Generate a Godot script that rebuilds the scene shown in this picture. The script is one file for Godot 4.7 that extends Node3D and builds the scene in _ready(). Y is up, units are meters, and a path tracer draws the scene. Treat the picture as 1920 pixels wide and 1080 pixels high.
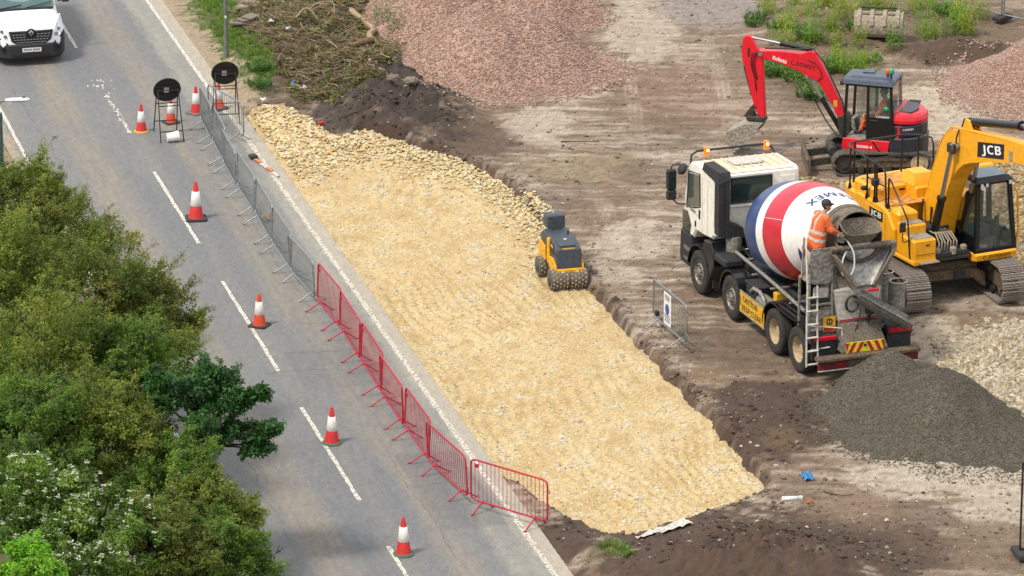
extends Node3D
# A roadworks site seen from the air. World: y up, metres; the road runs 14.3 degrees off the z axis.

var ST: SurfaceTool
var M := {}
var TX := {}
var rng := RandomNumberGenerator.new()
var used := {}
var nz_a := FastNoiseLite.new()
var nz_b := FastNoiseLite.new()
var nz_c := FastNoiseLite.new()
var nz_d := FastNoiseLite.new()
var nz_r := FastNoiseLite.new()
const RC := 0.96889
const RS := 0.24748
const ROAD_TURN := 0.25008

func _ready() -> void:
	rng.seed = 7
	camera_and_light()
	make_noises()
	make_materials()
	make_layout()
	build_ground()
	build_road()
	build_gravel_bed()
	build_heaps()
	build_barriers()
	build_cones_and_signs()
	build_posts_and_fences()
	build_van()
	build_roller()
	build_mixer_truck()
	build_red_excavator()
	build_yellow_excavator()
	build_people()
	build_vegetation()
	build_litter()

func camera_and_light() -> void:
	var cam := Camera3D.new()
	cam.name = "camera"
	cam.fov = 7.0237
	cam.near = 1.0
	cam.far = 1500.0
	cam.position = Vector3(0, 35.6, 106.7066)
	cam.rotation_degrees = Vector3(-18.45, 0, 0)
	add_child(cam)
	cam.current = true
	var env := Environment.new()
	env.background_mode = Environment.BG_SKY
	var sm := ProceduralSkyMaterial.new()
	sm.sky_top_color = Color(0.95, 0.955, 0.97)
	sm.sky_horizon_color = Color(0.82, 0.835, 0.855)
	sm.sky_curve = 0.25
	sm.ground_bottom_color = Color(0.40, 0.37, 0.33)
	sm.ground_horizon_color = Color(0.62, 0.62, 0.62)
	sm.sun_angle_max = 1.0
	var sky := Sky.new()
	sky.sky_material = sm
	env.sky = sky
	env.background_energy_multiplier = 1.0
	env.tonemap_mode = Environment.TONE_MAPPER_LINEAR
	env.tonemap_exposure = 1.42
	env.sdfgi_enabled = true
	env.ssao_enabled = true
	env.ssil_enabled = true
	var we := WorldEnvironment.new()
	we.name = "world_environment"
	we.environment = env
	add_child(we)
	var sun := DirectionalLight3D.new()
	sun.name = "sun"
	sun.light_energy = 0.85
	sun.light_angular_distance = 10.0
	sun.light_color = Color(1.0, 0.965, 0.91)
	sun.shadow_enabled = true
	add_child(sun)
	sun.rotation_degrees = Vector3(-55, -52, 0)

# ---------------------------------------------------------------- helpers
func make_noises() -> void:
	var fr := [0.22, 0.9, 3.2, 9.0, 2.4]
	var k := 0
	for n: FastNoiseLite in [nz_a, nz_b, nz_c, nz_d, nz_r]:
		n.seed = 11 + k * 7
		n.noise_type = FastNoiseLite.TYPE_SIMPLEX_SMOOTH
		n.frequency = fr[k]
		n.fractal_octaves = 3 if k < 3 else 2
		k += 1

func lin(r: float, g: float, b: float, k := 0.76) -> Color:
	# surface colour read off the photograph as sRGB 0-255, brought to a linear reflectance
	var c := Color(r / 255.0, g / 255.0, b / 255.0).srgb_to_linear()
	return Color(c.r * k, c.g * k, c.b * k)

func numbered(called: String) -> String:
	if not used.has(called):
		used[called] = 0
		return called
	used[called] += 1
	return "%s_%03d" % [called, used[called]]

func tag(o: Node, label: String, category: String, group := "", kind := "") -> void:
	if label != "": o.set_meta("label", label)
	if category != "": o.set_meta("category", category)
	if group != "": o.set_meta("group", group)
	if kind != "": o.set_meta("kind", kind)

func thing(called: String, label: String, category: String, at := Vector3.ZERO, turn := 0.0, group := "") -> Node3D:
	var o := Node3D.new()
	o.name = numbered(called)
	add_child(o)
	o.position = at
	o.rotation.y = turn
	tag(o, label, category, group)
	return o

func copy_of(o: Node3D, called: String, label: String, at: Vector3, turn: float) -> Node3D:
	var c := o.duplicate()
	c.name = numbered(called)
	add_child(c)
	c.position = at
	c.rotation = Vector3(0, turn, 0)
	c.set_meta("label", label)
	return c

func nb() -> void:
	ST = SurfaceTool.new()
	ST.begin(Mesh.PRIMITIVE_TRIANGLES)

func shape() -> ArrayMesh:
	ST.generate_normals()
	return ST.commit()

func put(parent: Node, called: String, mesh: Mesh, m: Material, X := Transform3D()) -> MeshInstance3D:
	var o := MeshInstance3D.new()
	o.mesh = mesh
	o.material_override = m
	o.name = called
	o.transform = X
	parent.add_child(o, true)
	return o

func done(parent: Node, called: String, m: Material, X := Transform3D()) -> MeshInstance3D:
	return put(parent, called, shape(), m, X)

func lone(called: String, m: Material, label: String, category: String, group := "", kind := "", X := Transform3D()) -> MeshInstance3D:
	var o := MeshInstance3D.new()
	o.mesh = shape()
	o.material_override = m
	o.name = numbered(called)
	add_child(o)
	o.transform = X
	tag(o, label, category, group, kind)
	return o

func tri(a: Vector3, b: Vector3, c: Vector3) -> void:
	ST.add_vertex(a); ST.add_vertex(b); ST.add_vertex(c)

func tri_out(a: Vector3, b: Vector3, c: Vector3, ctr: Vector3) -> void:
	if (a - c).cross(a - b).dot((a + b + c) / 3.0 - ctr) >= 0.0:
		tri(a, b, c)
	else:
		tri(a, c, b)

func quad_out(a: Vector3, b: Vector3, c: Vector3, d: Vector3, ctr: Vector3) -> void:
	tri_out(a, b, c, ctr)
	tri_out(a, c, d, ctr)

func hexa(p: Array) -> void:
	# eight corners: bottom ring 0-3, top ring 4-7
	ST.set_smooth_group(-1)
	var c := Vector3.ZERO
	for v: Vector3 in p: c += v
	c /= 8.0
	quad_out(p[0], p[1], p[2], p[3], c); quad_out(p[4], p[5], p[6], p[7], c)
	for k in 4:
		var j := (k + 1) % 4
		quad_out(p[k], p[j], p[4 + j], p[4 + k], c)

func bx(c: Vector3, s: Vector3, ch := 0.012, X := Transform3D()) -> void:
	ST.set_smooth_group(-1)
	var h := s * 0.5
	var e: float = min(ch, min(h.x, min(h.y, h.z)) * 0.45)
	var o: Vector3 = X * c
	var P := {}
	for i in 8:
		var sg := Vector3(-1 if i & 1 == 0 else 1, -1 if i & 2 == 0 else 1, -1 if i & 4 == 0 else 1)
		P[i] = [X * (c + sg * Vector3(h.x, h.y - e, h.z - e)), X * (c + sg * Vector3(h.x - e, h.y, h.z - e)), X * (c + sg * Vector3(h.x - e, h.y - e, h.z))]
	for ax in 3:
		var b1: int = [2, 4, 1][ax]
		var b2: int = [4, 1, 2][ax]
		var bb: int = [1, 2, 4][ax]
		for s2 in 2:
			var i0 := bb * s2
			quad_out(P[i0][ax], P[i0 | b1][ax], P[i0 | b1 | b2][ax], P[i0 | b2][ax], o)
		if e > 0.0005:
			var a1: int = [1, 2, 0][ax]
			var a2: int = [2, 0, 1][ax]
			for m1 in 2:
				for m2 in 2:
					var k := b1 * m1 | b2 * m2
					quad_out(P[k][a1], P[k][a2], P[k | bb][a2], P[k | bb][a1], o)
	if e > 0.0005:
		for i in 8:
			tri_out(P[i][0], P[i][1], P[i][2], o)

func cy(a: Vector3, b: Vector3, r1: float, r2 := -1.0, n := 14, caps := true) -> void:
	if r2 < 0.0: r2 = r1
	var d := (b - a).normalized()
	var u := d.cross(Vector3.UP if absf(d.y) < 0.9 else Vector3.RIGHT).normalized()
	var w := d.cross(u)
	for k in n:
		var t0 := TAU * k / n
		var t1 := TAU * (k + 1) / n
		var e0 := u * cos(t0) + w * sin(t0)
		var e1 := u * cos(t1) + w * sin(t1)
		ST.set_smooth_group(1)
		var m := (a + b) * 0.5
		quad_out(a + e0 * r1, a + e1 * r1, b + e1 * r2, b + e0 * r2, m)
		if caps:
			ST.set_smooth_group(-1)
			if r1 > 0.0: tri_out(a, a + e0 * r1, a + e1 * r1, m)
			if r2 > 0.0: tri_out(b, b + e0 * r2, b + e1 * r2, m)

func tb(pts: Array, r: float, n := 6, closed := false, r_end := -1.0) -> void:
	# a round bar swept along points
	var cnt := pts.size()
	var rings := []
	var up := Vector3.ZERO
	for i in cnt:
		var p: Vector3 = pts[i]
		var pn: Vector3 = pts[(i + 1) % cnt] if (closed or i < cnt - 1) else p
		var pp: Vector3 = pts[(i - 1 + cnt) % cnt] if (closed or i > 0) else p
		var d := (pn - pp).normalized()
		if up == Vector3.ZERO: up = Vector3.UP if absf(d.y) < 0.9 else Vector3.RIGHT
		var u := (up - d * up.dot(d)).normalized()
		if u.length() < 0.1: u = d.cross(Vector3.RIGHT).normalized()
		up = u
		var w := d.cross(u)
		var rr := r if r_end < 0.0 else lerpf(r, r_end, float(i) / (cnt - 1))
		var ring := []
		for k in n:
			var t := TAU * k / n
			ring.append(p + (u * cos(t) + w * sin(t)) * rr)
		rings.append(ring)
	ST.set_smooth_group(1)
	for i in (cnt if closed else cnt - 1):
		var A: Array = rings[i]
		var B: Array = rings[(i + 1) % cnt]
		var ctr: Vector3 = (pts[i] + pts[(i + 1) % cnt]) * 0.5
		for k in n:
			quad_out(A[k], A[(k + 1) % n], B[(k + 1) % n], B[k], ctr)
	if not closed:
		ST.set_smooth_group(-1)
		for k in n:
			tri_out(pts[0], rings[0][k], rings[0][(k + 1) % n], pts[1])
			tri_out(pts[cnt - 1], rings[cnt - 1][k], rings[cnt - 1][(k + 1) % n], pts[cnt - 2])

func lt(prof: Array, X := Transform3D(), n := 24, a0 := 0.0, a1 := TAU, smooth := true) -> void:
	# profile of (radius, height) turned round the y axis of X
	for k in n:
		var t0 := lerpf(a0, a1, float(k) / n)
		var t1 := lerpf(a0, a1, float(k + 1) / n)
		var c0 := Vector3(cos(t0), 0, sin(t0))
		var c1 := Vector3(cos(t1), 0, sin(t1))
		for i in prof.size() - 1:
			var p: Vector2 = prof[i]
			var q: Vector2 = prof[i + 1]
			ST.set_smooth_group(1 if smooth else i + 2)
			var a := X * (c0 * p.x + Vector3.UP * p.y)
			var b := X * (c1 * p.x + Vector3.UP * p.y)
			var c := X * (c1 * q.x + Vector3.UP * q.y)
			var d := X * (c0 * q.x + Vector3.UP * q.y)
			if p.x > 0.0001: tri(a, b, c)
			if q.x > 0.0001: tri(a, c, d)

func pm(poly: Array, d0: float, d1: float, X := Transform3D(), ch := 0.0) -> void:
	# polygon in xy pushed along z from d0 to d1, its rims chamfered by ch
	ST.set_smooth_group(-1)
	var P := PackedVector2Array(poly)
	if Geometry2D.is_polygon_clockwise(P): P.reverse()
	var inn := P
	if ch > 0.0:
		var off := Geometry2D.offset_polygon(P, -ch, Geometry2D.JOIN_MITER)
		if off.size() == 1 and off[0].size() == P.size():
			var best := 0
			var bd := 1e9
			for k in P.size():
				if off[0][k].distance_to(P[0]) < bd:
					bd = off[0][k].distance_to(P[0]); best = k
			inn = PackedVector2Array()
			for k in P.size(): inn.append(off[0][(best + k) % P.size()])
			if inn[1].distance_to(P[1]) > inn[P.size() - 1].distance_to(P[1]): inn = P
	var e := ch if inn != P else 0.0
	var idx := Geometry2D.triangulate_polygon(inn)
	for i in range(0, idx.size(), 3):
		var a := inn[idx[i]]
		var b := inn[idx[i + 1]]
		var c := inn[idx[i + 2]]
		if (b - a).cross(c - a) < 0.0:
			var t := b; b = c; c = t
		tri(X * Vector3(a.x, a.y, d1), X * Vector3(c.x, c.y, d1), X * Vector3(b.x, b.y, d1))
		tri(X * Vector3(a.x, a.y, d0), X * Vector3(b.x, b.y, d0), X * Vector3(c.x, c.y, d0))
	var n := P.size()
	for k in n:
		var j := (k + 1) % n
		var a := Vector3(P[k].x, P[k].y, d0 + e)
		var b := Vector3(P[j].x, P[j].y, d0 + e)
		var c := Vector3(P[j].x, P[j].y, d1 - e)
		var d := Vector3(P[k].x, P[k].y, d1 - e)
		tri(X * a, X * c, X * b); tri(X * a, X * d, X * c)
		if e > 0.0:
			var f := Vector3(inn[k].x, inn[k].y, d1)
			var g := Vector3(inn[j].x, inn[j].y, d1)
			tri(X * d, X * g, X * c); tri(X * d, X * f, X * g)
			f.z = d0; g.z = d0
			tri(X * a, X * b, X * g); tri(X * a, X * g, X * f)

func loft(rings: Array, close_ends := true, smooth := true) -> void:
	# rings of equally many points, joined in order
	var n: int = rings[0].size()
	for i in rings.size() - 1:
		var A: Array = rings[i]
		var B: Array = rings[i + 1]
		var ctr := Vector3.ZERO
		for k in n: ctr += A[k] + B[k]
		ctr /= 2.0 * n
		for k in n:
			ST.set_smooth_group(1 if smooth else -1)
			quad_out(A[k], A[(k + 1) % n], B[(k + 1) % n], B[k], ctr)
	if close_ends:
		ST.set_smooth_group(-1)
		for e in 2:
			var R: Array = rings[0] if e == 0 else rings[rings.size() - 1]
			var O: Array = rings[1] if e == 0 else rings[rings.size() - 2]
			var c := Vector3.ZERO
			var oc := Vector3.ZERO
			for k in n:
				c += R[k]; oc += O[k]
			c /= n; oc /= n
			for k in n: tri_out(c, R[k], R[(k + 1) % n], oc)

func text(parent: Node, called: String, words: String, high: float, m: Material, X: Transform3D, wide := 0.0, serif := false) -> MeshInstance3D:
	# flat lettering facing +z of X, centred; high is the height of a capital
	var mesh := text_mesh(words, high, wide, serif)
	return put(parent, called, mesh, m, X)

func text_mesh(words: String, high: float, wide := 0.0, serif := false) -> ArrayMesh:
	var t := TextMesh.new()
	var f := SystemFont.new()
	f.font_names = PackedStringArray(["Droid Serif" if serif else "Droid Sans"])
	f.font_weight = 700
	t.font = f
	t.text = words
	t.font_size = 64
	t.pixel_size = 0.01
	t.depth = 0.0
	t.curve_step = 2.0
	var a := t.get_mesh_arrays()
	var v: PackedVector3Array = a[Mesh.ARRAY_VERTEX]
	var lo := Vector3(1e9, 1e9, 0)
	var hi := -lo
	for p in v:
		lo = Vector3(minf(lo.x, p.x), minf(lo.y, p.y), 0)
		hi = Vector3(maxf(hi.x, p.x), maxf(hi.y, p.y), 0)
	var sy := high / (hi.y - lo.y)
	var sx := sy if wide <= 0.0 else wide / (hi.x - lo.x)
	var mid := (lo + hi) * 0.5
	for i in v.size():
		v[i] = Vector3((v[i].x - mid.x) * sx, (v[i].y - mid.y) * sy, 0)
	a[Mesh.ARRAY_VERTEX] = v
	var am := ArrayMesh.new()
	am.add_surface_from_arrays(Mesh.PRIMITIVE_TRIANGLES, a)
	return am

func T(x: float, y: float, z: float, ry := 0.0, rx := 0.0, rz := 0.0) -> Transform3D:
	return Transform3D(Basis.from_euler(Vector3(deg_to_rad(rx), deg_to_rad(ry), deg_to_rad(rz))), Vector3(x, y, z))

# ---------------------------------------------------------------- materials
func noise_tex(called: String, freq: float, lo: Color, hi: Color, oct := 4, size := 512, kind := FastNoiseLite.TYPE_SIMPLEX_SMOOTH, mid := 0.5, sharp := 1.0) -> ImageTexture:
	var n := FastNoiseLite.new()
	n.seed = called.hash() % 1000
	n.noise_type = kind
	n.frequency = freq
	n.fractal_octaves = oct
	var im := n.get_seamless_image(size, size)
	im.convert(Image.FORMAT_L8)
	var src := im.get_data()
	var lut := []
	for i in 256:
		var t := clampf((i / 255.0 - mid) * sharp + 0.5, 0.0, 1.0)
		lut.append(lo.lerp(hi, t))
	var out := PackedByteArray()
	out.resize(size * size * 3)
	var lr := PackedByteArray(); var lg := PackedByteArray(); var lb := PackedByteArray()
	for i in 256:
		lr.append(int(lut[i].r * 255)); lg.append(int(lut[i].g * 255)); lb.append(int(lut[i].b * 255))
	for i in size * size:
		var v := src[i]
		out[i * 3] = lr[v]; out[i * 3 + 1] = lg[v]; out[i * 3 + 2] = lb[v]
	var res := Image.create_from_data(size, size, false, Image.FORMAT_RGB8, out)
	res.generate_mipmaps()
	TX[called] = ImageTexture.create_from_image(res)
	return TX[called]

func normal_tex(called: String, freq: float, bump: float, oct := 4, size := 512) -> ImageTexture:
	var n := FastNoiseLite.new()
	n.seed = called.hash() % 1000
	n.frequency = freq
	n.fractal_octaves = oct
	var im := n.get_seamless_image(size, size)
	im.convert(Image.FORMAT_RGBA8)
	im.bump_map_to_normal_map(bump)
	TX[called] = ImageTexture.create_from_image(im)
	return TX[called]

func mat(called: String, col: Color, rough := 0.6, metal := 0.0, grime := "", gscale := 0.8) -> StandardMaterial3D:
	var m := StandardMaterial3D.new()
	var l := col.srgb_to_linear()
	m.albedo_color = Color(l.r * 0.88, l.g * 0.88, l.b * 0.88).linear_to_srgb()
	m.roughness = rough
	m.metallic = metal
	if grime != "":
		m.albedo_texture = TX[grime]
		m.uv1_triplanar = true
		m.uv1_scale = Vector3.ONE * gscale
	M[called] = m
	return m

func vmat(called: String, tex: String, scale: float, nrm := "", ns := 1.0, rough := 0.95) -> StandardMaterial3D:
	var m := StandardMaterial3D.new()
	m.vertex_color_use_as_albedo = true
	m.roughness = rough
	m.albedo_texture = TX[tex]
	m.uv1_triplanar = true
	m.uv1_world_triplanar = true
	m.uv1_scale = Vector3.ONE * scale
	if nrm != "":
		m.normal_enabled = true
		m.normal_texture = TX[nrm]
		m.normal_scale = ns
	M[called] = m
	return m

func C8(r: int, g: int, b: int) -> Color:
	return Color(r / 255.0, g / 255.0, b / 255.0)

func glass(called: String, col: Color, alpha: float) -> void:
	var m := StandardMaterial3D.new()
	m.albedo_color = Color(col.r, col.g, col.b, alpha)
	m.transparency = BaseMaterial3D.TRANSPARENCY_ALPHA
	m.roughness = 0.05
	M[called] = m

func make_materials() -> void:
	noise_tex("grain", 0.08, Color(0.70, 0.69, 0.68), Color(1, 1, 1), 4)
	noise_tex("soil_grain", 0.085, Color(0.72, 0.69, 0.66), Color(1, 1, 1), 4, 512, FastNoiseLite.TYPE_SIMPLEX_SMOOTH, 0.45, 1.3)
	noise_tex("asphalt_grain", 0.16, Color(0.74, 0.74, 0.74), Color(1, 1, 1), 3, 512, FastNoiseLite.TYPE_VALUE, 0.5, 1.4)
	noise_tex("stone_grain", 0.03, Color(0.74, 0.70, 0.64), Color(1, 1, 1), 4)
	noise_tex("dust", 0.014, Color(0.84, 0.82, 0.79), Color(1, 1, 1), 5, 512, FastNoiseLite.TYPE_SIMPLEX_SMOOTH, 0.42, 2.0)
	noise_tex("light_dust", 0.014, Color(0.93, 0.92, 0.90), Color(1, 1, 1), 5, 512, FastNoiseLite.TYPE_SIMPLEX_SMOOTH, 0.42, 1.8)
	noise_tex("mud", 0.012, Color(0.70, 0.66, 0.61), Color(1, 1, 1), 5, 512, FastNoiseLite.TYPE_SIMPLEX_SMOOTH, 0.5, 1.8)
	noise_tex("bark", 0.02, Color(0.55, 0.50, 0.44), Color(1, 1, 1), 5)
	noise_tex("worn", 0.03, Color(0.62, 0.61, 0.59), Color(1, 1, 1), 5, 512, FastNoiseLite.TYPE_SIMPLEX_SMOOTH, 0.36, 3.0)
	noise_tex("leaf_grain", 0.1, Color(0.88, 0.88, 0.86), Color(1, 1, 1), 3)
	normal_tex("soil_bump", 0.05, 5.0, 5)
	normal_tex("fine_bump", 0.08, 4.0, 4)
	vmat("soil", "soil_grain", 0.5, "soil_bump", 0.7)
	vmat("asphalt", "asphalt_grain", 0.9, "fine_bump", 0.25, 0.9)
	vmat("gravel", "soil_grain", 1.1, "fine_bump", 1.0)
	vmat("pebble", "grain", 1.7)
	vmat("leaf", "leaf_grain", 3.0, "", 1.0, 0.55)
	M.leaf.backlight_enabled = true
	M.leaf.backlight = Color(0.8, 0.95, 0.3)
	var sk := vmat("skin_and_cloth", "grain", 3.0, "", 1.0, 0.8)
	sk.uv1_world_triplanar = false
	mat("white_line", C8(206, 202, 192), 0.8, 0.0, "worn", 0.6)
	M.white_line.uv1_world_triplanar = true
	mat("edge_paint", C8(196, 190, 178), 0.85, 0.0, "worn", 0.6)
	M.edge_paint.uv1_world_triplanar = true
	mat("crack", C8(92, 90, 88), 0.95)
	mat("galvanised", C8(150, 158, 163), 0.42, 0.55, "dust", 1.2)
	mat("red_barrier", C8(186, 30, 60), 0.45, 0.0, "dust", 1.3)
	mat("cone_red", C8(206, 44, 42), 0.55, 0.0, "dust", 2.0)
	mat("cone_orange", C8(214, 72, 38), 0.55, 0.0, "dust", 2.0)
	mat("cone_white", C8(232, 232, 230), 0.5, 0.0, "dust", 2.5)
	mat("rubber", C8(52, 52, 53), 0.85, 0.0, "dust", 2.0)
	mat("faded_orange", C8(206, 122, 92), 0.8, 0.0, "dust", 2.0)
	mat("base_yellow", C8(205, 165, 70), 0.8, 0.0, "dust", 2.0)
	mat("base_green", C8(74, 104, 84), 0.8, 0.0, "dust", 2.0)
	mat("base_grey", C8(100, 112, 106), 0.8, 0.0, "dust", 2.0)
	mat("black_paint", C8(28, 28, 31), 0.55, 0.0, "dust", 1.5)
	mat("black_gloss", C8(22, 24, 29), 0.25, 0.0, "dust", 1.0)
	mat("black_plastic", C8(40, 42, 46), 0.7, 0.0, "dust", 1.0)
	mat("tyre", C8(58, 56, 55), 0.9, 0.0, "mud", 1.6)
	mat("rim_silver", C8(160, 158, 154), 0.5, 0.4, "mud", 2.0)
	mat("rim_tan", C8(190, 170, 138), 0.7, 0.0, "dust", 1.5)
	mat("white_paint", C8(238, 238, 236), 0.3, 0.0, "light_dust", 0.7)
	mat("van_white", C8(244, 245, 247), 0.22)
	mat("cab_white", C8(236, 233, 226), 0.4, 0.0, "light_dust", 0.6)
	mat("roof_dust", C8(226, 210, 186), 0.8, 0.0, "dust", 0.8)
	mat("panel_grey", C8(150, 149, 144), 0.7, 0.0, "mud", 1.1)
	mat("pale_grey", C8(200, 196, 188), 0.6, 0.0, "dust", 1.0)
	mat("concrete_crust", C8(128, 121, 110), 0.95, 0.0, "mud", 1.8)
	mat("chute_steel", C8(150, 152, 152), 0.4, 0.5, "mud", 1.4)
	mat("steel", C8(178, 180, 182), 0.28, 0.85)
	mat("steel_pipe", C8(165, 168, 168), 0.5, 0.3, "mud", 1.5)
	mat("chassis", C8(54, 55, 58), 0.8, 0.0, "mud", 1.2)
	mat("drum_blue", C8(34, 66, 118), 0.3, 0.0, "light_dust", 0.6)
	mat("drum_red", C8(196, 32, 54), 0.3, 0.0, "light_dust", 0.6)
	mat("drum_white", C8(240, 240, 240), 0.3, 0.0, "light_dust", 0.6)
	mat("text_navy", C8(36, 56, 110), 0.5)
	mat("text_red", C8(190, 34, 50), 0.5)
	mat("text_black", C8(24, 24, 26), 0.6)
	mat("text_white", C8(236, 236, 236), 0.6)
	mat("text_dark_orange", C8(120, 74, 20), 0.6)
	mat("sign_yellow", C8(228, 176, 40), 0.6, 0.0, "dust", 1.2)
	mat("sign_white", C8(235, 236, 238), 0.6, 0.0, "dust", 2.0)
	mat("sign_blue", C8(40, 76, 150), 0.6)
	mat("hi_yellow", C8(238, 226, 50), 0.5, 0.0, "dust", 1.5)
	mat("hi_red", C8(190, 30, 44), 0.5, 0.0, "dust", 1.5)
	mat("bar_red", C8(120, 36, 40), 0.7, 0.0, "mud", 1.5)
	mat("lens_red", C8(190, 18, 40), 0.2)
	mat("lens_clear", C8(222, 226, 230), 0.12)
	mat("jcb_yellow", C8(243, 172, 30), 0.36, 0.0, "light_dust", 0.7)
	mat("jcb_worn", C8(225, 158, 70), 0.7, 0.0, "mud", 0.9)
	mat("grip_plate", C8(170, 164, 150), 0.85, 0.0, "mud", 3.0)
	mat("dark_steel", C8(70, 66, 62), 0.7, 0.2, "mud", 1.5)
	mat("track_shoe", C8(172, 164, 158), 0.55, 0.2, "mud", 2.0)
	mat("muddy_frame", C8(112, 98, 82), 0.95, 0.0, "mud", 1.3)
	mat("rubber_track", C8(96, 93, 88), 0.9, 0.0, "mud", 1.8)
	mat("kubota_red", C8(222, 26, 46), 0.3, 0.0, "light_dust", 0.8)
	mat("kubota_black", C8(44, 48, 60), 0.35, 0.0, "dust", 0.9)
	mat("cab_roof", C8(70, 80, 98), 0.35, 0.0, "dust", 0.8)
	mat("bucket_steel", C8(172, 168, 158), 0.6, 0.1, "mud", 1.4)
	mat("bucket_pale", C8(176, 166, 150), 0.8, 0.1, "mud", 1.4)
	mat("roller_yellow", C8(236, 176, 34), 0.45, 0.0, "dust", 1.0)
	mat("roller_grey", C8(66, 74, 84), 0.5, 0.0, "dust", 1.0)
	mat("roller_drum", C8(128, 121, 110), 0.85, 0.0, "mud", 2.0)
	mat("roller_stud", C8(196, 188, 170), 0.8, 0.0, "mud", 2.0)
	mat("seat_cloth", C8(60, 60, 62), 0.9)
	mat("orange_cloth", C8(235, 96, 48), 0.85)
	mat("hose_black", C8(30, 30, 32), 0.6)
	mat("hose_white", C8(214, 216, 214), 0.5)
	mat("lamp_grey", C8(216, 222, 226), 0.4, 0.0, "dust", 2.0)
	mat("pole_green", C8(84, 112, 114), 0.5, 0.3, "dust", 1.0)
	mat("pole_grey", C8(128, 132, 132), 0.5, 0.4, "dust", 1.0)
	mat("pale_wood", C8(196, 176, 150), 0.85, 0.0, "bark", 1.2)
	mat("brown_wood", C8(138, 112, 84), 0.9, 0.0, "bark", 1.2)
	mat("orange_wood", C8(190, 112, 58), 0.9, 0.0, "bark", 2.0)
	mat("bark_brown", C8(92, 78, 62), 0.95, 0.0, "bark", 1.6)
	mat("rock_grey", C8(134, 128, 120), 0.95, 0.0, "stone_grain", 2.0)
	mat("rock_tan", C8(176, 156, 122), 0.95, 0.0, "stone_grain", 2.0)
	mat("plastic_sheet", C8(224, 226, 228), 0.4, 0.0, "dust", 2.0)
	mat("blue_cloth", C8(60, 134, 196), 0.7, 0.0, "dust", 3.0)
	mat("brick_red", C8(186, 98, 74), 0.9, 0.0, "stone_grain", 3.0)
	for k in 4:
		var y := mat("stone_yellow_%d" % k, [C8(228, 202, 148), C8(240, 222, 180), C8(218, 188, 128), C8(244, 232, 202)][k], 0.95, 0.0, "stone_grain", 3.0)
		y.uv1_world_triplanar = true
		var p := mat("stone_pale_%d" % k, [C8(206, 196, 176), C8(222, 214, 198), C8(190, 178, 154), C8(212, 202, 180)][k], 0.95, 0.0, "stone_grain", 3.0)
		p.uv1_world_triplanar = true
	glass("glass_dark", C8(34, 52, 50), 0.72)
	glass("glass_tint", C8(60, 92, 84), 0.24)
	glass("glass_clear", C8(70, 100, 94), 0.13)
	glass("glass_screen", C8(70, 104, 106), 0.6)
	glass("glass_roof", C8(58, 92, 108), 0.62)
	for c in [["beacon_orange", C8(240, 110, 30), Color(1.0, 0.36, 0.05), 0.7], ["beacon_core", C8(255, 230, 180), Color(1.0, 0.8, 0.5), 2.2]]:
		var m := mat(c[0], c[1], 0.3)
		m.emission_enabled = true
		m.emission = c[2]
		m.emission_energy_multiplier = c[3]
	mat("beacon_red_off", C8(226, 88, 50), 0.25)
	mat("beacon_green_off", C8(30, 150, 110), 0.25)
# ---------------------------------------------------------------- layout
var BED := PackedVector2Array([Vector2(-7.12, -14.76), Vector2(-6.13, -10.57), Vector2(-5.45, -7.77), Vector2(-4.81, -5.3), Vector2(-4.05, -2.51), Vector2(-3.4, 0.36), Vector2(-2.7, 3.47), Vector2(-2.02, 6.07), Vector2(-1.4, 8.38), Vector2(-0.85, 10.59), Vector2(-0.45, 11.9), Vector2(0.45, 13.61), Vector2(1.34, 15.22), Vector2(1.88, 15.98), Vector2(2.43, 16.13), Vector2(3.45, 15.38), Vector2(4.14, 14.76), Vector2(5.5, 13.51), Vector2(5.08, 11.58), Vector2(4.38, 8.89), Vector2(3.52, 5.89), Vector2(2.74, 3.09), Vector2(1.92, -0.25), Vector2(1.05, -3.36), Vector2(0.67, -5.97), Vector2(0.0, -8.23), Vector2(-0.69, -9.86), Vector2(-1.53, -10.81), Vector2(-2.52, -11.29), Vector2(-3.39, -12.26), Vector2(-3.96, -12.61), Vector2(-4.5, -11.78), Vector2(-5.09, -12.51), Vector2(-5.57, -13.75), Vector2(-6.18, -14.76), Vector2(-6.78, -15.12)])
const SX0 := -9.0
const SZ0 := -17.0
const SD := 0.25
const SNX := 64
const SNZ := 144
var sdg := PackedFloat32Array()
var DIRT := {}
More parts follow.
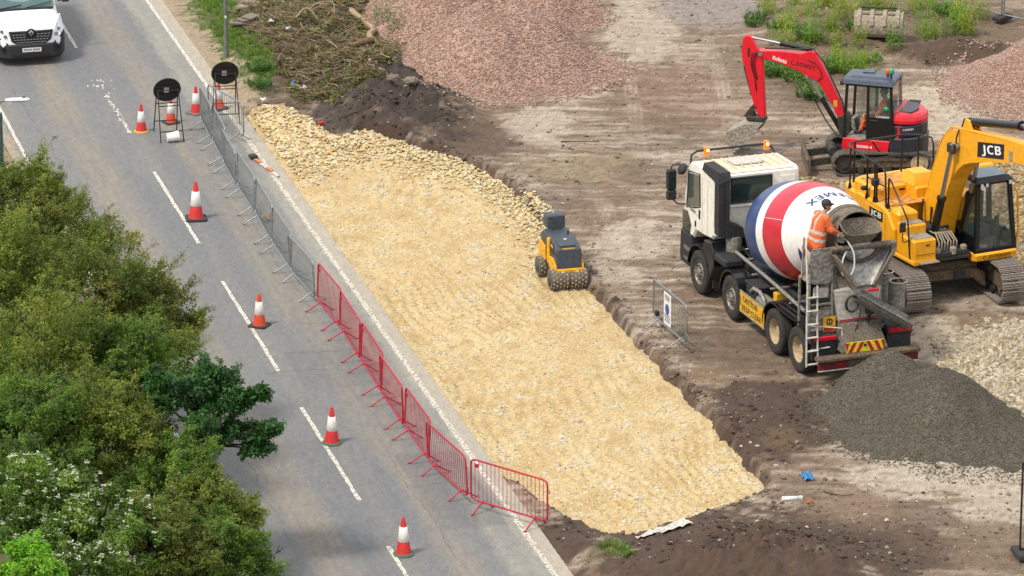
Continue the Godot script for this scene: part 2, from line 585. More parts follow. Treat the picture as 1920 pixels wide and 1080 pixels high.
# patches of ground: centre x, z, reach x, z, colour name
var PATCH := [
	[5.7, 9.3, 1.5, 2.8, "dkbrown", 1.0], [7.1, 16.4, 2.4, 2.3, "brown", 0.8], [9.1, 13.0, 1.8, 1.2, "pale", 0.9], [10.3, 14.8, 0.9, 1.6, "pale", 0.8],
	[4.8, -16.6, 1.9, 3.4, "redbrown", 0.5], [4.2, -13.0, 1.2, 2.0, "brown", 0.4], [1.2, -6.8, 0.9, 1.6, "brown", 0.5], [3.7, -23.2, 1.1, 3.8, "pale", 0.7], [5.9, -25.5, 1.6, 2.2, "grey", 0.9], [9.2, -23.2, 2.2, 4.2, "soilweed", 1.0],
	[12.8, -23.2, 2.6, 3.7, "soilweed", 1.0], [12.6, -20.3, 2.2, 1.2, "dkbrown", 0.9], [11.5, -15.0, 1.6, 2.6, "cream", 0.9], [0.6, -13.5, 1.1, 1.5, "pale", 0.7],
	[1.9, -9.6, 1.7, 1.2, "olive", 0.6], [-1.1, -12.0, 1.3, 2.0, "brown", 1.0], [2.9, -3.3, 1.0, 1.7, "pale", 0.7], [3.7, -9.1, 1.2, 1.2, "brown", 0.5],
	[2.4, -0.8, 0.8, 1.0, "pale", 0.6], [5.0, 4.7, 1.2, 1.6, "brown", 0.7], [4.5, 6.5, 0.5, 0.7, "ochre", 0.2], [5.9, 10.6, 0.4, 0.7, "ochre", 0.15],
	[9.9, 3.9, 0.8, 1.6, "cream", 0.9], [10.9, 0.8, 1.0, 1.2, "pale", 0.6], [-6.0, -20.8, 2.3, 6.4, "brush", 1.0], [-4.0, -25.0, 2.5, 4.0, "brush", 1.0], [-3.3, -15.0, 2.3, 4.4, "dark", 1.0],
	[-9.0, -25.0, 1.0, 4.6, "grass", 1.0], [-8.3, -21.0, 0.9, 3.4, "grass", 1.0], [-7.3, -18.3, 0.8, 2.6, "grass", 1.0], [-6.5, -15.0, 0.9, 0.9, "dkbrown", 1.0],
	[1.1, 16.4, 0.9, 1.4, "dkbrown", 1.0], [2.0, 17.6, 0.5, 0.9, "grass", 0.6], [4.8, 18.0, 3.6, 3.4, "dkbrown", 1.0], [7.6, 17.4, 2.0, 1.6, "dkbrown", 0.7], [7.2, 14.8, 0.9, 0.9, "tan", 0.8], [10.0, 17.0, 1.2, 1.4, "soilweed", 0.8],
	[8.4, -17.5, 2.0, 2.4, "brown", 0.6], [6.6, -19.5, 1.2, 2.6, "soilweed", 0.6]]

# wheel tracks on the haul road: x, z at the start and at the end
var TYRES := [[2.6, -26.0, 3.3, -10.0], [5.4, -24.0, 5.7, -9.0], [1.9, -9.0, 2.9, 2.0]]

func make_layout() -> void:
	DIRT = {"pale": lin(198, 187, 171), "brown": lin(108, 90, 74), "dkbrown": lin(88, 70, 57), "redbrown": lin(146, 114, 94), "grey": lin(158, 150, 146), "soilweed": lin(126, 108, 88),
		"cream": lin(198, 186, 166), "olive": lin(160, 146, 116), "ochre": lin(170, 145, 95), "brush": lin(104, 90, 72), "dark": lin(74, 63, 56), "grass": lin(98, 112, 58), "sand": lin(176, 160, 134), "tan": lin(146, 126, 106)}
	sdg.resize(SNX * SNZ)
	for j in SNZ:
		for i in SNX:
			var p := Vector2(SX0 + i * SD, SZ0 + j * SD)
			var best := 1e9
			var inside := false
			var n := BED.size()
			for k in n:
				var a := BED[k]
				var b := BED[(k + 1) % n]
				best = minf(best, Geometry2D.get_closest_point_to_segment(p, a, b).distance_squared_to(p))
				if (a.y > p.y) != (b.y > p.y) and p.x < (b.x - a.x) * (p.y - a.y) / (b.y - a.y) + a.x:
					inside = not inside
			sdg[j * SNX + i] = -sqrt(best) if inside else sqrt(best)

func bed_dist(x: float, z: float) -> float:
	var fx := (x - SX0) / SD
	var fz := (z - SZ0) / SD
	if fx < 0.0 or fz < 0.0 or fx >= SNX - 1 or fz >= SNZ - 1: return 5.0
	var i := int(fx)
	var j := int(fz)
	fx -= i; fz -= j
	var k := j * SNX + i
	return lerpf(lerpf(sdg[k], sdg[k + 1], fx), lerpf(sdg[k + SNX], sdg[k + SNX + 1], fx), fz)

func road_u(x: float, z: float) -> float:
	return (x + 6.87) * RC - z * RS

func road_v(x: float, z: float) -> float:
	return (x + 6.87) * RS + z * RC

func road_point(u: float, v: float, y := 0.0) -> Vector3:
	return Vector3(-6.87 + u * RC + v * RS, y, -u * RS + v * RC)

# low mounds that belong to the ground itself: x, z, reach x, reach z, height
var MOUND := [[-3.0, -14.3, 2.7, 4.0, 0.72], [-3.6, -18.2, 2.2, 2.8, 0.6], [-5.6, -21.5, 2.4, 5.0, 0.55], [-4.2, -26.0, 2.6, 4.0, 0.5], [5.0, 18.2, 3.4, 3.0, 0.62], [1.5, 18.0, 1.3, 2.4, 0.22],
	[12.6, -20.6, 2.6, 1.3, 0.4], [8.9, -23.0, 3.0, 4.0, 0.3], [5.6, 9.2, 1.2, 2.6, 0.12], [-7.3, -19.0, 1.4, 5.0, 0.25], [1.0, 17.0, 0.8, 1.2, 0.10]]

func ground_height(x: float, z: float) -> float:
	var u := road_u(x, z)
	if u < -3.35:
		return 0.02 + 0.25 * smoothstep(3.4, 6.0, -u) + nz_b.get_noise_2d(x, z) * 0.08
	var base := 0.0
	if u > 3.0: base = 0.08 * smoothstep(3.5, 5.2, u)
	for m: Array in MOUND:
		var dx: float = (x - m[0]) / m[2]
		var dz: float = (z - m[1]) / m[3]
		var d := dx * dx + dz * dz
		if d < 1.0: base += m[4] * (1.0 - d) * (1.0 - d) * smoothstep(3.3, 4.0, u) * (1.0 + 0.5 * nz_b.get_noise_2d(x * 1.4, z) + 0.16 * nz_c.get_noise_2d(x * 1.3, z * 0.9) + 0.05 * nz_d.get_noise_2d(x, z))
	if u > 3.3:
		base += (nz_b.get_noise_2d(x * 1.3, z * 0.9) * 0.03 + nz_c.get_noise_2d(x, z * 0.7) * 0.012 + nz_c.get_noise_2d(x * 0.28 + 11.0, z * 1.7 + 0.12 * x) * 0.005 + nz_d.get_noise_2d(x, z) * 0.012) * smoothstep(3.2, 3.9, u)
		# ruts left by wheels and tracks on the haul road
		var w := x - 3.2 - 0.05 * z + 1.3 * nz_a.get_noise_2d(z * 0.4, 7.0)
		if absf(w) < 2.4 and z < 4.0:
			base += 0.012 * sin(w * 9.0) * smoothstep(2.4, 1.6, absf(w))
	var s := bed_dist(x, z)
	if s < 0.5 or u < 3.3:
		var t := smoothstep(-0.16, 0.13, s + nz_b.get_noise_2d(x * 0.7, z * 0.7) * 0.14 + nz_c.get_noise_2d(x * 0.8, z * 0.8) * 0.06)
		base = lerpf(-0.34, base, t)
	if u < 3.34: base = minf(base, lerpf(-0.1, 0.0, smoothstep(3.2, 3.34, u)))
	return base

func ground_color(x: float, z: float, h: float) -> Color:
	var u := road_u(x, z)
	var n1 := nz_a.get_noise_2d(x * 1.6, z * 0.9)
	var n2 := nz_b.get_noise_2d(x * 0.8 + 40.0, z * 1.1)
	var n3 := nz_c.get_noise_2d(x * 0.8, z * 1.6 + 9.0)
	var c: Color
	if u < -3.2:
		c = DIRT.sand.lerp(DIRT.grass, clampf(smoothstep(3.5, 4.6, -u) + n2 * 0.5, 0.0, 1.0))
		return c.lerp(DIRT.brown, clampf(n3 * 0.7, 0.0, 0.5))
	# soil dragged about by machines: long smears across the haul road
	var w1 := nz_b.get_noise_2d(x * 0.30 + 0.25 * z + 3.0, z * 2.6 - x * 0.2)
	var w2 := nz_c.get_noise_2d(x * 0.28 + 11.0, z * 1.7 + 0.12 * x)
	c = DIRT.tan.lerp(DIRT.pale, clampf(0.22 + n1 * 0.8 + n2 * 0.4 + w1 * 1.1 + w2 * 0.9, 0.0, 1.0))
	c = c.lerp(DIRT.brown, clampf((w2 - w1) * 1.2 + n3 * 0.6 - 0.06, 0.0, 0.8))
	for p: Array in PATCH:
		var dx: float = (x - p[0]) / p[2]
		var dz: float = (z - p[1]) / p[3]
		var d := dx * dx + dz * dz
		if d < 1.6:
			var k := clampf((1.15 - d + n2 * 0.8 + n3 * 0.6) * 2.0, 0.0, 1.0) * float(p[5])
			c = c.lerp(DIRT[p[4]], k)
	for q: Array in TYRES:
		var f: float = (z - q[1]) / (q[3] - q[1])
		if f < 0.0 or f > 1.0: continue
		var off := x - lerpf(q[0], q[2], f) - 0.25 * sin(f * 3.0)
		if absf(off) < 0.24:
			var rib := 0.5 + 0.5 * cos(off * TAU / 0.16)
			c = c.lerp(DIRT.pale, clampf((0.15 + 0.5 * rib) * (0.75 + n2 * 1.5), 0.0, 0.8) * (1.0 - pow(absf(off) / 0.24, 4.0)) * sin(f * PI))
	# dusty edge between the white line and the grass
	if z < -14.5:
		c = c.lerp(DIRT.sand, clampf((4.15 - u + n2 * 0.8 + n3 * 0.6) * 2.5, 0.0, 1.0))
	var s := bed_dist(x, z)
	if s < 0.55 and u > 3.1:
		c = c.lerp(DIRT.dkbrown, clampf((0.22 - s + n3 * 0.5 + n2 * 0.3) * 4.0, 0.0, 0.9))
	var f := 1.0 + n3 * 0.35 + nz_d.get_noise_2d(x, z) * 0.25
	return Color(c.r * f, c.g * f, c.b * f)

func sheet(xs: PackedFloat32Array, zs: PackedFloat32Array, hf: Callable, cf: Callable, keep = null) -> ArrayMesh:
	# a relief sheet over a grid; keep(x, z, h) drops cells
	var nx := xs.size()
	var nz := zs.size()
	var V := PackedVector3Array(); V.resize(nx * nz)
	var N := PackedVector3Array(); N.resize(nx * nz)
	var C := PackedColorArray(); C.resize(nx * nz)
	var K := PackedByteArray(); K.resize(nx * nz)
	for j in nz:
		for i in nx:
			var h: float = hf.call(xs[i], zs[j])
			V[j * nx + i] = Vector3(xs[i], h, zs[j])
			K[j * nx + i] = 1 if keep == null or keep.call(xs[i], zs[j], h) else 0
	for j in nz:
		for i in nx:
			var k := j * nx + i
			var a := V[k - 1] if i > 0 else V[k]
			var b := V[k + 1] if i < nx - 1 else V[k]
			var c := V[k - nx] if j > 0 else V[k]
			var d := V[k + nx] if j < nz - 1 else V[k]
			N[k] = (d - c).cross(b - a).normalized()
			if K[k] == 1: C[k] = cf.call(xs[i], zs[j], V[k].y)
	var I := PackedInt32Array()
	for j in nz - 1:
		for i in nx - 1:
			var k := j * nx + i
			if K[k] + K[k + 1] + K[k + nx] + K[k + nx + 1] < 4: continue
			I.append_array([k, k + 1, k + nx, k + 1, k + nx + 1, k + nx])
	var A := []
	A.resize(Mesh.ARRAY_MAX)
	A[Mesh.ARRAY_VERTEX] = V
	A[Mesh.ARRAY_NORMAL] = N
	A[Mesh.ARRAY_COLOR] = C
	A[Mesh.ARRAY_INDEX] = I
	var am := ArrayMesh.new()
	am.add_surface_from_arrays(Mesh.PRIMITIVE_TRIANGLES, A)
	return am

func steps(a: float, b: float, d: float) -> PackedFloat32Array:
	var r := PackedFloat32Array()
	var n := int(ceil((b - a) / d))
	for i in n + 1: r.append(lerpf(a, b, float(i) / n))
	return r

func build_ground() -> void:
	var xs := PackedFloat32Array([-700, -300, -120, -60, -35, -22, -17])
	xs.append_array(steps(-14.5, 16.5, 0.075))
	xs.append_array(PackedFloat32Array([19, 24, 40, 80, 200, 700]))
	var zs := PackedFloat32Array([-900, -400, -180, -90, -55, -40, -34])
	zs.append_array(steps(-30.5, 22.0, 0.13))
	zs.append_array(PackedFloat32Array([24, 26, 30, 40, 70, 150, 400]))
	var o := put(self, "ground", sheet(xs, zs, ground_height, ground_color), M.soil)
	tag(o, "brown and pale churned earth of the building site", "", "", "structure")

func road_color(u: float, v: float, _h := 0.0) -> Color:
	var grey := lin(143, 143, 142)
	var blue := lin(133, 135, 138)
	var tan := lin(160, 152, 140)
	var n1 := nz_a.get_noise_2d(u * 3.0, v * 0.35)
	var n2 := nz_b.get_noise_2d(u * 2.0, v * 0.22)
	var n3 := nz_c.get_noise_2d(u * 1.5, v * 0.6)
	var n4 := nz_c.get_noise_2d(u * 5.0 + 30.0, v * 0.12)
	var c := grey.lerp(blue, clampf(0.5 + n1 + n4 * 0.4, 0.0, 1.0))
	# mud carried out by lorries and dried into the wheel tracks
	var t := 0.0
	for b: Array in [[-1.3, 0.68, 0.95], [1.35, 0.62, 0.8], [-2.75, 0.35, 0.35], [0.2, 0.3, 0.2]]:
		t = maxf(t, smoothstep(1.0, 0.25, absf(u - b[0] - n1 * 0.22) / b[1]) * b[2])
	t = clampf(t * (0.85 + n2 * 0.8 + n3 * 0.3 + n4 * 0.5), 0.0, 1.0)
	c = c.lerp(tan, t)
	# fine tyre lines pressed into the mud
	var l := absf(fmod(absf(u + 9.0 + n1 * 0.12) * 5.5, 1.0) - 0.5)
	if (absf(u + 1.3) < 0.55 or absf(u - 1.35) < 0.4) and l < 0.12: c = c.lerp(blue, 0.4 * clampf(0.6 + n2 * 2.0, 0.0, 1.0))
	# the pale strip between the fence and the edge line
	c = c.lerp(lin(174, 171, 160), smoothstep(1.95, 2.35, u + n3 * 0.1) * (0.75 + n2 * 0.5))
	c = c.lerp(lin(202, 192, 175), smoothstep(2.84, 2.98, u + n3 * 0.10) * 0.85)
	c = c.lerp(lin(190, 172, 144), smoothstep(2.9, 3.25, -u + n3 * 0.25) * 0.8)
	# relaid patches of newer asphalt
	if u > 0.35 and u < 2.3 and v > 4.9 and v < 7.6: c = c.lerp(lin(128, 128, 128), 0.45)
	if u > 1.35 and u < 2.75 and v > 12.2 and v < 16.8: c = c.lerp(lin(124, 124, 126), 0.5)
	var f := 1.0 + n3 * 0.10 + nz_d.get_noise_2d(u, v) * 0.14
	return Color(c.r * f, c.g * f, c.b * f)

func road_height(u: float, v: float) -> float:
	return -0.012 * u * u / 9.0 + nz_c.get_noise_2d(u * 0.3, v * 0.2) * 0.006

func build_road() -> void:
	var vs := PackedFloat32Array([-600, -200, -80, -45])
	vs.append_array(steps(-33.0, 21.0, 0.16))
	vs.append_array(PackedFloat32Array([26, 40, 90, 300]))
	var us := steps(-3.36, 3.32, 0.07)
	var X := Transform3D(Basis(Vector3.UP, ROAD_TURN), Vector3(-6.87, 0.0, 0))
	var road := put(self, "road", sheet(us, vs, road_height, road_color), M.asphalt, X)
	tag(road, "grey two lane asphalt road with dried mud in the wheel tracks", "", "", "structure")
	# the edge of the slab
	nb()
	for s in [-3.36, 3.32]:
		for k in 60:
			var v0 := -33.0 + k * 0.9
			var a := Vector3(s, road_height(s, v0), v0)
			var b := Vector3(s, road_height(s, v0 + 0.9), v0 + 0.9)
			quad_out(a, b, b + Vector3(0, -0.3, 0), a + Vector3(0, -0.3, 0), Vector3(0, 0, v0))
	done(road, "slab_edge", M.chassis)
	# painted lines, each a ragged strip 4 mm above the asphalt
	for d: Array in [[-37.0, -31.0], [-28.0, -22.15], [-9.81, -3.57], [-0.53, 6.2], [8.69, 14.66], [17.34, 23.0]]:
		stripe(road, d[0], d[1], 0.03, 0.045, 0.02)
	# the stretch that was scraped away, left as broken flakes
	for k in 110:
		var v := rng.randf_range(-18.8, -13.4)
		var spread := 0.035 if v > -17.2 else 0.22
		flake(road, 0.03 + rng.randfn(0.0, spread), v, rng.randf_range(0.02, 0.07))
	stripe(road, -60.0, -14.5, 2.88, 0.05, 0.02)
	stripe(road, -14.5, 21.0, 2.96, 0.06, 0.03, M.edge_paint)
	stripe(road, -60.0, 21.0, -2.98, 0.045, 0.02)
	# cracks and old joints
	for c: Array in [[[-1.9, 10.4], [-1.75, 12.5], [-1.95, 13.6], [-1.8, 15.2], [-1.9, 16.4]], [[1.25, 11.8], [1.2, 14.0], [1.3, 16.2], [1.2, 18.5]], [[-0.4, 6.3], [0.6, 6.2], [1.6, 6.5], [2.7, 6.4]], [[0.3, 5.0], [1.5, 5.15], [2.6, 5.0]],
			[[1.3, 14.2], [2.0, 14.0], [2.6, 14.25]], [[-2.35, -18.5], [-2.3, -15.6], [-2.2, -12.6], [-2.3, -9.5]], [[0.9, 3.0], [1.7, 3.1], [2.8, 2.9]], [[1.4, -5.0], [1.7, -3.2], [1.55, -1.4], [1.7, 1.0]], [[2.1, 9.0], [2.4, 9.15], [2.7, 9.0]], [[2.1, 2.0], [2.5, 2.1], [2.8, 2.0]]]:
		nb()
		ST.set_smooth_group(-1)
		var pts := []
		for i in c.size() - 1:
			for s in 14:
				var t := s / 14.0
				var u := lerpf(c[i][0], c[i + 1][0], t) + rng.randf_range(-0.03, 0.03)
				var v := lerpf(c[i][1], c[i + 1][1], t) + rng.randf_range(-0.02, 0.02)
				pts.append(Vector2(u, v))
		for i in pts.size() - 1:
			var a: Vector2 = pts[i]
			var b: Vector2 = pts[i + 1]
			var w := (b - a).orthogonal().normalized() * rng.randf_range(0.002, 0.008)
			var P := []
			for p: Vector2 in [a - w, a + w, b + w, b - w]: P.append(Vector3(p.x, road_height(p.x, p.y) + 0.003, p.y))
			tri_out(P[0], P[1], P[2], Vector3(a.x, -9, a.y)); tri_out(P[0], P[2], P[3], Vector3(a.x, -9, a.y))
		done(road, "crack", M.crack)

func stripe(road: Node, v0: float, v1: float, u: float, half: float, rough: float, m: Material = null) -> void:
	nb()
	ST.set_smooth_group(-1)
	var n := int(maxf(2.0, (v1 - v0) / 0.22))
	var pl := 0.0
	var pr := 0.0
	for i in n:
		var a := lerpf(v0, v1, float(i) / n)
		var b := lerpf(v0, v1, float(i + 1) / n)
		var l := rng.randf_range(-rough, rough) * 0.5
		var r := rng.randf_range(-rough, rough) * 0.5
		if rough > 0.025 and rng.randf() < 0.05: # a bite out of the worn edge line
			r -= half * 0.5
		var P := []
		for q: Vector2 in [Vector2(u - half + pl, a), Vector2(u + half + pr, a), Vector2(u + half + r, b), Vector2(u - half + l, b)]:
			P.append(Vector3(q.x, road_height(q.x, q.y) + 0.005, q.y))
		pl = l; pr = r
		tri_out(P[0], P[1], P[2], Vector3(u, -9, a)); tri_out(P[0], P[2], P[3], Vector3(u, -9, a))
	done(road, "painted_line", M.white_line if m == null else m)

func flake(road: Node, u: float, v: float, r: float) -> void:
	nb()
	ST.set_smooth_group(-1)
	var n := 6
	var ring := []
	for k in n:
		var t := TAU * k / n
		var q := Vector2(u + cos(t) * r * rng.randf_range(0.25, 0.7), v + sin(t) * r * rng.randf_range(0.6, 1.8))
		ring.append(Vector3(q.x, road_height(q.x, q.y) + 0.005, q.y))
	var c := Vector3(u, road_height(u, v) + 0.005, v)
	for k in n: tri_out(c, ring[k], ring[(k + 1) % n], Vector3(u, -9, v))
	done(road, "paint_flake", M.white_line)

func bed_height(x: float, z: float) -> float:
	var s := bed_dist(x, z)
	var u := road_u(x, z)
	var v := road_v(x, z)
	var w := u * 1.0 + 1.3 * nz_a.get_noise_2d(x * 0.45, z * 0.45)
	var mask := clampf(0.5 + 1.6 * nz_a.get_noise_2d(x * 0.9 + 30.0, z * 0.6), 0.0, 1.0)
	var ripple := sin(w * TAU / 0.30) * (0.7 + 0.3 * sin(v * TAU / 0.24))
	var far := smoothstep(-4.0, -8.5, v)
	return -0.16 + ripple * 0.036 * mask + nz_b.get_noise_2d(x, z) * 0.03 + nz_c.get_noise_2d(x * 1.6, z) * 0.014 + nz_d.get_noise_2d(x * 0.9, z * 0.9) * 0.014 + far * (0.30 * smoothstep(-1.5, -0.05, s) * smoothstep(3.3, 4.1, u) * lerpf(0.1, 1.0, smoothstep(-0.5, -4.0, x)) - 0.2 * smoothstep(0.0, 0.5, s)) + 0.10 * smoothstep(3.9, 3.3, u)

func bed_color(x: float, z: float, _h := 0.0) -> Color:
	var n1 := nz_a.get_noise_2d(x * 2.2 + 17.0, z * 1.3)
	var n2 := nz_b.get_noise_2d(x * 1.4 + 5.0, z)
	var n3 := nz_c.get_noise_2d(x * 1.5, z * 1.2)
	var c := lin(220, 194, 140).lerp(lin(233, 211, 162), clampf(0.5 + n1 * 1.1, 0.0, 1.0))
	c = c.lerp(lin(224, 210, 178), clampf((n2 - 0.15) * 2.0, 0.0, 0.6))
	c = c.lerp(lin(188, 157, 106), clampf((-n2 - 0.12 + n3 * 0.5) * 1.2, 0.0, 0.55))
	var f := 1.0 + n3 * 0.2 + nz_d.get_noise_2d(x * 1.1, z) * 0.30
	return Color(c.r * f, c.g * f, c.b * f)

func pebble_mesh(seed_: int, flat := 0.75) -> ArrayMesh:
	# a small angular stone: a twenty-sided solid with its corners pushed in and out
	var r := RandomNumberGenerator.new()
	r.seed = seed_
	var p := (1.0 + sqrt(5.0)) * 0.5
	var vv := [Vector3(-1, p, 0), Vector3(1, p, 0), Vector3(-1, -p, 0), Vector3(1, -p, 0), Vector3(0, -1, p), Vector3(0, 1, p), Vector3(0, -1, -p), Vector3(0, 1, -p), Vector3(p, 0, -1), Vector3(p, 0, 1), Vector3(-p, 0, -1), Vector3(-p, 0, 1)]
	for i in 12:
		vv[i] = vv[i].normalized() * r.randf_range(0.36, 0.58) * Vector3(1.0, flat, r.randf_range(0.75, 1.1))
	nb()
	ST.set_smooth_group(-1)
	for f: Array in [[0, 11, 5], [0, 5, 1], [0, 1, 7], [0, 7, 10], [0, 10, 11], [1, 5, 9], [5, 11, 4], [11, 10, 2], [10, 7, 6], [7, 1, 8], [3, 9, 4], [3, 4, 2], [3, 2, 6], [3, 6, 8], [3, 8, 9], [4, 9, 5], [2, 4, 11], [6, 2, 10], [8, 6, 7], [9, 8, 1]]:
		ST.set_color(Color.WHITE)
		tri_out(vv[f[0]], vv[f[1]], vv[f[2]], Vector3.ZERO)
	return shape()

func scatter(parent: Node, called: String, mesh: Mesh, m: Material, xf: Array[Transform3D], cols: PackedColorArray) -> MultiMeshInstance3D:
	var mm := MultiMesh.new()
	mm.transform_format = MultiMesh.TRANSFORM_3D
	mm.use_colors = true
	mm.mesh = mesh
	mm.instance_count = xf.size()
	var buf := PackedFloat32Array()
	buf.resize(xf.size() * 16)
	var k := 0
	for i in xf.size():
		var t := xf[i]
		var b := t.basis
		var c := cols[i]
		buf[k] = b.x.x; buf[k + 1] = b.y.x; buf[k + 2] = b.z.x; buf[k + 3] = t.origin.x
		buf[k + 4] = b.x.y; buf[k + 5] = b.y.y; buf[k + 6] = b.z.y; buf[k + 7] = t.origin.y
		buf[k + 8] = b.x.z; buf[k + 9] = b.y.z; buf[k + 10] = b.z.z; buf[k + 11] = t.origin.z
		buf[k + 12] = c.r; buf[k + 13] = c.g; buf[k + 14] = c.b; buf[k + 15] = 1.0
		k += 16
	mm.buffer = buf
	var o := MultiMeshInstance3D.new()
	o.multimesh = mm
	o.material_override = m
	o.name = called if parent != self else numbered(called)
	parent.add_child(o, true)
	o.set_meta("kind", "stuff")
	return o

func stone_at(p: Vector3, s: float) -> Transform3D:
	var b := Basis.from_euler(Vector3(rng.randf_range(-0.5, 0.5), rng.randf() * TAU, rng.randf_range(-0.5, 0.5)))
	return Transform3D(b.scaled(Vector3(s * rng.randf_range(0.8, 1.25), s * rng.randf_range(0.7, 1.1), s)), p)

func tone(cols: Array, f := 0.15) -> Color:
	var c: Color = cols[rng.randi() % cols.size()]
	var k := 1.0 + rng.randf_range(-f, f)
	return Color(c.r * k, c.g * k, c.b * k)

func build_gravel_bed() -> void:
	var o := put(self, "gravel_bed", sheet(steps(-7.4, 5.8, 0.05), steps(-15.5, 16.5, 0.085), bed_height, bed_color, func(x: float, z: float, _h: float) -> bool: return bed_dist(x, z) < (0.45 if z < -7.5 else 0.14) and road_u(x, z) > 3.3), M.gravel)
	tag(o, "rolled bed of crushed yellow limestone beside the road", "", "", "structure")
	# crushed limestone, far too fine to count
	var xf: Array[Transform3D] = []
	var cols := PackedColorArray()
	var pal := [lin(226, 200, 144), lin(236, 217, 170), lin(212, 180, 122), lin(244, 233, 204), lin(190, 158, 104)]
	var pal2 := [lin(242, 232, 204), lin(236, 220, 182), lin(232, 220, 194), lin(248, 242, 220), lin(222, 198, 150)]
	for k in 230000:
		var x := rng.randf_range(-7.3, 5.7)
		var z := rng.randf_range(-15.3, 16.4)
		var d := bed_dist(x, z)
		if d > 0.06 or road_u(x, z) < 3.33: continue
		var loose := clampf((nz_b.get_noise_2d(x * 1.4 + 5.0, z) - 0.16) * 2.2, 0.0, 0.8)
		var s := rng.randf_range(0.022, 0.06) * (1.0 + loose * 0.6)
		if rng.randf() < 0.10 + 0.12 * smoothstep(6.0, 13.0, z): s = rng.randf_range(0.065, 0.105)
		xf.append(stone_at(Vector3(x, bed_height(x, z) + s * (-0.22 + 0.2 * loose), z), s))
		cols.append(tone(pal2 if rng.randf() < maxf(loose * 0.8, 0.7 if s > 0.064 else 0.0) else pal, 0.26))
	var m := scatter(self, "gravel_chippings", pebble_mesh(3), M.pebble, xf, cols)
	tag(m, "crushed yellow limestone chippings pressed into the bed", "")
	# the bank of larger loose stones along the far edge of the bed
	var bank := thing("loose_stone_bank", "bank of loose cream limestone rocks along the far edge of the gravel bed", "stone bank")
	var meshes := []
	for k in 5: meshes.append(pebble_mesh(40 + k, 0.8))
	var singles := 0
	var xs: Array[Transform3D] = []
	var cs := PackedColorArray()
	var edge := [[-7.0, -14.6, 0.35], [-6.6, -14.9, 0.5], [-6.1, -14.4, 0.6], [-5.7, -13.4, 0.6], [-5.3, -12.6, 0.55], [-4.9, -11.8, 0.5], [-4.4, -11.6, 0.5], [-3.9, -12.3, 0.5], [-3.3, -11.9, 0.5], [-2.6, -11.1, 0.5], [-1.8, -10.7, 0.5], [-1.1, -10.1, 0.45], [-0.5, -9.3, 0.45], [0.0, -8.2, 0.4], [0.4, -7.0, 0.4], [0.7, -5.6, 0.35], [0.95, -4.2, 0.3], [1.2, -2.9, 0.25], [-6.3, -12.8, 0.7], [-5.9, -11.4, 0.6], [-5.4, -10.2, 0.45]]
	var jobs := []
	for e: Array in edge:
		for q in 330:
			var x: float = e[0] + rng.randfn(0.0, 0.36)
			var z: float = e[1] + rng.randfn(0.0, 0.75)
			if bed_dist(x, z) > 0.34 or road_u(x, z) < 3.5: continue
			var big: float = e[2]
			var s := rng.randf_range(0.05, 0.14) * (0.6 + big * 0.65)
			var lift := bed_height(x, z) + rng.randf() * 0.10 * big * smoothstep(-1.4, -0.1, bed_dist(x, z))
			if z > -7.5: lift = maxf(lift, ground_height(x, z))
			jobs.append([s, Vector3(x, lift + s * 0.2, z)])
	jobs.sort_custom(func(a: Array, b: Array) -> bool: return a[0] > b[0])
	for j: Array in jobs:
		if singles < 300:
			put(bank, "stone", meshes[singles % 5], M["stone_yellow_%d" % (singles % 4)], stone_at(j[1], j[0]))
			singles += 1
		else:
			xs.append(stone_at(j[1], j[0]))
			cs.append(tone([lin(242, 220, 170), lin(248, 236, 204), lin(232, 202, 142), lin(244, 228, 186)]))
	scatter(bank, "small_stones", meshes[2], M.pebble, xs, cs)

# ---------------------------------------------------------------- heaps
func heap_fn(cones: Array, rough: float) -> Callable:
	# each cone: x, z, radius, height, flat top radius
	return func(x: float, z: float) -> float:
		var h := -0.4
		for c: Array in cones:
			var dx := x - float(c[0])
			var dz := z - float(c[1])
			var d := sqrt(dx * dx + dz * dz)
			d += 0.22 * nz_b.get_noise_2d(x * 0.7, z * 0.7)
			var t := maxf(0.0, d - float(c[4])) / (float(c[2]) - float(c[4]))
			var y := float(c[3]) * (1.0 - t)
			y -= 0.10 * float(c[3]) * exp(-t * t * 30.0) # a rounded crown
			if t > 0.8: y += (minf(t, 1.15) - 0.8) * (minf(t, 1.15) - 0.8) * float(c[3]) * 1.2 # the foot runs out flatter
			h = maxf(h, y) if absf(h - y) > 0.12 else maxf(h, y) + (0.12 - absf(h - y)) * (0.12 - absf(h - y)) * 2.0
		return h + 0.06 + nz_b.get_noise_2d(x, z) * rough + nz_c.get_noise_2d(x, z) * rough * 0.35

func heap(called: String, label: String, cones: Array, rough: float, pal: Array, mt: Material, x0: float, x1: float, z0: float, z1: float) -> Array:
	var hf := heap_fn(cones, rough)
	var t := thing(called, label, "heap")
	var cf := func(x: float, z: float, _h: float) -> Color:
		var a: Color = pal[0]
		var c := a.lerp(pal[1], clampf(0.5 + nz_a.get_noise_2d(x * 2.0, z * 2.0) * 1.4, 0.0, 1.0))
		c = c.lerp(pal[2], clampf(nz_c.get_noise_2d(x * 1.5, z * 1.5) * 1.3, 0.0, 0.6))
		var f := 1.0 + nz_d.get_noise_2d(x * 1.5, z * 1.5) * 0.3
		return Color(c.r * f, c.g * f, c.b * f)
	put(t, "mound", sheet(steps(x0, x1, 0.06), steps(z0, z1, 0.08), hf, cf, func(_x: float, _z: float, h: float) -> bool: return h > -0.25), mt)
	return [t, hf]

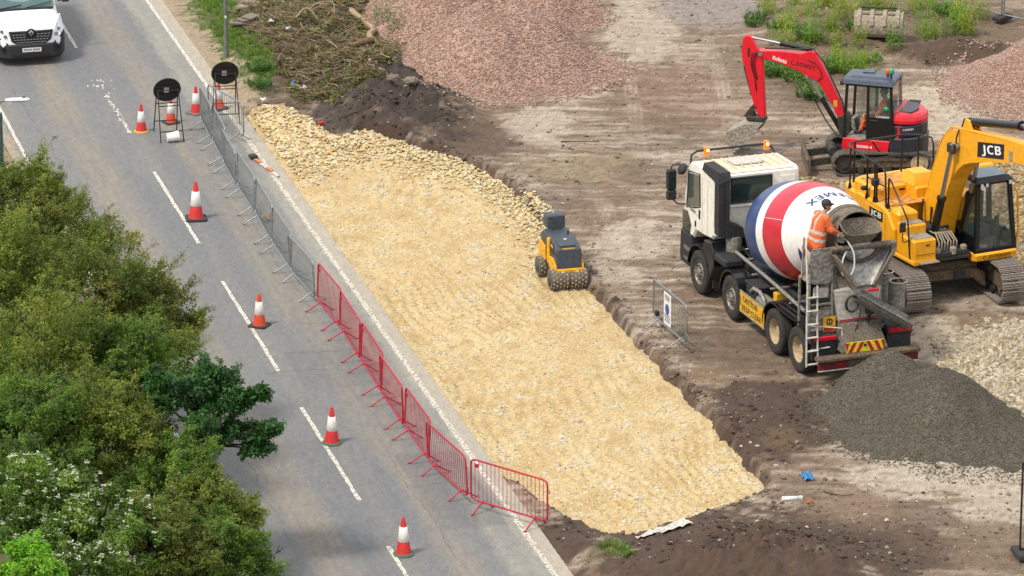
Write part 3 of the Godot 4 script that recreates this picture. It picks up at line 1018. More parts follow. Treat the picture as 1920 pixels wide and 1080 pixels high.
func heap_grains(hp: Array, called: String, n: int, s0: float, s1: float, pal: Array, x0: float, x1: float, z0: float, z1: float, mesh: Mesh, singles := 0, mats := "") -> void:
	var xf: Array[Transform3D] = []
	var cols := PackedColorArray()
	var hf: Callable = hp[1]
	var seen := []
	for k in n:
		var x := rng.randf_range(x0, x1)
		var z := rng.randf_range(z0, z1)
		var h: float = hf.call(x, z)
		var s := rng.randf_range(s0, s1)
		var p := Vector3(x, h + s * 0.12, z)
		if h < 0.06:
			# grains that rolled out past the foot
			if h < -0.22 or rng.randf() > 0.05 + (h + 0.22) * 0.7: continue
			s *= 1.25
			p.y = maxf(h, ground_height(x, z)) + s * 0.15
		if singles > 0 and seen.size() < singles and absf(x) < 10.9 + 0.036 * (18.0 - z):
			seen.append(1)
			put(hp[0], "stone", mesh, M["%s_%d" % [mats, rng.randi() % 4]], stone_at(p, s * 1.15))
			continue
		xf.append(stone_at(p, s))
		cols.append(tone(pal))
	scatter(hp[0], called, mesh, M.pebble, xf, cols)

func build_heaps() -> void:
	var red := [lin(192, 158, 142), lin(206, 174, 158), lin(172, 136, 120), lin(220, 196, 182), lin(184, 156, 144)]
	var pb := pebble_mesh(9)
	var a := heap("red_gravel_heap", "large heap of pinkish red gravel behind the dark soil mound", [[-0.8, -18.6, 2.9, 2.2, 0.1], [0.15, -18.9, 2.6, 2.2, 0.1], [-2.3, -23.4, 2.5, 2.1, 0.15], [-0.9, -25.9, 2.9, 2.3, 0.2], [1.1, -24.4, 1.5, 1.2, 0.2]], 0.05, red, M.gravel, -5.8, 4.4, -30.0, -14.6)
	heap_grains(a, "gravel_grains", 75000, 0.035, 0.075, red, -5.8, 4.4, -28.0, -14.6, pb)
	var b := heap("red_gravel_heap", "heap of pinkish red gravel cut off by the right edge of the picture", [[15.6, -17.2, 3.4, 2.0, 0.3], [17.0, -18.2, 3.2, 1.9, 0.3]], 0.05, red, M.gravel, 11.6, 18.5, -21.0, -13.4)
	heap_grains(b, "gravel_grains", 30000, 0.035, 0.075, red, 11.6, 18.0, -21.0, -13.4, pb)
	var dark := [lin(104, 99, 86), lin(115, 110, 96), lin(88, 83, 72), lin(128, 122, 108)]
	var c := heap("dark_sand_heap", "heap of dark grey damp sand behind the mixer lorry", [[8.4, 8.7, 1.6, 1.56, 0.08], [9.3, 9.9, 2.15, 1.58, 0.08], [10.3, 10.9, 1.6, 0.5, 0.1]], 0.05, dark, M.gravel, 5.9, 13.0, 5.6, 13.4)
	heap_grains(c, "sand_grains", 70000, 0.018, 0.04, dark, 6.0, 12.6, 6.0, 13.4, pb)
	var pale := [lin(214, 202, 176), lin(228, 220, 202), lin(196, 180, 148), lin(206, 196, 176), lin(180, 160, 126)]
	var d := heap("pale_stone_heap", "heap of pale cream stones in front of the yellow excavator", [[13.0, 5.8, 2.9, 1.1, 0.6], [12.7, 8.2, 2.3, 0.95, 0.4]], 0.06, [lin(170, 156, 130), lin(190, 176, 150), lin(140, 124, 100)], M.gravel, 9.6, 14.5, 2.2, 11.0)
	heap_grains(d, "small_stones", 14000, 0.05, 0.13, pale, 9.7, 14.0, 2.4, 10.8, pebble_mesh(21, 0.8), 300, "stone_pale")
	var yel := [lin(204, 184, 142), lin(216, 198, 158), lin(182, 158, 112), lin(160, 134, 90)]
	var e := heap("tan_rubble_heap", "heap of tan rubble behind the yellow excavator's cab", [[15.6, -5.6, 3.2, 2.0, 0.3], [15.0, -2.2, 2.4, 1.3, 0.3], [15.4, -9.4, 2.8, 1.4, 0.3]], 0.08, [lin(160, 138, 102), lin(180, 158, 120), lin(120, 100, 74)], M.gravel, 11.6, 17.5, -12.4, 1.0)
	heap_grains(e, "small_stones", 9000, 0.07, 0.17, yel, 11.8, 17.0, -12.2, 0.8, pebble_mesh(22, 0.8), 150, "stone_yellow")
	# small rubble pushed up in front of the red excavator
	var f := heap("tan_rubble_heap", "small pile of tan rubble in front of the red excavator's blade", [[7.1, -7.6, 0.9, 0.32, 0.1], [7.6, -6.6, 0.7, 0.25, 0.1]], 0.05, [lin(160, 138, 102), lin(180, 158, 120), lin(120, 100, 74)], M.gravel, 5.9, 8.6, -8.8, -5.6)
	heap_grains(f, "small_stones", 900, 0.05, 0.13, yel, 6.0, 8.5, -8.7, -5.7, pebble_mesh(23, 0.8))
	# loose stones and clods over the bare ground
	var xf: Array[Transform3D] = []
	var cols := PackedColorArray()
	var palg := [lin(150, 128, 108), lin(120, 98, 82), lin(214, 204, 190), lin(98, 78, 64), lin(186, 170, 150)]
	for k in 42000:
		var x := rng.randf_range(-9.0, 15.5)
		var z := rng.randf_range(-27.5, 18.5)
		if road_u(x, z) < 3.45: continue
		var dd := bed_dist(x, z)
		if dd < -0.05: continue
		var dens := 0.22 + maxf(0.0, nz_b.get_noise_2d(x + 3.0, z)) + (1.0 if dd < 0.9 else 0.0) + (0.5 if z > 13.0 or (x < -1.0 and z > -17.0 and z < -9.0) else 0.0)
		if rng.randf() > dens: continue
		var s := rng.randf_range(0.02, 0.06) if rng.randf() < 0.92 else rng.randf_range(0.07, 0.13)
		xf.append(stone_at(Vector3(x, ground_height(x, z) + s * 0.1, z), s))
		var soil := ground_color(x, z, 0.0)
		cols.append(tone(palg, 0.2) if rng.randf() < 0.45 else Color(soil.r * 0.8, soil.g * 0.8, soil.b * 0.8))
	var cx: Array[Transform3D] = []
	var cc := PackedColorArray()
	for k in 30000:
		var x := rng.randf_range(-8.0, 12.0)
		var z := rng.randf_range(-20.0, 18.6)
		if road_u(x, z) < 3.5: continue
		var dd := bed_dist(x, z)
		if dd < -0.03: continue
		var w := 0.0
		for p: Array in PATCH:
			if p[4] != "dkbrown" and p[4] != "dark": continue
			var ex: float = (x - p[0]) / p[2]
			var ez: float = (z - p[1]) / p[3]
			w = maxf(w, 1.1 - ex * ex - ez * ez)
		if dd < 0.35: w = maxf(w, 0.9)
		w *= clampf(0.5 + 2.2 * nz_b.get_noise_2d(x * 1.2 + 9.0, z), 0.0, 1.2)
		if rng.randf() > w: continue
		var s := rng.randf_range(0.03, 0.09) if rng.randf() < 0.85 else rng.randf_range(0.09, 0.17)
		cx.append(stone_at(Vector3(x, ground_height(x, z) + s * 0.05, z), s))
		var soil := ground_color(x, z, 0.0)
		var g := rng.randf_range(0.7, 1.25)
		cc.append(Color(soil.r * g, soil.g * g, soil.b * g))
	tag(scatter(self, "soil_clods", pebble_mesh(33, 0.8), M.pebble, cx, cc), "broken clods of dark soil on the mounds and along the cut edge", "")
	var m := scatter(self, "loose_stones", pebble_mesh(31, 0.7), M.pebble, xf, cols)
	tag(m, "small stones and clods strewn over the bare earth", "")
# ---------------------------------------------------------------- barriers, cones, signs
func round_frame(w: float, y0: float, y1: float, r: float) -> Array:
	var pts := []
	for c: Array in [[w - r, y0 + r, -90], [w - r, y1 - r, 0], [r, y1 - r, 90], [r, y0 + r, 180]]:
		for k in 5:
			var t := deg_to_rad(c[2] + k * 22.5)
			pts.append(Vector3(c[0] + cos(t) * r, c[1] + sin(t) * r, 0))
	return pts

func make_barrier(called: String, label: String, group: String, m: Material, plate: bool) -> Node3D:
	var t := thing(called, label, "barrier", Vector3.ZERO, 0.0, group)
	nb(); tb(round_frame(2.2, 0.2, 1.1, 0.12), 0.021, 7, true)
	done(t, "frame", m)
	nb(); tb([Vector3(0, 0.2, 0), Vector3(0, 1.1, 0)], 0.0065, 6)
	var bar := shape()
	for k in 18:
		var x := 0.115 + k * 0.1158
		put(t, "bar", bar, m, T(x, 0, 0))
	nb()
	for s: float in [-1.0, 1.0]:
		ST.set_smooth_group(-1)
		var a := Vector3(0, 0.21, 0.02 * s)
		var b := Vector3(0, 0.012, 0.32 * s)
		tb([a, b], 0.017, 5)
		tb([b, b + Vector3(0, 0, 0.05 * s)], 0.017, 5)
	bx(Vector3(0, 0.2, 0), Vector3(0.05, 0.06, 0.07))
	var foot := shape()
	for x: float in [0.34, 1.86]: put(t, "foot", foot, m, T(x, 0, 0))
	nb()
	for y: float in [0.42, 0.9]:
		tb([Vector3(2.2, y, 0), Vector3(2.26, y, 0.0), Vector3(2.26, y - 0.07, 0)], 0.011, 5)
	done(t, "coupling_hook", m)
	if plate:
		nb(); bx(Vector3(0.17, 0.98, 0.014), Vector3(0.11, 0.09, 0.012), 0.002)
		done(t, "owner_plate", m)
	return t

func set_barrier(o: Node3D, a: Vector2, b: Vector2, y := 0.0, lean := 0.0) -> void:
	var d := b - a
	o.position = Vector3(a.x, y, a.y)
	o.rotation = Vector3(0, atan2(-d.y, d.x), 0)
	o.rotate_object_local(Vector3.RIGHT, lean)
	o.scale = Vector3((d.length() - 0.06) / 2.2, 1, 1)

func build_barriers() -> void:
	var grey := [Vector2(-8.32, -13.71), Vector2(-7.9, -11.75), Vector2(-7.48, -9.75), Vector2(-7.02, -7.66), Vector2(-6.45, -5.4), Vector2(-5.92, -3.05), Vector2(-5.34, -0.79), Vector2(-4.64, 1.36)]
	var grey_say := ["grey steel crowd barrier nearest the signs at the far end of the fence", "grey steel crowd barrier second from the signs", "grey steel crowd barrier third from the signs", "grey steel crowd barrier in the middle of the grey run", "grey steel crowd barrier with a stone block behind it", "grey steel crowd barrier second from the first red one", "grey steel crowd barrier joined to the first red barrier"]
	var g0 := make_barrier("crowd_barrier", grey_say[0], "grey barriers along the road", M.galvanised, false)
	for k in 7:
		var o := g0 if k == 0 else copy_of(g0, "crowd_barrier", grey_say[k], Vector3.ZERO, 0)
		set_barrier(o, grey[k], grey[k + 1], 0.0, rng.randf_range(-0.06, 0.06))
	var ex := copy_of(g0, "crowd_barrier", "grey steel crowd barrier doubled up behind the fence by the far sign", Vector3.ZERO, 0)
	set_barrier(ex, Vector2(-8.12, -13.9), Vector2(-7.05, -11.95))
	var red := [Vector2(-4.62, 1.42), Vector2(-4.0, 3.45), Vector2(-3.46, 5.72), Vector2(-2.92, 7.95), Vector2(-2.36, 10.12), Vector2(-1.78, 12.28), Vector2(-0.9, 14.5)]
	var red_say := ["red crowd barrier joined to the last grey one", "red crowd barrier second from the grey ones", "red crowd barrier third from the grey ones", "red crowd barrier fourth from the grey ones", "red crowd barrier fifth from the grey ones", "red crowd barrier just before the one turned across the edge line"]
	var r0 := make_barrier("red_crowd_barrier", red_say[0], "red barriers along the road", M.red_barrier, true)
	for k in 6:
		var o := r0 if k == 0 else copy_of(r0, "red_crowd_barrier", red_say[k], Vector3.ZERO, 0)
		set_barrier(o, red[k], red[k + 1], 0.0, rng.randf_range(-0.06, 0.06))
	var last := copy_of(r0, "red_crowd_barrier", "last red crowd barrier, turned across the white edge line", Vector3.ZERO, 0)
	set_barrier(last, Vector2(-0.86, 14.58), Vector2(0.78, 15.95), 0.0)
	var alone := make_barrier("crowd_barrier", "grey crowd barrier with a white notice standing alone by the trench", "", M.galvanised, false)
	set_barrier(alone, Vector2(3.3, 2.92), Vector2(4.02, 4.95), 0.1)
	nb(); bx(Vector3(1.02, 0.66, 0.03), Vector3(0.46, 0.78, 0.008), 0.002)
	var board := done(alone, "notice_board", M.sign_white)
	nb(); lt([Vector2(0, 0), Vector2(0.13, 0)], T(1.02, 0.66, 0.0362, 0, 90), 20)
	done(board, "blue_disc", M.sign_blue)
	nb()
	for k in 7:
		var y := 0.98 - k * 0.045 if k < 3 else 0.52 - (k - 3) * 0.05
		bx(Vector3(1.02, y, 0.036), Vector3([0.3, 0.34, 0.26, 0.34, 0.36, 0.3, 0.33][k], 0.02, 0.004), 0.0)
	done(board, "print", M.text_navy)
	nb(); bx(Vector3(0.3, 0.35, 0.02), Vector3(0.12, 0.14, 0.09), 0.02)
	done(alone, "clip", M.black_plastic)

func cone_at(label: String, x: float, z: float, high: float, body: Material, base: Material, square := true, lean := 0.0, sleeve_top := 0.64) -> void:
	var t := thing("traffic_cone", label, "traffic cone", Vector3(x, 0.0, z), rng.randf() * 1.5, "traffic cones")
	var k := high
	var rb := 0.19 * k
	var rad := func(f: float) -> float: return lerpf(rb, 0.034 * k, f)
	nb()
	if square:
		var P := []
		for c in 4:
			for j in 3:
				var a := deg_to_rad(c * 90 + 15 + j * 30)
				P.append(Vector2(cos(a), sin(a)) * 0.0 + Vector2(signf(cos(a)), signf(sin(a))) * 0.20 * k + Vector2(cos(a), sin(a)) * 0.07 * k)
		pm(P, 0.0, 0.055 * k, T(0, 0, 0, 0, -90), 0.012)
	else:
		lt([Vector2(0, 0.0), Vector2(0.27 * k, 0.0), Vector2(0.27 * k, 0.03 * k), Vector2(0.23 * k, 0.06 * k), Vector2(0.0, 0.065 * k)], Transform3D(), 8, 0, TAU, false)
	done(t, "base", base)
	nb()
	lt([Vector2(rb * 1.06, 0.05 * k), Vector2(rad.call(0.06), 0.1 * k), Vector2(rad.call(0.95), 0.955 * k), Vector2(0.026 * k, 0.985 * k), Vector2(0.015 * k, 0.992 * k), Vector2(0, 0.992 * k)], Transform3D(), 22)
	done(t, "body", body)
	nb()
	var f0 := 0.36
	lt([Vector2(rad.call(f0) + 0.001, f0 * k), Vector2(rad.call(f0) + 0.005, f0 * k + 0.004), Vector2(rad.call(sleeve_top) + 0.007 * k, sleeve_top * k + 0.09 * k), Vector2(rad.call(sleeve_top + 0.09) + 0.001, sleeve_top * k + 0.093 * k)], Transform3D(), 22)
	done(t, "reflective_sleeve", M.cone_white)
	t.rotate_object_local(Vector3(1, 0, 0.4).normalized(), lean if lean != 0.0 else rng.randf_range(-0.035, 0.035))

func make_sign(label: String, at: Vector3, turn: float) -> void:
	var t := thing("road_sign", label, "road sign", at, turn, "road signs on folding frames")
	var top := 1.42
	nb()
	for s: float in [-1.0, 1.0]: tb([Vector3(s * 0.31, 0.0, 0.56), Vector3(s * 0.27, top - 0.1, 0.04)], 0.016, 5)
	for f: float in [0.20, 0.68, 0.97]: tb([Vector3(-0.31 + 0.04 * f, 1.32 * f, lerpf(0.56, 0.04, f)), Vector3(0.31 - 0.04 * f, 1.32 * f, lerpf(0.56, 0.04, f))], 0.014, 5)
	done(t, "near_frame", M.black_paint)
	nb()
	for s: float in [-1.0, 1.0]: tb([Vector3(s * 0.31, 0.0, -0.56), Vector3(s * 0.28, top - 0.1, -0.05)], 0.016, 5)
	for f: float in [0.22, 0.60]: tb([Vector3(-0.30, top * f, lerpf(-0.56, -0.04, f)), Vector3(0.30, top * f, lerpf(-0.56, -0.04, f))], 0.014, 5)
	done(t, "far_frame", M.black_paint)
	var X := T(0, 1.26, -0.09, 0, 90 + 20)
	nb(); lt([Vector2(0, -0.008), Vector2(0.355, -0.008), Vector2(0.37, -0.016), Vector2(0.37, 0.012), Vector2(0, 0.012)], X, 36, 0, TAU, false)
	var disc := done(t, "sign_plate", M.black_paint)
	nb()
	bx(Vector3(0, 0.025, -0.12), Vector3(0.68, 0.025, 0.035), 0.003, X); bx(Vector3(0, 0.025, 0.13), Vector3(0.66, 0.025, 0.035), 0.003, X)
	done(disc, "stiffener", M.black_paint)
	nb(); bx(Vector3(-0.02, 0.018, -0.01), Vector3(0.13, 0.004, 0.17), 0.0, X)
	done(disc, "label", M.pale_grey)

func build_cones_and_signs() -> void:
	cone_at("red and white traffic cone on a yellow base, left of the black sign", -9.87, -13.15, 0.78, M.cone_red, M.base_yellow, false)
	cone_at("red and white traffic cone behind the near black sign frame", -9.14, -14.0, 0.75, M.cone_orange, M.rubber)
	cone_at("red and white traffic cone at the far end of the grey barriers", -8.53, -14.9, 0.78, M.cone_red, M.base_grey)
	cone_at("red and white traffic cone behind the far black sign frame", -7.93, -15.35, 0.78, M.cone_orange, M.rubber)
	cone_at("tallest red and white traffic cone, standing beside the farthest whole centre dash", -7.92, -5.45, 1.0, M.cone_red, M.rubber)
	cone_at("orange and white traffic cone beside the middle centre dash", -5.91, 2.8, 0.82, M.cone_orange, M.rubber)
	cone_at("red and white traffic cone on a green base, beside the near centre dash", -3.93, 10.7, 0.86, M.cone_red, M.base_green, false)
	cone_at("red and white traffic cone at the bottom of the picture on the centre line", -2.22, 17.25, 0.84, M.cone_red, M.base_green, false)
	make_sign("round black sign back on a folding frame out on the road", Vector3(-9.11, 0.0, -12.72), 0.24)
	make_sign("round black sign back on a folding frame by the grass verge", Vector3(-7.68, 0.0, -14.35), 0.16)
	# white tub lying on its side under the near sign
	var t := thing("plastic_tub", "white plastic tub lying on its side under the near black sign", "tub", Vector3(-8.98, 0.0, -12.2), 0.25)
	nb()
	var X := T(-0.14, 0.125, 0, 0, 0, -84)
	lt([Vector2(0, 0.0), Vector2(0.115, 0.0), Vector2(0.135, 0.3), Vector2(0.145, 0.3), Vector2(0.145, 0.32), Vector2(0.128, 0.32), Vector2(0.108, 0.02), Vector2(0, 0.02)], X, 24, 0, TAU, false)
	done(t, "bucket", M.white_paint)
	nb(); tb([Vector3(0.1, 0.02, 0.12), Vector3(0.02, 0.015, 0.26), Vector3(-0.02, 0.02, 0.1)], 0.005, 5)
	done(t, "handle", M.steel)

# ---------------------------------------------------------------- posts and fences
func mesh_fence(label: String, a: Vector2, b: Vector2, y: float, m: Material) -> void:
	var d := b - a
	var L := d.length()
	var t := thing("mesh_fence_panel", label, "fence", Vector3(a.x, y, a.y), atan2(-d.y, d.x), "temporary mesh fence panels")
	nb()
	for x: float in [0.0, L]: tb([Vector3(x, 0.0, 0), Vector3(x, 2.05, 0)], 0.022, 7)
	done(t, "post", m)
	nb()
	for yy: float in [0.16, 1.96]: tb([Vector3(0, yy, 0), Vector3(L, yy, 0)], 0.026, 7)
	done(t, "rail", m)
	nb()
	var k := 0.1
	while k < L:
		tb([Vector3(k, 0.16, 0.008), Vector3(k, 1.96, 0.008)], 0.0022, 3)
		k += 0.075
	for j in 9: tb([Vector3(0, 0.3 + j * 0.2, 0.005), Vector3(L, 0.3 + j * 0.2, 0.005)], 0.0022, 3)
	done(t, "wire_mesh", M.galvanised).set_meta("kind", "stuff")
	nb(); bx(Vector3(0, 0.07, 0), Vector3(0.22, 0.14, 0.62), 0.03)
	done(t, "rubber_foot", M.rubber)

func build_posts_and_fences() -> void:
	mesh_fence("galvanised mesh fence panel among the weeds left of its post", Vector2(14.1, -24.0), Vector2(11.6, -26.5), 0.15, M.galvanised)
	mesh_fence("galvanised mesh fence panel running off the top right corner", Vector2(14.16, -23.92), Vector2(16.7, -21.6), 0.15, M.galvanised)
	mesh_fence("dark mesh fence panel whose black rubber foot shows at the bottom right corner", Vector2(10.36, 17.6), Vector2(13.8, 16.9), 0.1, M.black_paint)
	var p := thing("steel_post", "grey steel lamp post in the grass verge, its top out of the picture", "post", Vector3(-8.0, 0.05, -20.07))
	nb(); cy(Vector3(0, 0, 0), Vector3(0, 6.0, 0), 0.058, 0.045, 12)
	done(p, "shaft", M.pole_grey)
	nb(); cy(Vector3(0, 0, 0), Vector3(0, 0.5, 0), 0.066, 0.066, 12)
	done(p, "sleeve", M.pole_grey)
	nb(); bx(Vector3(0, 1.25, 0.06), Vector3(0.05, 0.07, 0.02)); done(p, "tag_plate", M.sign_white)
	var t := thing("street_lamp", "street lamp with pale head and green grey pole above the hedge", "street lamp", Vector3(-11.93, 0.1, 2.0), 0.0)
	nb(); cy(Vector3(0, 0, 0), Vector3(0, 4.85, 0), 0.10, 0.085, 16)
	cy(Vector3(0, 4.72, 0), Vector3(0, 4.78, 0), 0.094, 0.094, 16)
	done(t, "pole", M.pole_green)
	nb(); tb([Vector3(0, 4.85, 0), Vector3(0, 5.0, 0), Vector3(0.02, 5.07, 0), Vector3(0.07, 5.13, 0), Vector3(0.16, 5.15, 0), Vector3(0.24, 5.155, 0)], 0.022, 8)
	done(t, "arm", M.pole_grey)
	nb()
	var rings := []
	for r: Array in [[0.16, 0.03, 0.03], [0.2, 0.06, 0.045], [0.3, 0.085, 0.055], [0.55, 0.10, 0.06], [0.68, 0.085, 0.05], [0.735, 0.04, 0.03]]:
		var ring := []
		for k in 14:
			var a := TAU * k / 14
			ring.append(Vector3(r[0], 5.16 + sin(a) * r[2] * (1.0 if sin(a) > 0 else 0.6) + (r[0] - 0.2) * 0.03, cos(a) * r[1]))
		rings.append(ring)
	loft(rings)
	var head := done(t, "lamp_head", M.lamp_grey)
	nb(); bx(Vector3(0.6, 5.235, 0.0), Vector3(0.06, 0.03, 0.06), 0.008); done(head, "light_sensor", M.black_plastic)
	nb(); bx(Vector3(0.46, 5.118, 0), Vector3(0.4, 0.02, 0.13), 0.008); done(head, "diffuser", M.lens_clear)
# ---------------------------------------------------------------- vehicles
func pmx(zy: Array, x0: float, x1: float, ch := 0.01) -> void:
	# a side outline given as (z, y), pushed across from x0 to x1
	var P := []
	for p: Vector2 in zy: P.append(Vector2(-p.x, p.y))
	pm(P, x0, x1, Transform3D(Basis(Vector3(0, 0, -1), Vector3(0, 1, 0), Vector3(1, 0, 0)), Vector3.ZERO), ch)

func pmy(xz: Array, y0: float, y1: float, ch := 0.01) -> void:
	# a plan outline given as (x, z), pushed up from y0 to y1
	var P := []
	for p: Vector2 in xz: P.append(Vector2(p.x, -p.y))
	pm(P, y0, y1, Transform3D(Basis(Vector3(1, 0, 0), Vector3(0, 0, -1), Vector3(0, 1, 0)), Vector3.ZERO), ch)

func V2(a: float, b: float) -> Vector2:
	return Vector2(a, b)

func V3(a: float, b: float, c: float) -> Vector3:
	return Vector3(a, b, c)

func arc2(cx: float, cy_: float, r: float, a0: float, a1: float, n: int) -> Array:
	var o := []
	for k in n + 1:
		var t := deg_to_rad(lerpf(a0, a1, float(k) / n))
		o.append(Vector2(cx + cos(t) * r, cy_ + sin(t) * r))
	return o

func wheel(parent: Node, x: float, z: float, r: float, w: float, side: float, rim: Material, deep: bool, called := "wheel") -> void:
	# side -1: the outer face looks to -x
	var X := Transform3D(Basis(Vector3(0, 1, 0), Vector3(side, 0, 0), Vector3(0, 0, -side)), Vector3(x, r, z))
	nb()
	var h := w * 0.5
	lt([V2(r * 0.56, -h), V2(r * 0.9, -h), V2(r * 0.985, -h * 0.82), V2(r, -h * 0.6), V2(r, -h * 0.32), V2(r * 0.972, -h * 0.3), V2(r * 0.972, -h * 0.22), V2(r, -h * 0.2), V2(r, h * 0.2), V2(r * 0.972, h * 0.22), V2(r * 0.972, h * 0.3), V2(r, h * 0.32), V2(r, h * 0.6), V2(r * 0.985, h * 0.82), V2(r * 0.9, h), V2(r * 0.7, h * 1.02), V2(r * 0.57, h * 0.86), V2(r * 0.56, h * 0.5)], X, 36, 0, TAU, false)
	var ty := done(parent, called, M.tyre)
	nb()
	if deep:
		lt([V2(r * 0.575, h * 0.8), V2(r * 0.55, h * 0.82), V2(r * 0.52, h * 0.4), V2(r * 0.5, -h * 0.2), V2(r * 0.3, -h * 0.25), V2(r * 0.26, -h * 0.1), V2(r * 0.2, h * 0.25), V2(0, h * 0.3)], X, 28, 0, TAU, false)
	else:
		lt([V2(r * 0.575, h * 0.8), V2(r * 0.55, h * 0.84), V2(r * 0.5, h * 0.5), V2(r * 0.44, h * 0.45), V2(r * 0.38, h * 0.72), V2(r * 0.2, h * 0.82), V2(r * 0.18, h * 1.0), V2(r * 0.12, h * 1.05), V2(0, h * 1.05)], X, 28, 0, TAU, false)
	var ri := done(ty, "rim", rim)
	nb()
	for k in 10:
		var a := TAU * k / 10
		var q := X * V3(cos(a) * r * 0.31, h * (0.7 if not deep else -0.24), sin(a) * r * 0.31)
		var q2 := X * V3(cos(a) * r * 0.31, h * (0.95 if not deep else 0.0), sin(a) * r * 0.31)
		cy(q, q2, r * 0.035, r * 0.03, 6)
	done(ri, "wheel_nuts", M.rubber if not deep else rim)

func ring_of(z: float, hb: float, ht: float, y0: float, y1: float, e := 5.0, n := 24) -> Array:
	var o := []
	for k in n:
		var a := TAU * k / n
		var c := cos(a)
		var s := sin(a)
		var y := (y0 + y1) * 0.5 + (y1 - y0) * 0.5 * signf(s) * pow(absf(s), 2.0 / e)
		var f := clampf((y - y0) / (y1 - y0), 0.0, 1.0)
		o.append(Vector3(lerpf(hb, ht, f * f) * signf(c) * pow(absf(c), 2.0 / e), y, z))
	return o

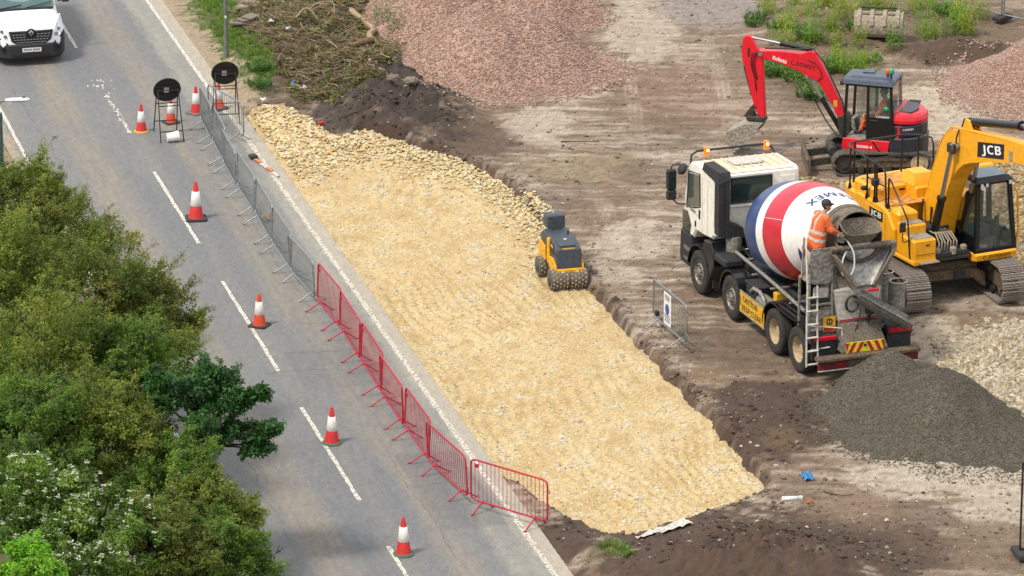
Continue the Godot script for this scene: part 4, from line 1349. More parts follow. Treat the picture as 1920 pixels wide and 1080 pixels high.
func build_van() -> void:
	var t := thing("white_van", "white panel van coming down the road in the top left corner", "van", Vector3(-13.42, 0, -19.7), 0.25)
	nb()
	loft([ring_of(-5.6, 0.99, 0.9, 0.4, 2.3), ring_of(-3.9, 1.01, 0.92, 0.4, 2.32), ring_of(-2.3, 1.01, 0.9, 0.4, 2.28), ring_of(-1.95, 1.01, 0.88, 0.4, 2.16), ring_of(-1.45, 1.01, 0.86, 0.4, 1.76), ring_of(-1.0, 1.01, 0.88, 0.4, 1.36, 6.0), ring_of(-0.6, 1.0, 0.86, 0.4, 1.25, 6.0), ring_of(-0.3, 0.97, 0.80, 0.4, 1.15, 5.0), ring_of(-0.12, 0.90, 0.72, 0.42, 1.06, 4.5), ring_of(-0.02, 0.82, 0.60, 0.45, 0.98, 4.0), ring_of(0.02, 0.6, 0.4, 0.5, 0.9, 3.5)])
	done(t, "body", M.van_white)
	nb()
	hexa([V3(-0.84, 1.395, -1.0), V3(0.84, 1.395, -1.0), V3(0.8, 1.39, -1.02), V3(-0.8, 1.39, -1.02), V3(-0.78, 2.17, -1.93), V3(0.78, 2.17, -1.93), V3(0.75, 2.15, -1.96), V3(-0.75, 2.15, -1.96)])
	done(t, "windscreen", M.glass_screen)
	nb()
	bx(V3(0, 1.37, -0.975), V3(1.6, 0.05, 0.1), 0.02)
	var cowl := done(t, "cowl", M.black_plastic)
	nb(); tb([V3(-0.75, 1.40, -0.96), V3(-0.1, 1.47, -1.05)], 0.014, 5); tb([V3(0.02, 1.40, -0.96), V3(0.78, 1.52, -1.06)], 0.014, 5)
	done(cowl, "wiper", M.black_paint)
	nb()
	pmy([V2(-1.03, -0.95), V2(-1.0, -0.4), V2(-0.88, -0.08), V2(-0.6, 0.07), V2(0, 0.11), V2(0.6, 0.07), V2(0.88, -0.08), V2(1.0, -0.4), V2(1.03, -0.95)], 0.22, 0.62, 0.03)
	for s: float in [-1.0, 1.0]:
		hexa([V3(s * 0.62, 0.6, 0.05), V3(s * 0.9, 0.6, -0.12), V3(s * 1.015, 0.6, -0.42), V3(s * 0.7, 0.6, -0.4), V3(s * 0.66, 0.66, 0.04), V3(s * 0.9, 0.84, -0.16), V3(s * 1.0, 0.9, -0.46), V3(s * 0.7, 0.8, -0.4)])
	var bump := done(t, "bumper", M.black_plastic)
	nb(); bx(V3(0, 0.33, 0.1), V3(1.0, 0.1, 0.03)); done(bump, "lower_intake", M.black_paint)
	for s: float in [-1.0, 1.0]:
		nb(); cy(V3(s * 0.78, 0.5, 0.0), V3(s * 0.8, 0.5, 0.03), 0.06, 0.055, 16); done(bump, "fog_lamp", M.black_gloss)
	nb()
	pm([V2(-0.62, 1.0), V2(-0.3, 0.98), V2(0, 0.97), V2(0.3, 0.98), V2(0.62, 1.0), V2(0.55, 0.72), V2(0.42, 0.63), V2(-0.42, 0.63), V2(-0.55, 0.72)], -0.05, 0.045, Transform3D(), 0.01)
	var gr := done(t, "grille", M.black_paint)
	for k in 4:
		var w: float = [1.1, 1.06, 0.98, 0.84][k]
		nb()
		for j in 11:
			var x := (j - 5) * w / 11.0
			if k < 2 and absf(x) < 0.13: continue
			bx(V3(x, 0.90 - k * 0.075, 0.05), V3(w / 11.0 * 0.72, 0.022, 0.016), 0.004)
		done(gr, "chrome_bar", M.steel).set_meta("kind", "stuff")
	nb(); bx(V3(0, 1.0, 0.03), V3(1.1, 0.025, 0.03), 0.006); done(gr, "top_trim", M.steel)
	nb()
	# diamond emblem: a lozenge ring
	var oo := [V3(0, 1.04, 0.07), V3(0.075, 0.94, 0.07), V3(0, 0.84, 0.07), V3(-0.075, 0.94, 0.07)]
	var ii := [V3(0, 0.985, 0.085), V3(0.036, 0.94, 0.085), V3(0, 0.895, 0.085), V3(-0.036, 0.94, 0.085)]
	for k in 4:
		var j := (k + 1) % 4
		var b := V3(0, 0, -0.02)
		hexa([oo[k] + b, oo[j] + b, ii[j] + b, ii[k] + b, oo[k], oo[j], ii[j], ii[k]])
	done(gr, "emblem", M.steel)
	nb(); lt([V2(0, 0), V2(0.13, 0.0), V2(0.12, 0.02), V2(0, 0.02)], T(0, 0.94, 0.04, 0, 90), 20); done(gr, "emblem_backing", M.black_gloss)
	for s: float in [-1.0, 1.0]:
		nb()
		hexa([V3(s * 0.57, 0.74, 0.03), V3(s * 0.84, 0.80, -0.08), V3(s * 0.84, 0.80, -0.3), V3(s * 0.6, 0.74, -0.2), V3(s * 0.66, 1.0, -0.01), V3(s * 0.86, 1.26, -0.40), V3(s * 0.8, 1.24, -0.5), V3(s * 0.64, 0.98, -0.3)])
		hexa([V3(s * 0.83, 0.80, -0.08), V3(s * 0.985, 0.90, -0.36), V3(s * 0.9, 0.9, -0.4), V3(s * 0.8, 0.80, -0.3), V3(s * 0.85, 1.25, -0.41), V3(s * 0.93, 1.28, -0.6), V3(s * 0.86, 1.26, -0.62), V3(s * 0.8, 1.22, -0.5)])
		var hl := done(t, "headlight", M.lens_clear)
		nb(); cy(V3(s * 0.72, 0.86, -0.02), V3(s * 0.72, 0.86, 0.012), 0.055, 0.05, 14); cy(V3(s * 0.8, 0.98, -0.12), V3(s * 0.8, 0.98, -0.085), 0.05, 0.045, 14)
		done(hl, "lamp_bowl", M.galvanised)
	nb(); bx(V3(0, 0.47, 0.115), V3(0.53, 0.115, 0.012), 0.003)
	var np := done(t, "number_plate", M.sign_white)
	text(np, "plate_text", "NU65 JWW", 0.075, M.text_black, T(0, 0.47, 0.1225), 0.46)
	for s: float in [-1.0, 1.0]:
		wheel(t, s * 0.89, -0.98, 0.34, 0.22, s, M.rim_silver, false)
		wheel(t, s * 0.89, -4.6, 0.34, 0.22, s, M.rim_silver, false)
		nb()
		tb([V3(s * 0.98, 1.45, -1.35), V3(s * 1.16, 1.5, -1.33)], 0.03, 6)
		bx(V3(s * 1.2, 1.58, -1.33), V3(0.2, 0.34, 0.1), 0.04)
		done(t, "wing_mirror", M.black_plastic)

func build_roller() -> void:
	var t := thing("trench_roller", "yellow and grey trench roller with studded drums on the gravel bed", "roller", Vector3(0.93, -0.165, -0.22), deg_to_rad(15))
	for zc: float in [-0.1, -1.22]:
		for x0: float in [0.0, 0.46]:
			nb()
			cy(V3(x0, 0.27, zc), V3(x0 + 0.44, 0.27, zc), 0.24, 0.24, 28)
			var dr := done(t, "drum", M.roller_drum)
			nb()
			for row in 5:
				for k in 14:
					var a := TAU * (k + (row % 2) * 0.5) / 14
					var d := V3(0, cos(a), sin(a))
					var p := V3(x0 + 0.05 + row * 0.085, 0.27, zc)
					cy(p + d * 0.225, p + d * 0.262, 0.03, 0.018, 4)
			done(dr, "studs", M.roller_stud).set_meta("kind", "stuff")
			nb(); lt([V2(0, 0), V2(0.15, 0.0), V2(0.14, 0.02), V2(0, 0.03)], T(x0 + (0.0 if x0 < 0.2 else 0.44), 0.27, zc, 0, 0, 90 if x0 < 0.2 else -90), 16); done(dr, "hub", M.roller_grey)
	nb()
	bx(V3(0.45, 0.3, -0.75), V3(0.12, 0.25, 1.5), 0.02); bx(V3(0.45, 0.44, -0.78), V3(0.62, 0.16, 1.3), 0.02)
	done(t, "chassis", M.dark_steel)
	nb()
	pmx([V2(-0.02, 0.36), V2(0.03, 0.39), V2(0.03, 0.52), V2(-0.05, 0.54), V2(-0.3, 0.54), V2(-0.3, 0.36)], 0.17, 0.79, 0.015)
	done(t, "front_bumper", M.roller_yellow)
	nb()
	pmx([V2(-0.03, 0.54), V2(-0.11, 0.98), V2(-0.16, 1.02), V2(-0.62, 1.13), V2(-0.95, 1.15), V2(-0.95, 0.54)], 0.165, 0.795, 0.03)
	var hood := done(t, "hood", M.roller_grey)
	nb()
	var n := V3(0, 0.18, 0.98)
	for k in 9:
		var x := 0.25 + k * 0.0575
		bx(V3(x, 0.75, -0.058), V3(0.012, 0.38, 0.02), 0.002, Transform3D(Basis(Vector3.RIGHT, -0.18), V3(0, 0.005, 0.14 - 0.135)))
	for k in 8: bx(V3(0.48, 0.58 + k * 0.05, -0.06), V3(0.5, 0.012, 0.016), 0.002, Transform3D(Basis(Vector3.RIGHT, -0.18), V3(0, 0.005, 0.14 - 0.135)))
	done(hood, "grille", M.black_paint)
	nb(); bx(V3(0.48, 1.0, -0.135), V3(0.3, 0.025, 0.02), 0.003); done(hood, "badge", M.sign_yellow)
	nb(); pmx([V2(-0.2, 1.04), V2(-0.55, 1.122), V2(-0.55, 1.14), V2(-0.2, 1.06)], 0.27, 0.69, 0.008); done(hood, "hood_panel", M.roller_grey)
	nb(); lt([V2(0, 0.0), V2(0.05, 0.0), V2(0.045, 0.02), V2(0, 0.025)], T(0.5, 1.12, -0.5), 14); done(hood, "filler_cap", M.pale_grey)
	for s in 2:
		nb()
		var x0: float = 0.12 if s == 0 else 0.795
		pmx([V2(0.0, 0.42), V2(-0.06, 0.62), V2(-0.3, 0.74), V2(-0.62, 0.7), V2(-0.62, 0.42)], x0, x0 + 0.045, 0.01)
		done(t, "side_panel", M.roller_yellow)
		if s == 0:
			nb(); pmx([V2(-0.60, 0.5), V2(-0.62, 1.12), V2(-0.68, 1.15), V2(-0.78, 1.12), V2(-0.76, 0.5)], x0 - 0.01, x0 + 0.05, 0.012); done(t, "frame_post", M.roller_yellow)
		nb()
		pmx([V2(-0.95, 0.5), V2(-1.0, 0.82), V2(-1.5, 0.86), V2(-1.62, 0.6), V2(-1.5, 0.45)], x0, x0 + 0.05, 0.01)
		done(t, "rear_frame", M.roller_yellow)
	nb()
	pmx([V2(-0.98, 0.56), V2(-0.98, 1.12), V2(-1.3, 1.16), V2(-1.5, 1.05), V2(-1.55, 0.56)], 0.17, 0.79, 0.025)
	done(t, "rear_hood", M.roller_grey)
	nb(); bx(V3(0.22, 0.92, -1.1), V3(0.06, 0.42, 0.3), 0.02); done(t, "vent_panel", M.black_plastic)
	nb()
	pmx([V2(-1.28, 1.16), V2(-1.3, 1.46), V2(-1.36, 1.49), V2(-1.62, 1.49), V2(-1.66, 1.2), V2(-1.6, 1.14)], 0.26, 0.72, 0.03)
	var bx_ := done(t, "control_box", M.roller_grey)
	nb(); bx(V3(0.48, 1.5, -1.5), V3(0.05, 0.03, 0.05)); done(bx_, "receiver", M.pale_grey)
	nb(); tb([V3(0.34, 1.12, -1.25), V3(0.4, 1.2, -1.2), V3(0.55, 1.2, -1.2), V3(0.62, 1.12, -1.25)], 0.014, 6); done(t, "lifting_eye", M.black_paint)
	nb()
	for x: float in [0.16, 0.8]: bx(V3(x, 0.86, -0.5), V3(0.012, 0.02, 0.8), 0.0)
	for z: float in [-0.35, -0.6, -0.85]: bx(V3(0.16, 0.95, z), V3(0.014, 0.25, 0.02), 0.0)
	done(hood, "panel_seam", M.black_paint)
	nb(); bx(V3(0.16, 0.98, -0.48), V3(0.012, 0.05, 0.22), 0.0); done(hood, "decal", M.sign_yellow)
	nb()
	for k in 3: tb(smooth_path([V3(0.3 + k * 0.1, 0.55, -0.9), V3(0.26 + k * 0.12, 0.72, -0.97), V3(0.3 + k * 0.1, 0.6, -1.08)], 4), 0.016, 5)
	done(t, "hydraulic_hose", M.hose_black)
	for x: float in [0.3, 0.66]:
		nb(); cy(V3(x, 0.46, 0.02), V3(x, 0.46, 0.045), 0.035, 0.03, 12); done(t, "front_lamp", M.lens_clear)
	nb(); cy(V3(0.66, 1.1, -0.85), V3(0.66, 1.22, -0.85), 0.025, 0.025, 10); done(t, "exhaust", M.dark_steel)

# ---------------------------------------------------------------- mixer lorry
func drum_frame() -> Transform3D:
	var a := deg_to_rad(14.6)
	return Transform3D(Basis(V3(1, 0, 0), V3(0, sin(a), cos(a)), V3(0, -cos(a), sin(a))), V3(0, 2.09, 2.0))

func drum_radius(s: float) -> float:
	var K := [[-0.1, 0.45], [0.05, 0.78], [0.25, 0.98], [0.45, 1.08], [0.7, 1.135], [1.0, 1.155], [1.9, 1.155], [2.2, 1.13], [2.6, 1.06], [3.2, 0.90], [3.8, 0.73], [4.3, 0.60], [4.6, 0.54]]
	for i in K.size() - 1:
		if s <= K[i + 1][0]:
			var f: float = (s - K[i][0]) / (K[i + 1][0] - K[i][0])
			return lerpf(K[i][1], K[i + 1][1], f)
	return 0.54

func drum_band(parent: Node, called: String, s0: float, s1: float, m: Material, extra := 0.0) -> void:
	nb()
	var P := []
	var n := int(maxf(2.0, (s1 - s0) / 0.1))
	if extra > 0.0: P.append(V2(drum_radius(s0), s0))
	for k in n + 1:
		var s := lerpf(s0, s1, float(k) / n)
		P.append(V2(drum_radius(s) + extra, s))
	if extra > 0.0: P.append(V2(drum_radius(s1), s1))
	lt(P, drum_frame(), 56)
	done(parent, called, m)

func on_drum(mesh: ArrayMesh, s_mid: float, ang: float, flip: bool) -> ArrayMesh:
	# wraps flat lettering round the drum: letter x runs round it, letter y along it
	var a := mesh.surface_get_arrays(0)
	var v: PackedVector3Array = a[Mesh.ARRAY_VERTEX]
	var nn: PackedVector3Array = a[Mesh.ARRAY_NORMAL]
	var X := drum_frame()
	var r0 := drum_radius(s_mid)
	for i in v.size():
		var q := v[i] * (-1.0 if flip else 1.0)
		var s := s_mid - q.y
		var r := drum_radius(s) + 0.006
		var t := ang + q.x / r0
		v[i] = X * V3(sin(t) * r, s, -cos(t) * r)
		nn[i] = X.basis * V3(sin(t), 0.3, -cos(t)).normalized()
	a[Mesh.ARRAY_VERTEX] = v
	a[Mesh.ARRAY_NORMAL] = nn
	var am := ArrayMesh.new()
	am.add_surface_from_arrays(Mesh.PRIMITIVE_TRIANGLES, a)
	return am

func dense_text(words: String, high: float, wide := 0.0) -> ArrayMesh:
	# lettering cut into short triangles so that it can bend
	var m := text_mesh(words, high, wide)
	var a := m.surface_get_arrays(0)
	var v: PackedVector3Array = a[Mesh.ARRAY_VERTEX]
	var idx: PackedInt32Array = a[Mesh.ARRAY_INDEX] if a[Mesh.ARRAY_INDEX] != null else PackedInt32Array(range(v.size()))
	var tr := []
	for i in range(0, idx.size(), 3):
		tr.append([v[idx[i]], v[idx[i + 1]], v[idx[i + 2]]])
	var out := PackedVector3Array()
	while tr.size() > 0:
		var q: Array = tr.pop_back()
		var far := 0
		var fl := 0.0
		for k in 3:
			var l: float = q[k].distance_to(q[(k + 1) % 3])
			if l > fl:
				fl = l; far = k
		if fl > 0.07:
			var p0: Vector3 = q[far]
			var p1: Vector3 = q[(far + 1) % 3]
			var p2: Vector3 = q[(far + 2) % 3]
			var mid := (p0 + p1) * 0.5
			tr.append([p0, mid, p2]); tr.append([mid, p1, p2])
		else:
			out.append_array([q[0], q[1], q[2]])
	var b := []
	b.resize(Mesh.ARRAY_MAX)
	var nn := PackedVector3Array(); nn.resize(out.size()); nn.fill(Vector3.BACK)
	b[Mesh.ARRAY_VERTEX] = out
	b[Mesh.ARRAY_NORMAL] = nn
	var am := ArrayMesh.new()
	am.add_surface_from_arrays(Mesh.PRIMITIVE_TRIANGLES, b)
	return am

func fender(parent: Node, z: float, r: float, x0: float, x1: float, a0: float, a1: float, m: Material, called := "mudguard") -> void:
	nb()
	var P := arc2(z, 0.53, r, a0, a1, 12)
	var Q := arc2(z, 0.53, r - 0.035, a1, a0, 12)
	P.append_array(Q)
	pmx(P, x0, x1, 0.0)
	done(parent, called, m)

func build_mixer_truck() -> void:
	var t := thing("mixer_lorry", "concrete mixer lorry with a white, red and blue striped drum", "lorry", Vector3(5.58, 0.1, 0.29), deg_to_rad(20))
	# frame
	for s: float in [-1.0, 1.0]:
		nb(); bx(V3(s * 0.42, 0.88, 2.8), V3(0.09, 0.28, 8.0)); done(t, "chassis_rail", M.chassis)
	nb()
	for z: float in [-0.8, 1.0, 3.0, 4.2, 5.2, 6.6]: bx(V3(0, 0.86, z), V3(0.78, 0.2, 0.1))
	for z: float in [0.0, 2.0, 4.6, 5.95]: cy(V3(-0.95, 0.53, z), V3(0.95, 0.53, z), 0.09, 0.09, 10)
	done(t, "axles", M.chassis)
	nb(); bx(V3(0.0, 0.85, 0.0), V3(0.8, 0.5, 1.6), 0.05); bx(V3(0.0, 1.12, 1.3), V3(0.75, 0.35, 1.0), 0.05); bx(V3(0.1, 1.3, 0.95), V3(0.5, 0.4, 0.3), 0.04)
	done(t, "engine_block", M.chassis)
	for z: float in [0.0, 2.0]:
		wheel(t, -1.07, z, 0.53, 0.33, -1, M.rim_silver, false); wheel(t, 1.07, z, 0.53, 0.33, 1, M.rim_silver, false)
	for z: float in [4.6, 5.95]:
		for s: float in [-1.0, 1.0]:
			wheel(t, s * 1.09, z, 0.53, 0.30, s, M.rim_tan, true); wheel(t, s * 0.75, z, 0.53, 0.30, s, M.rim_tan, true, "inner_wheel")
	# cab
	nb()
	pmx([V2(-1.2, 1.22), V2(-1.24, 1.75), V2(-1.02, 2.85), V2(-0.9, 3.0), V2(-0.6, 3.1), V2(0.55, 3.14), V2(0.66, 3.06), V2(0.68, 1.62), V2(0.55, 1.5), V2(0.12, 1.45), V2(-0.45, 1.42), V2(-0.62, 1.2)], -1.12, 1.06, 0.05)
	var cab := done(t, "cab", M.cab_white)
	nb()
	pmx([V2(-0.85, 3.02), V2(-0.55, 3.112), V2(0.5, 3.152), V2(0.62, 3.11), V2(0.6, 3.06), V2(-0.85, 2.96)], -1.02, 0.96, 0.03)
	var roof := done(cab, "roof", M.roof_dust)
	nb()
	for k in 9: bx(V3(-0.9 + k * 0.22, 3.15, 0.05), V3(0.03, 0.02, 0.95), 0.006, Transform3D(Basis(Vector3.RIGHT, -0.035), Vector3.ZERO))
	done(roof, "roof_rib", M.roof_dust)
	nb(); pm([V2(-0.52, -0.22), V2(-0.45, -0.3), V2(0.18, -0.3), V2(0.26, -0.22), V2(0.26, 0.18), V2(0.18, 0.26), V2(-0.45, 0.26), V2(-0.52, 0.18)], 0.0, 0.045, T(0.1, 3.142, -0.1, 0, -90 - 2), 0.015)
	done(roof, "roof_hatch", M.pale_grey)
	nb()
	pmx([V2(-0.98, 1.9), V2(-0.86, 2.75), V2(-0.22, 2.86), V2(-0.2, 2.12), V2(-0.5, 2.02)], -1.135, -1.11, 0.006); done(cab, "door_window", M.glass_dark)
	nb()
	pmx([V2(-0.98, 1.9), V2(-0.86, 2.75), V2(-0.22, 2.86), V2(-0.2, 2.12), V2(-0.5, 2.02)], 1.05, 1.075, 0.006); done(cab, "door_window", M.glass_dark)
	for s: float in [-1.128, 1.068]:
		nb()
		var fr := [V3(s, 1.86, -1.02), V3(s, 2.79, -0.89), V3(s, 2.9, -0.2), V3(s, 2.1, -0.16), V3(s, 1.99, -0.5)]
		tb(fr, 0.018, 4, true)
		done(cab, "window_seal", M.black_plastic)
	nb()
	for z: float in [-0.05, 0.28]: bx(V3(-1.123, 2.2, z), V3(0.012, 1.35, 0.02), 0.002)
	bx(V3(-1.123, 2.05, -1.12), V3(0.012, 0.9, 0.015), 0.002); bx(V3(-1.123, 1.84, -0.6), V3(0.012, 0.02, 0.9), 0.002)
	done(cab, "panel_seam", M.pale_grey)
	nb(); bx(V3(-1.13, 1.9, -0.2), V3(0.03, 0.22, 0.07), 0.01); bx(V3(-1.13, 1.6, -0.45), V3(0.02, 0.14, 0.07), 0.01); done(cab, "door_handle", M.black_plastic)
	text(cab, "door_lettering", "Al", 0.17, M.text_black, T(-1.129, 1.97, -0.88, -90), 0.16, true)
	nb(); bx(V3(-1.128, 1.9, -0.62), V3(0.006, 0.03, 0.34), 0.0); bx(V3(-1.128, 1.86, -0.62), V3(0.006, 0.02, 0.3), 0.0); done(cab, "door_print", M.panel_grey)
	nb(); bx(V3(-0.18, 2.7, 0.69), V3(1.02, 0.56, 0.03), 0.01); done(cab, "rear_window", M.glass_dark)
	nb(); tb([V3(-0.7, 2.4, 0.70), V3(-0.7, 3.0, 0.70), V3(0.34, 3.0, 0.70), V3(0.34, 2.4, 0.70)], 0.03, 4, true); done(cab, "rear_window_seal", M.black_plastic)
	nb(); bx(V3(-0.18, 2.32, 0.705), V3(1.3, 0.05, 0.04)); bx(V3(0.75, 2.7, 0.685), V3(0.4, 0.5, 0.02), 0.01); done(cab, "rear_trim", M.cab_white)
	nb(); hexa([V3(-0.98, 1.85, -1.25), V3(0.92, 1.85, -1.25), V3(0.92, 1.85, -1.22), V3(-0.98, 1.85, -1.22), V3(-0.92, 2.75, -1.07), V3(0.86, 2.75, -1.07), V3(0.86, 2.75, -1.04), V3(-0.92, 2.75, -1.04)]); done(cab, "windscreen", M.glass_dark)
	nb(); pmx([V2(-1.3, 0.42), V2(-1.36, 0.6), V2(-1.32, 1.24), V2(-0.66, 1.24), V2(-0.62, 0.9), V2(-0.72, 0.42)], -1.16, 1.1, 0.04)
	var bmp := done(t, "front_bumper", M.black_plastic)
	nb(); pmx([V2(-1.22, 1.25), V2(-1.22, 1.75), V2(-0.95, 1.78), V2(-0.72, 1.5), V2(-0.8, 1.25)], -1.15, -1.125, 0.006); done(bmp, "corner_lamp", M.glass_dark)
	nb(); bx(V3(-1.12, 0.86, -0.9), V3(0.08, 0.14, 0.4)); bx(V3(-1.12, 0.6, -0.9), V3(0.08, 0.1, 0.4)); done(bmp, "step", M.panel_grey)
	fender(t, 0.0, 0.68, -1.24, -0.85, 6, 176, M.black_gloss); fender(t, 0.0, 0.68, 0.85, 1.24, 6, 176, M.black_gloss)
	fender(t, 2.0, 0.66, -1.24, -0.85, 2, 178, M.black_gloss); fender(t, 2.0, 0.66, 0.85, 1.24, 2, 178, M.black_gloss)
	nb(); pmx([V2(0.2, 1.2), V2(0.35, 1.45), V2(0.75, 1.5), V2(0.95, 1.3), V2(0.95, 0.95), V2(0.62, 0.45), V2(0.62, 0.9)], -1.23, -0.6, 0.02); done(t, "side_skirt", M.black_gloss)
	nb(); bx(V3(-0.98, 1.22, 1.3), V3(0.5, 0.2, 0.7), 0.05); done(t, "battery_cover", M.black_plastic)
	nb(); bx(V3(-1.0, 0.55, 0.72), V3(0.3, 0.42, 0.03), 0.01); done(t, "mud_flap", M.chassis)
	# air intake stack
	nb()
	hexa([V3(-1.14, 1.95, 0.74), V3(-0.86, 1.95, 0.74), V3(-0.86, 1.95, 1.02), V3(-1.14, 1.95, 1.02), V3(-1.14, 3.1, 0.74), V3(-0.86, 3.1, 0.74), V3(-0.86, 3.1, 1.0), V3(-1.14, 3.1, 1.0)])
	hexa([V3(-1.16, 3.08, 0.0), V3(-0.92, 3.16, 0.0), V3(-0.84, 3.1, 1.02), V3(-1.16, 2.98, 1.02), V3(-1.14, 3.26, 0.06), V3(-0.9, 3.28, 0.06), V3(-0.84, 3.26, 0.95), V3(-1.12, 3.26, 0.95)])
	hexa([V3(-1.14, 1.72, 0.76), V3(-0.9, 1.66, 0.76), V3(-0.9, 1.66, 1.04), V3(-1.14, 1.72, 1.04), V3(-1.14, 1.97, 0.74), V3(-0.86, 2.1, 0.74), V3(-0.86, 2.1, 1.02), V3(-1.14, 1.97, 1.02)])
	hexa([V3(-0.95, 1.66, 0.78), V3(-0.5, 1.66, 0.78), V3(-0.5, 1.66, 1.1), V3(-0.95, 1.66, 1.1), V3(-0.95, 2.08, 0.78), V3(-0.55, 1.9, 0.78), V3(-0.55, 1.9, 1.1), V3(-0.95, 2.08, 1.08)])
	var st := done(t, "intake_stack", M.black_plastic)
	nb(); bx(V3(-0.95, 2.6, 1.01), V3(0.05, 0.03, 0.03)); bx(V3(-1.0, 2.5, 1.016), V3(0.012, 1.0, 0.012), 0.0); done(st, "seam", M.black_paint)
	nb(); cy(V3(-0.72, 1.3, 0.95), V3(-0.72, 1.68, 0.95), 0.19, 0.19, 18); done(t, "air_filter", M.panel_grey)
	# roof bar and beacons
	nb(); tb([V3(-1.1, 2.95, -0.85), V3(-1.06, 3.16, -0.92), V3(-0.9, 3.24, -0.95), V3(0.85, 3.24, -0.95), V3(1.0, 3.16, -0.9), V3(1.03, 2.98, -0.6)], 0.028, 7); var bar := done(t, "roof_bar", M.black_paint)
	for x: float in [-0.72, 0.82]:
		nb(); cy(V3(x, 3.16, -0.8), V3(x, 3.21, -0.8), 0.075, 0.075, 14); cy(V3(x, 3.21, -0.8), V3(x, 3.36, -0.8), 0.07, 0.062, 14)
		var b := done(t, "beacon_light", M.beacon_orange)
		nb(); lt([V2(0, -0.035), V2(0.03, -0.02), V2(0.035, 0), V2(0.03, 0.02), V2(0, 0.035)], T(x, 3.3, -0.715), 10); done(b, "lamp_glow", M.beacon_core)
	# mirrors
	for s: float in [-1.0, 1.0]:
		nb()
		tb([V3(s * 1.1, 2.86, -0.95), V3(s * 1.2, 2.85, -1.25), V3(s * 1.34, 2.8, -1.42), V3(s * 1.37, 2.7, -1.45)], 0.018, 6)
		tb([V3(s * 1.1, 1.9, -1.1), V3(s * 1.25, 1.86, -1.3), V3(s * 1.35, 1.98, -1.45)], 0.022, 6)
		bx(V3(s * 1.36, 2.44, -1.44), V3(0.24, 0.5, 0.13), 0.05); bx(V3(s * 1.36, 2.06, -1.43), V3(0.24, 0.24, 0.13), 0.05)
		var mi := done(t, "mirror", M.black_plastic)
		nb(); bx(V3(s * 1.36, 2.45, -1.368), V3(0.19, 0.42, 0.01), 0.002); done(mi, "mirror_glass", M.glass_dark)
	nb(); lt([V2(0, 0), V2(0.13, 0.02), V2(0.15, 0.08), V2(0.09, 0.14), V2(0, 0.15)], T(-1.2, 2.78, -1.0, 0, 0, 60), 14); done(t, "kerb_mirror", M.black_plastic)
	# what lies between cab and drum
	nb(); lt([V2(0, -0.5), V2(0.22, -0.5), V2(0.3, -0.44), V2(0.31, 0.0), V2(0.3, 0.44), V2(0.22, 0.5), V2(0, 0.5)], T(0.5, 2.34, 1.1, 0, 0, 90), 24); done(t, "water_tank", M.pale_grey)
	nb(); bx(V3(0, 1.45, 1.75), V3(0.7, 0.95, 0.25), 0.03); bx(V3(0, 1.95, 1.72), V3(0.36, 0.42, 0.36), 0.05); done(t, "drum_gearbox", M.chassis)
	nb()
	for k in 7: tb([V3(-0.6 + k * 0.14, 1.2, 0.8), V3(-0.55 + k * 0.15, 1.42 + 0.05 * (k % 3), 1.1), V3(-0.5 + k * 0.12, 1.25, 1.5)], 0.022, 6)
	done(t, "hoses", M.hose_black)
	nb(); tb([V3(-0.9, 1.28, 0.9), V3(-0.2, 1.4, 1.2)], 0.025, 6); done(t, "stay_rod", M.steel_pipe)
	for s: float in [-1.0, 1.0]:
		nb(); bx(V3(s * 0.45, 1.12, 3.9), V3(0.12, 0.16, 5.2)); done(t, "subframe_rail", M.chassis)
		nb(); tb([V3(s * 0.82, 1.4, 1.35), V3(s * 0.86, 1.38, 3.4), V3(s * 0.9, 1.3, 5.6)], 0.045, 8); done(t, "long_pipe", M.steel_pipe)
	nb()
	for z: float in [1.5, 2.6, 3.7, 4.8]: bx(V3(-0.7, 1.24, z), V3(0.5, 0.05, 0.06))
	done(t, "pipe_bracket", M.steel_pipe)
	nb(); bx(V3(-0.85, 1.12, 2.95), V3(0.55, 0.05, 0.7), 0.01); bx(V3(-0.86, 0.86, 2.95), V3(0.5, 0.45, 0.6), 0.03); done(t, "tool_box", M.chassis)
	nb(); lt([V2(0, -0.35), V2(0.14, -0.35), V2(0.18, -0.3), V2(0.18, 0.3), V2(0.14, 0.35), V2(0, 0.35)], T(-0.95, 0.82, 3.55, 0, 90), 16); done(t, "air_tank", M.panel_grey)
	nb(); tb([V3(-1.12, 0.98, 3.0), V3(-1.12, 1.1, 3.15), V3(-1.12, 1.12, 3.5), V3(-1.12, 1.02, 3.75), V3(-1.1, 0.86, 3.8)], 0.05, 8); done(t, "bent_pipe", M.steel_pipe)
	nb(); bx(V3(-0.75, 1.05, 3.85), V3(0.3, 0.28, 0.2), 0.02); done(t, "valve_box", M.sign_yellow)
	# side guard board
	nb(); bx(V3(-1.225, 0.65, 3.3), V3(0.025, 0.46, 1.42), 0.004)
	var bd := done(t, "side_guard", M.sign_yellow)
	text(bd, "board_text", "CAUTION", 0.14, M.text_black, T(-1.24, 0.76, 3.2, -90), 0.85)
	text(bd, "board_text", "KEEP CLEAR", 0.14, M.text_black, T(-1.24, 0.54, 3.3, -90), 1.12)
	nb(); bx(V3(-1.225, 0.9, 3.3), V3(0.035, 0.03, 1.46)); bx(V3(-1.225, 0.40, 3.3), V3(0.035, 0.03, 1.46)); done(bd, "guard_rail", M.steel_pipe)
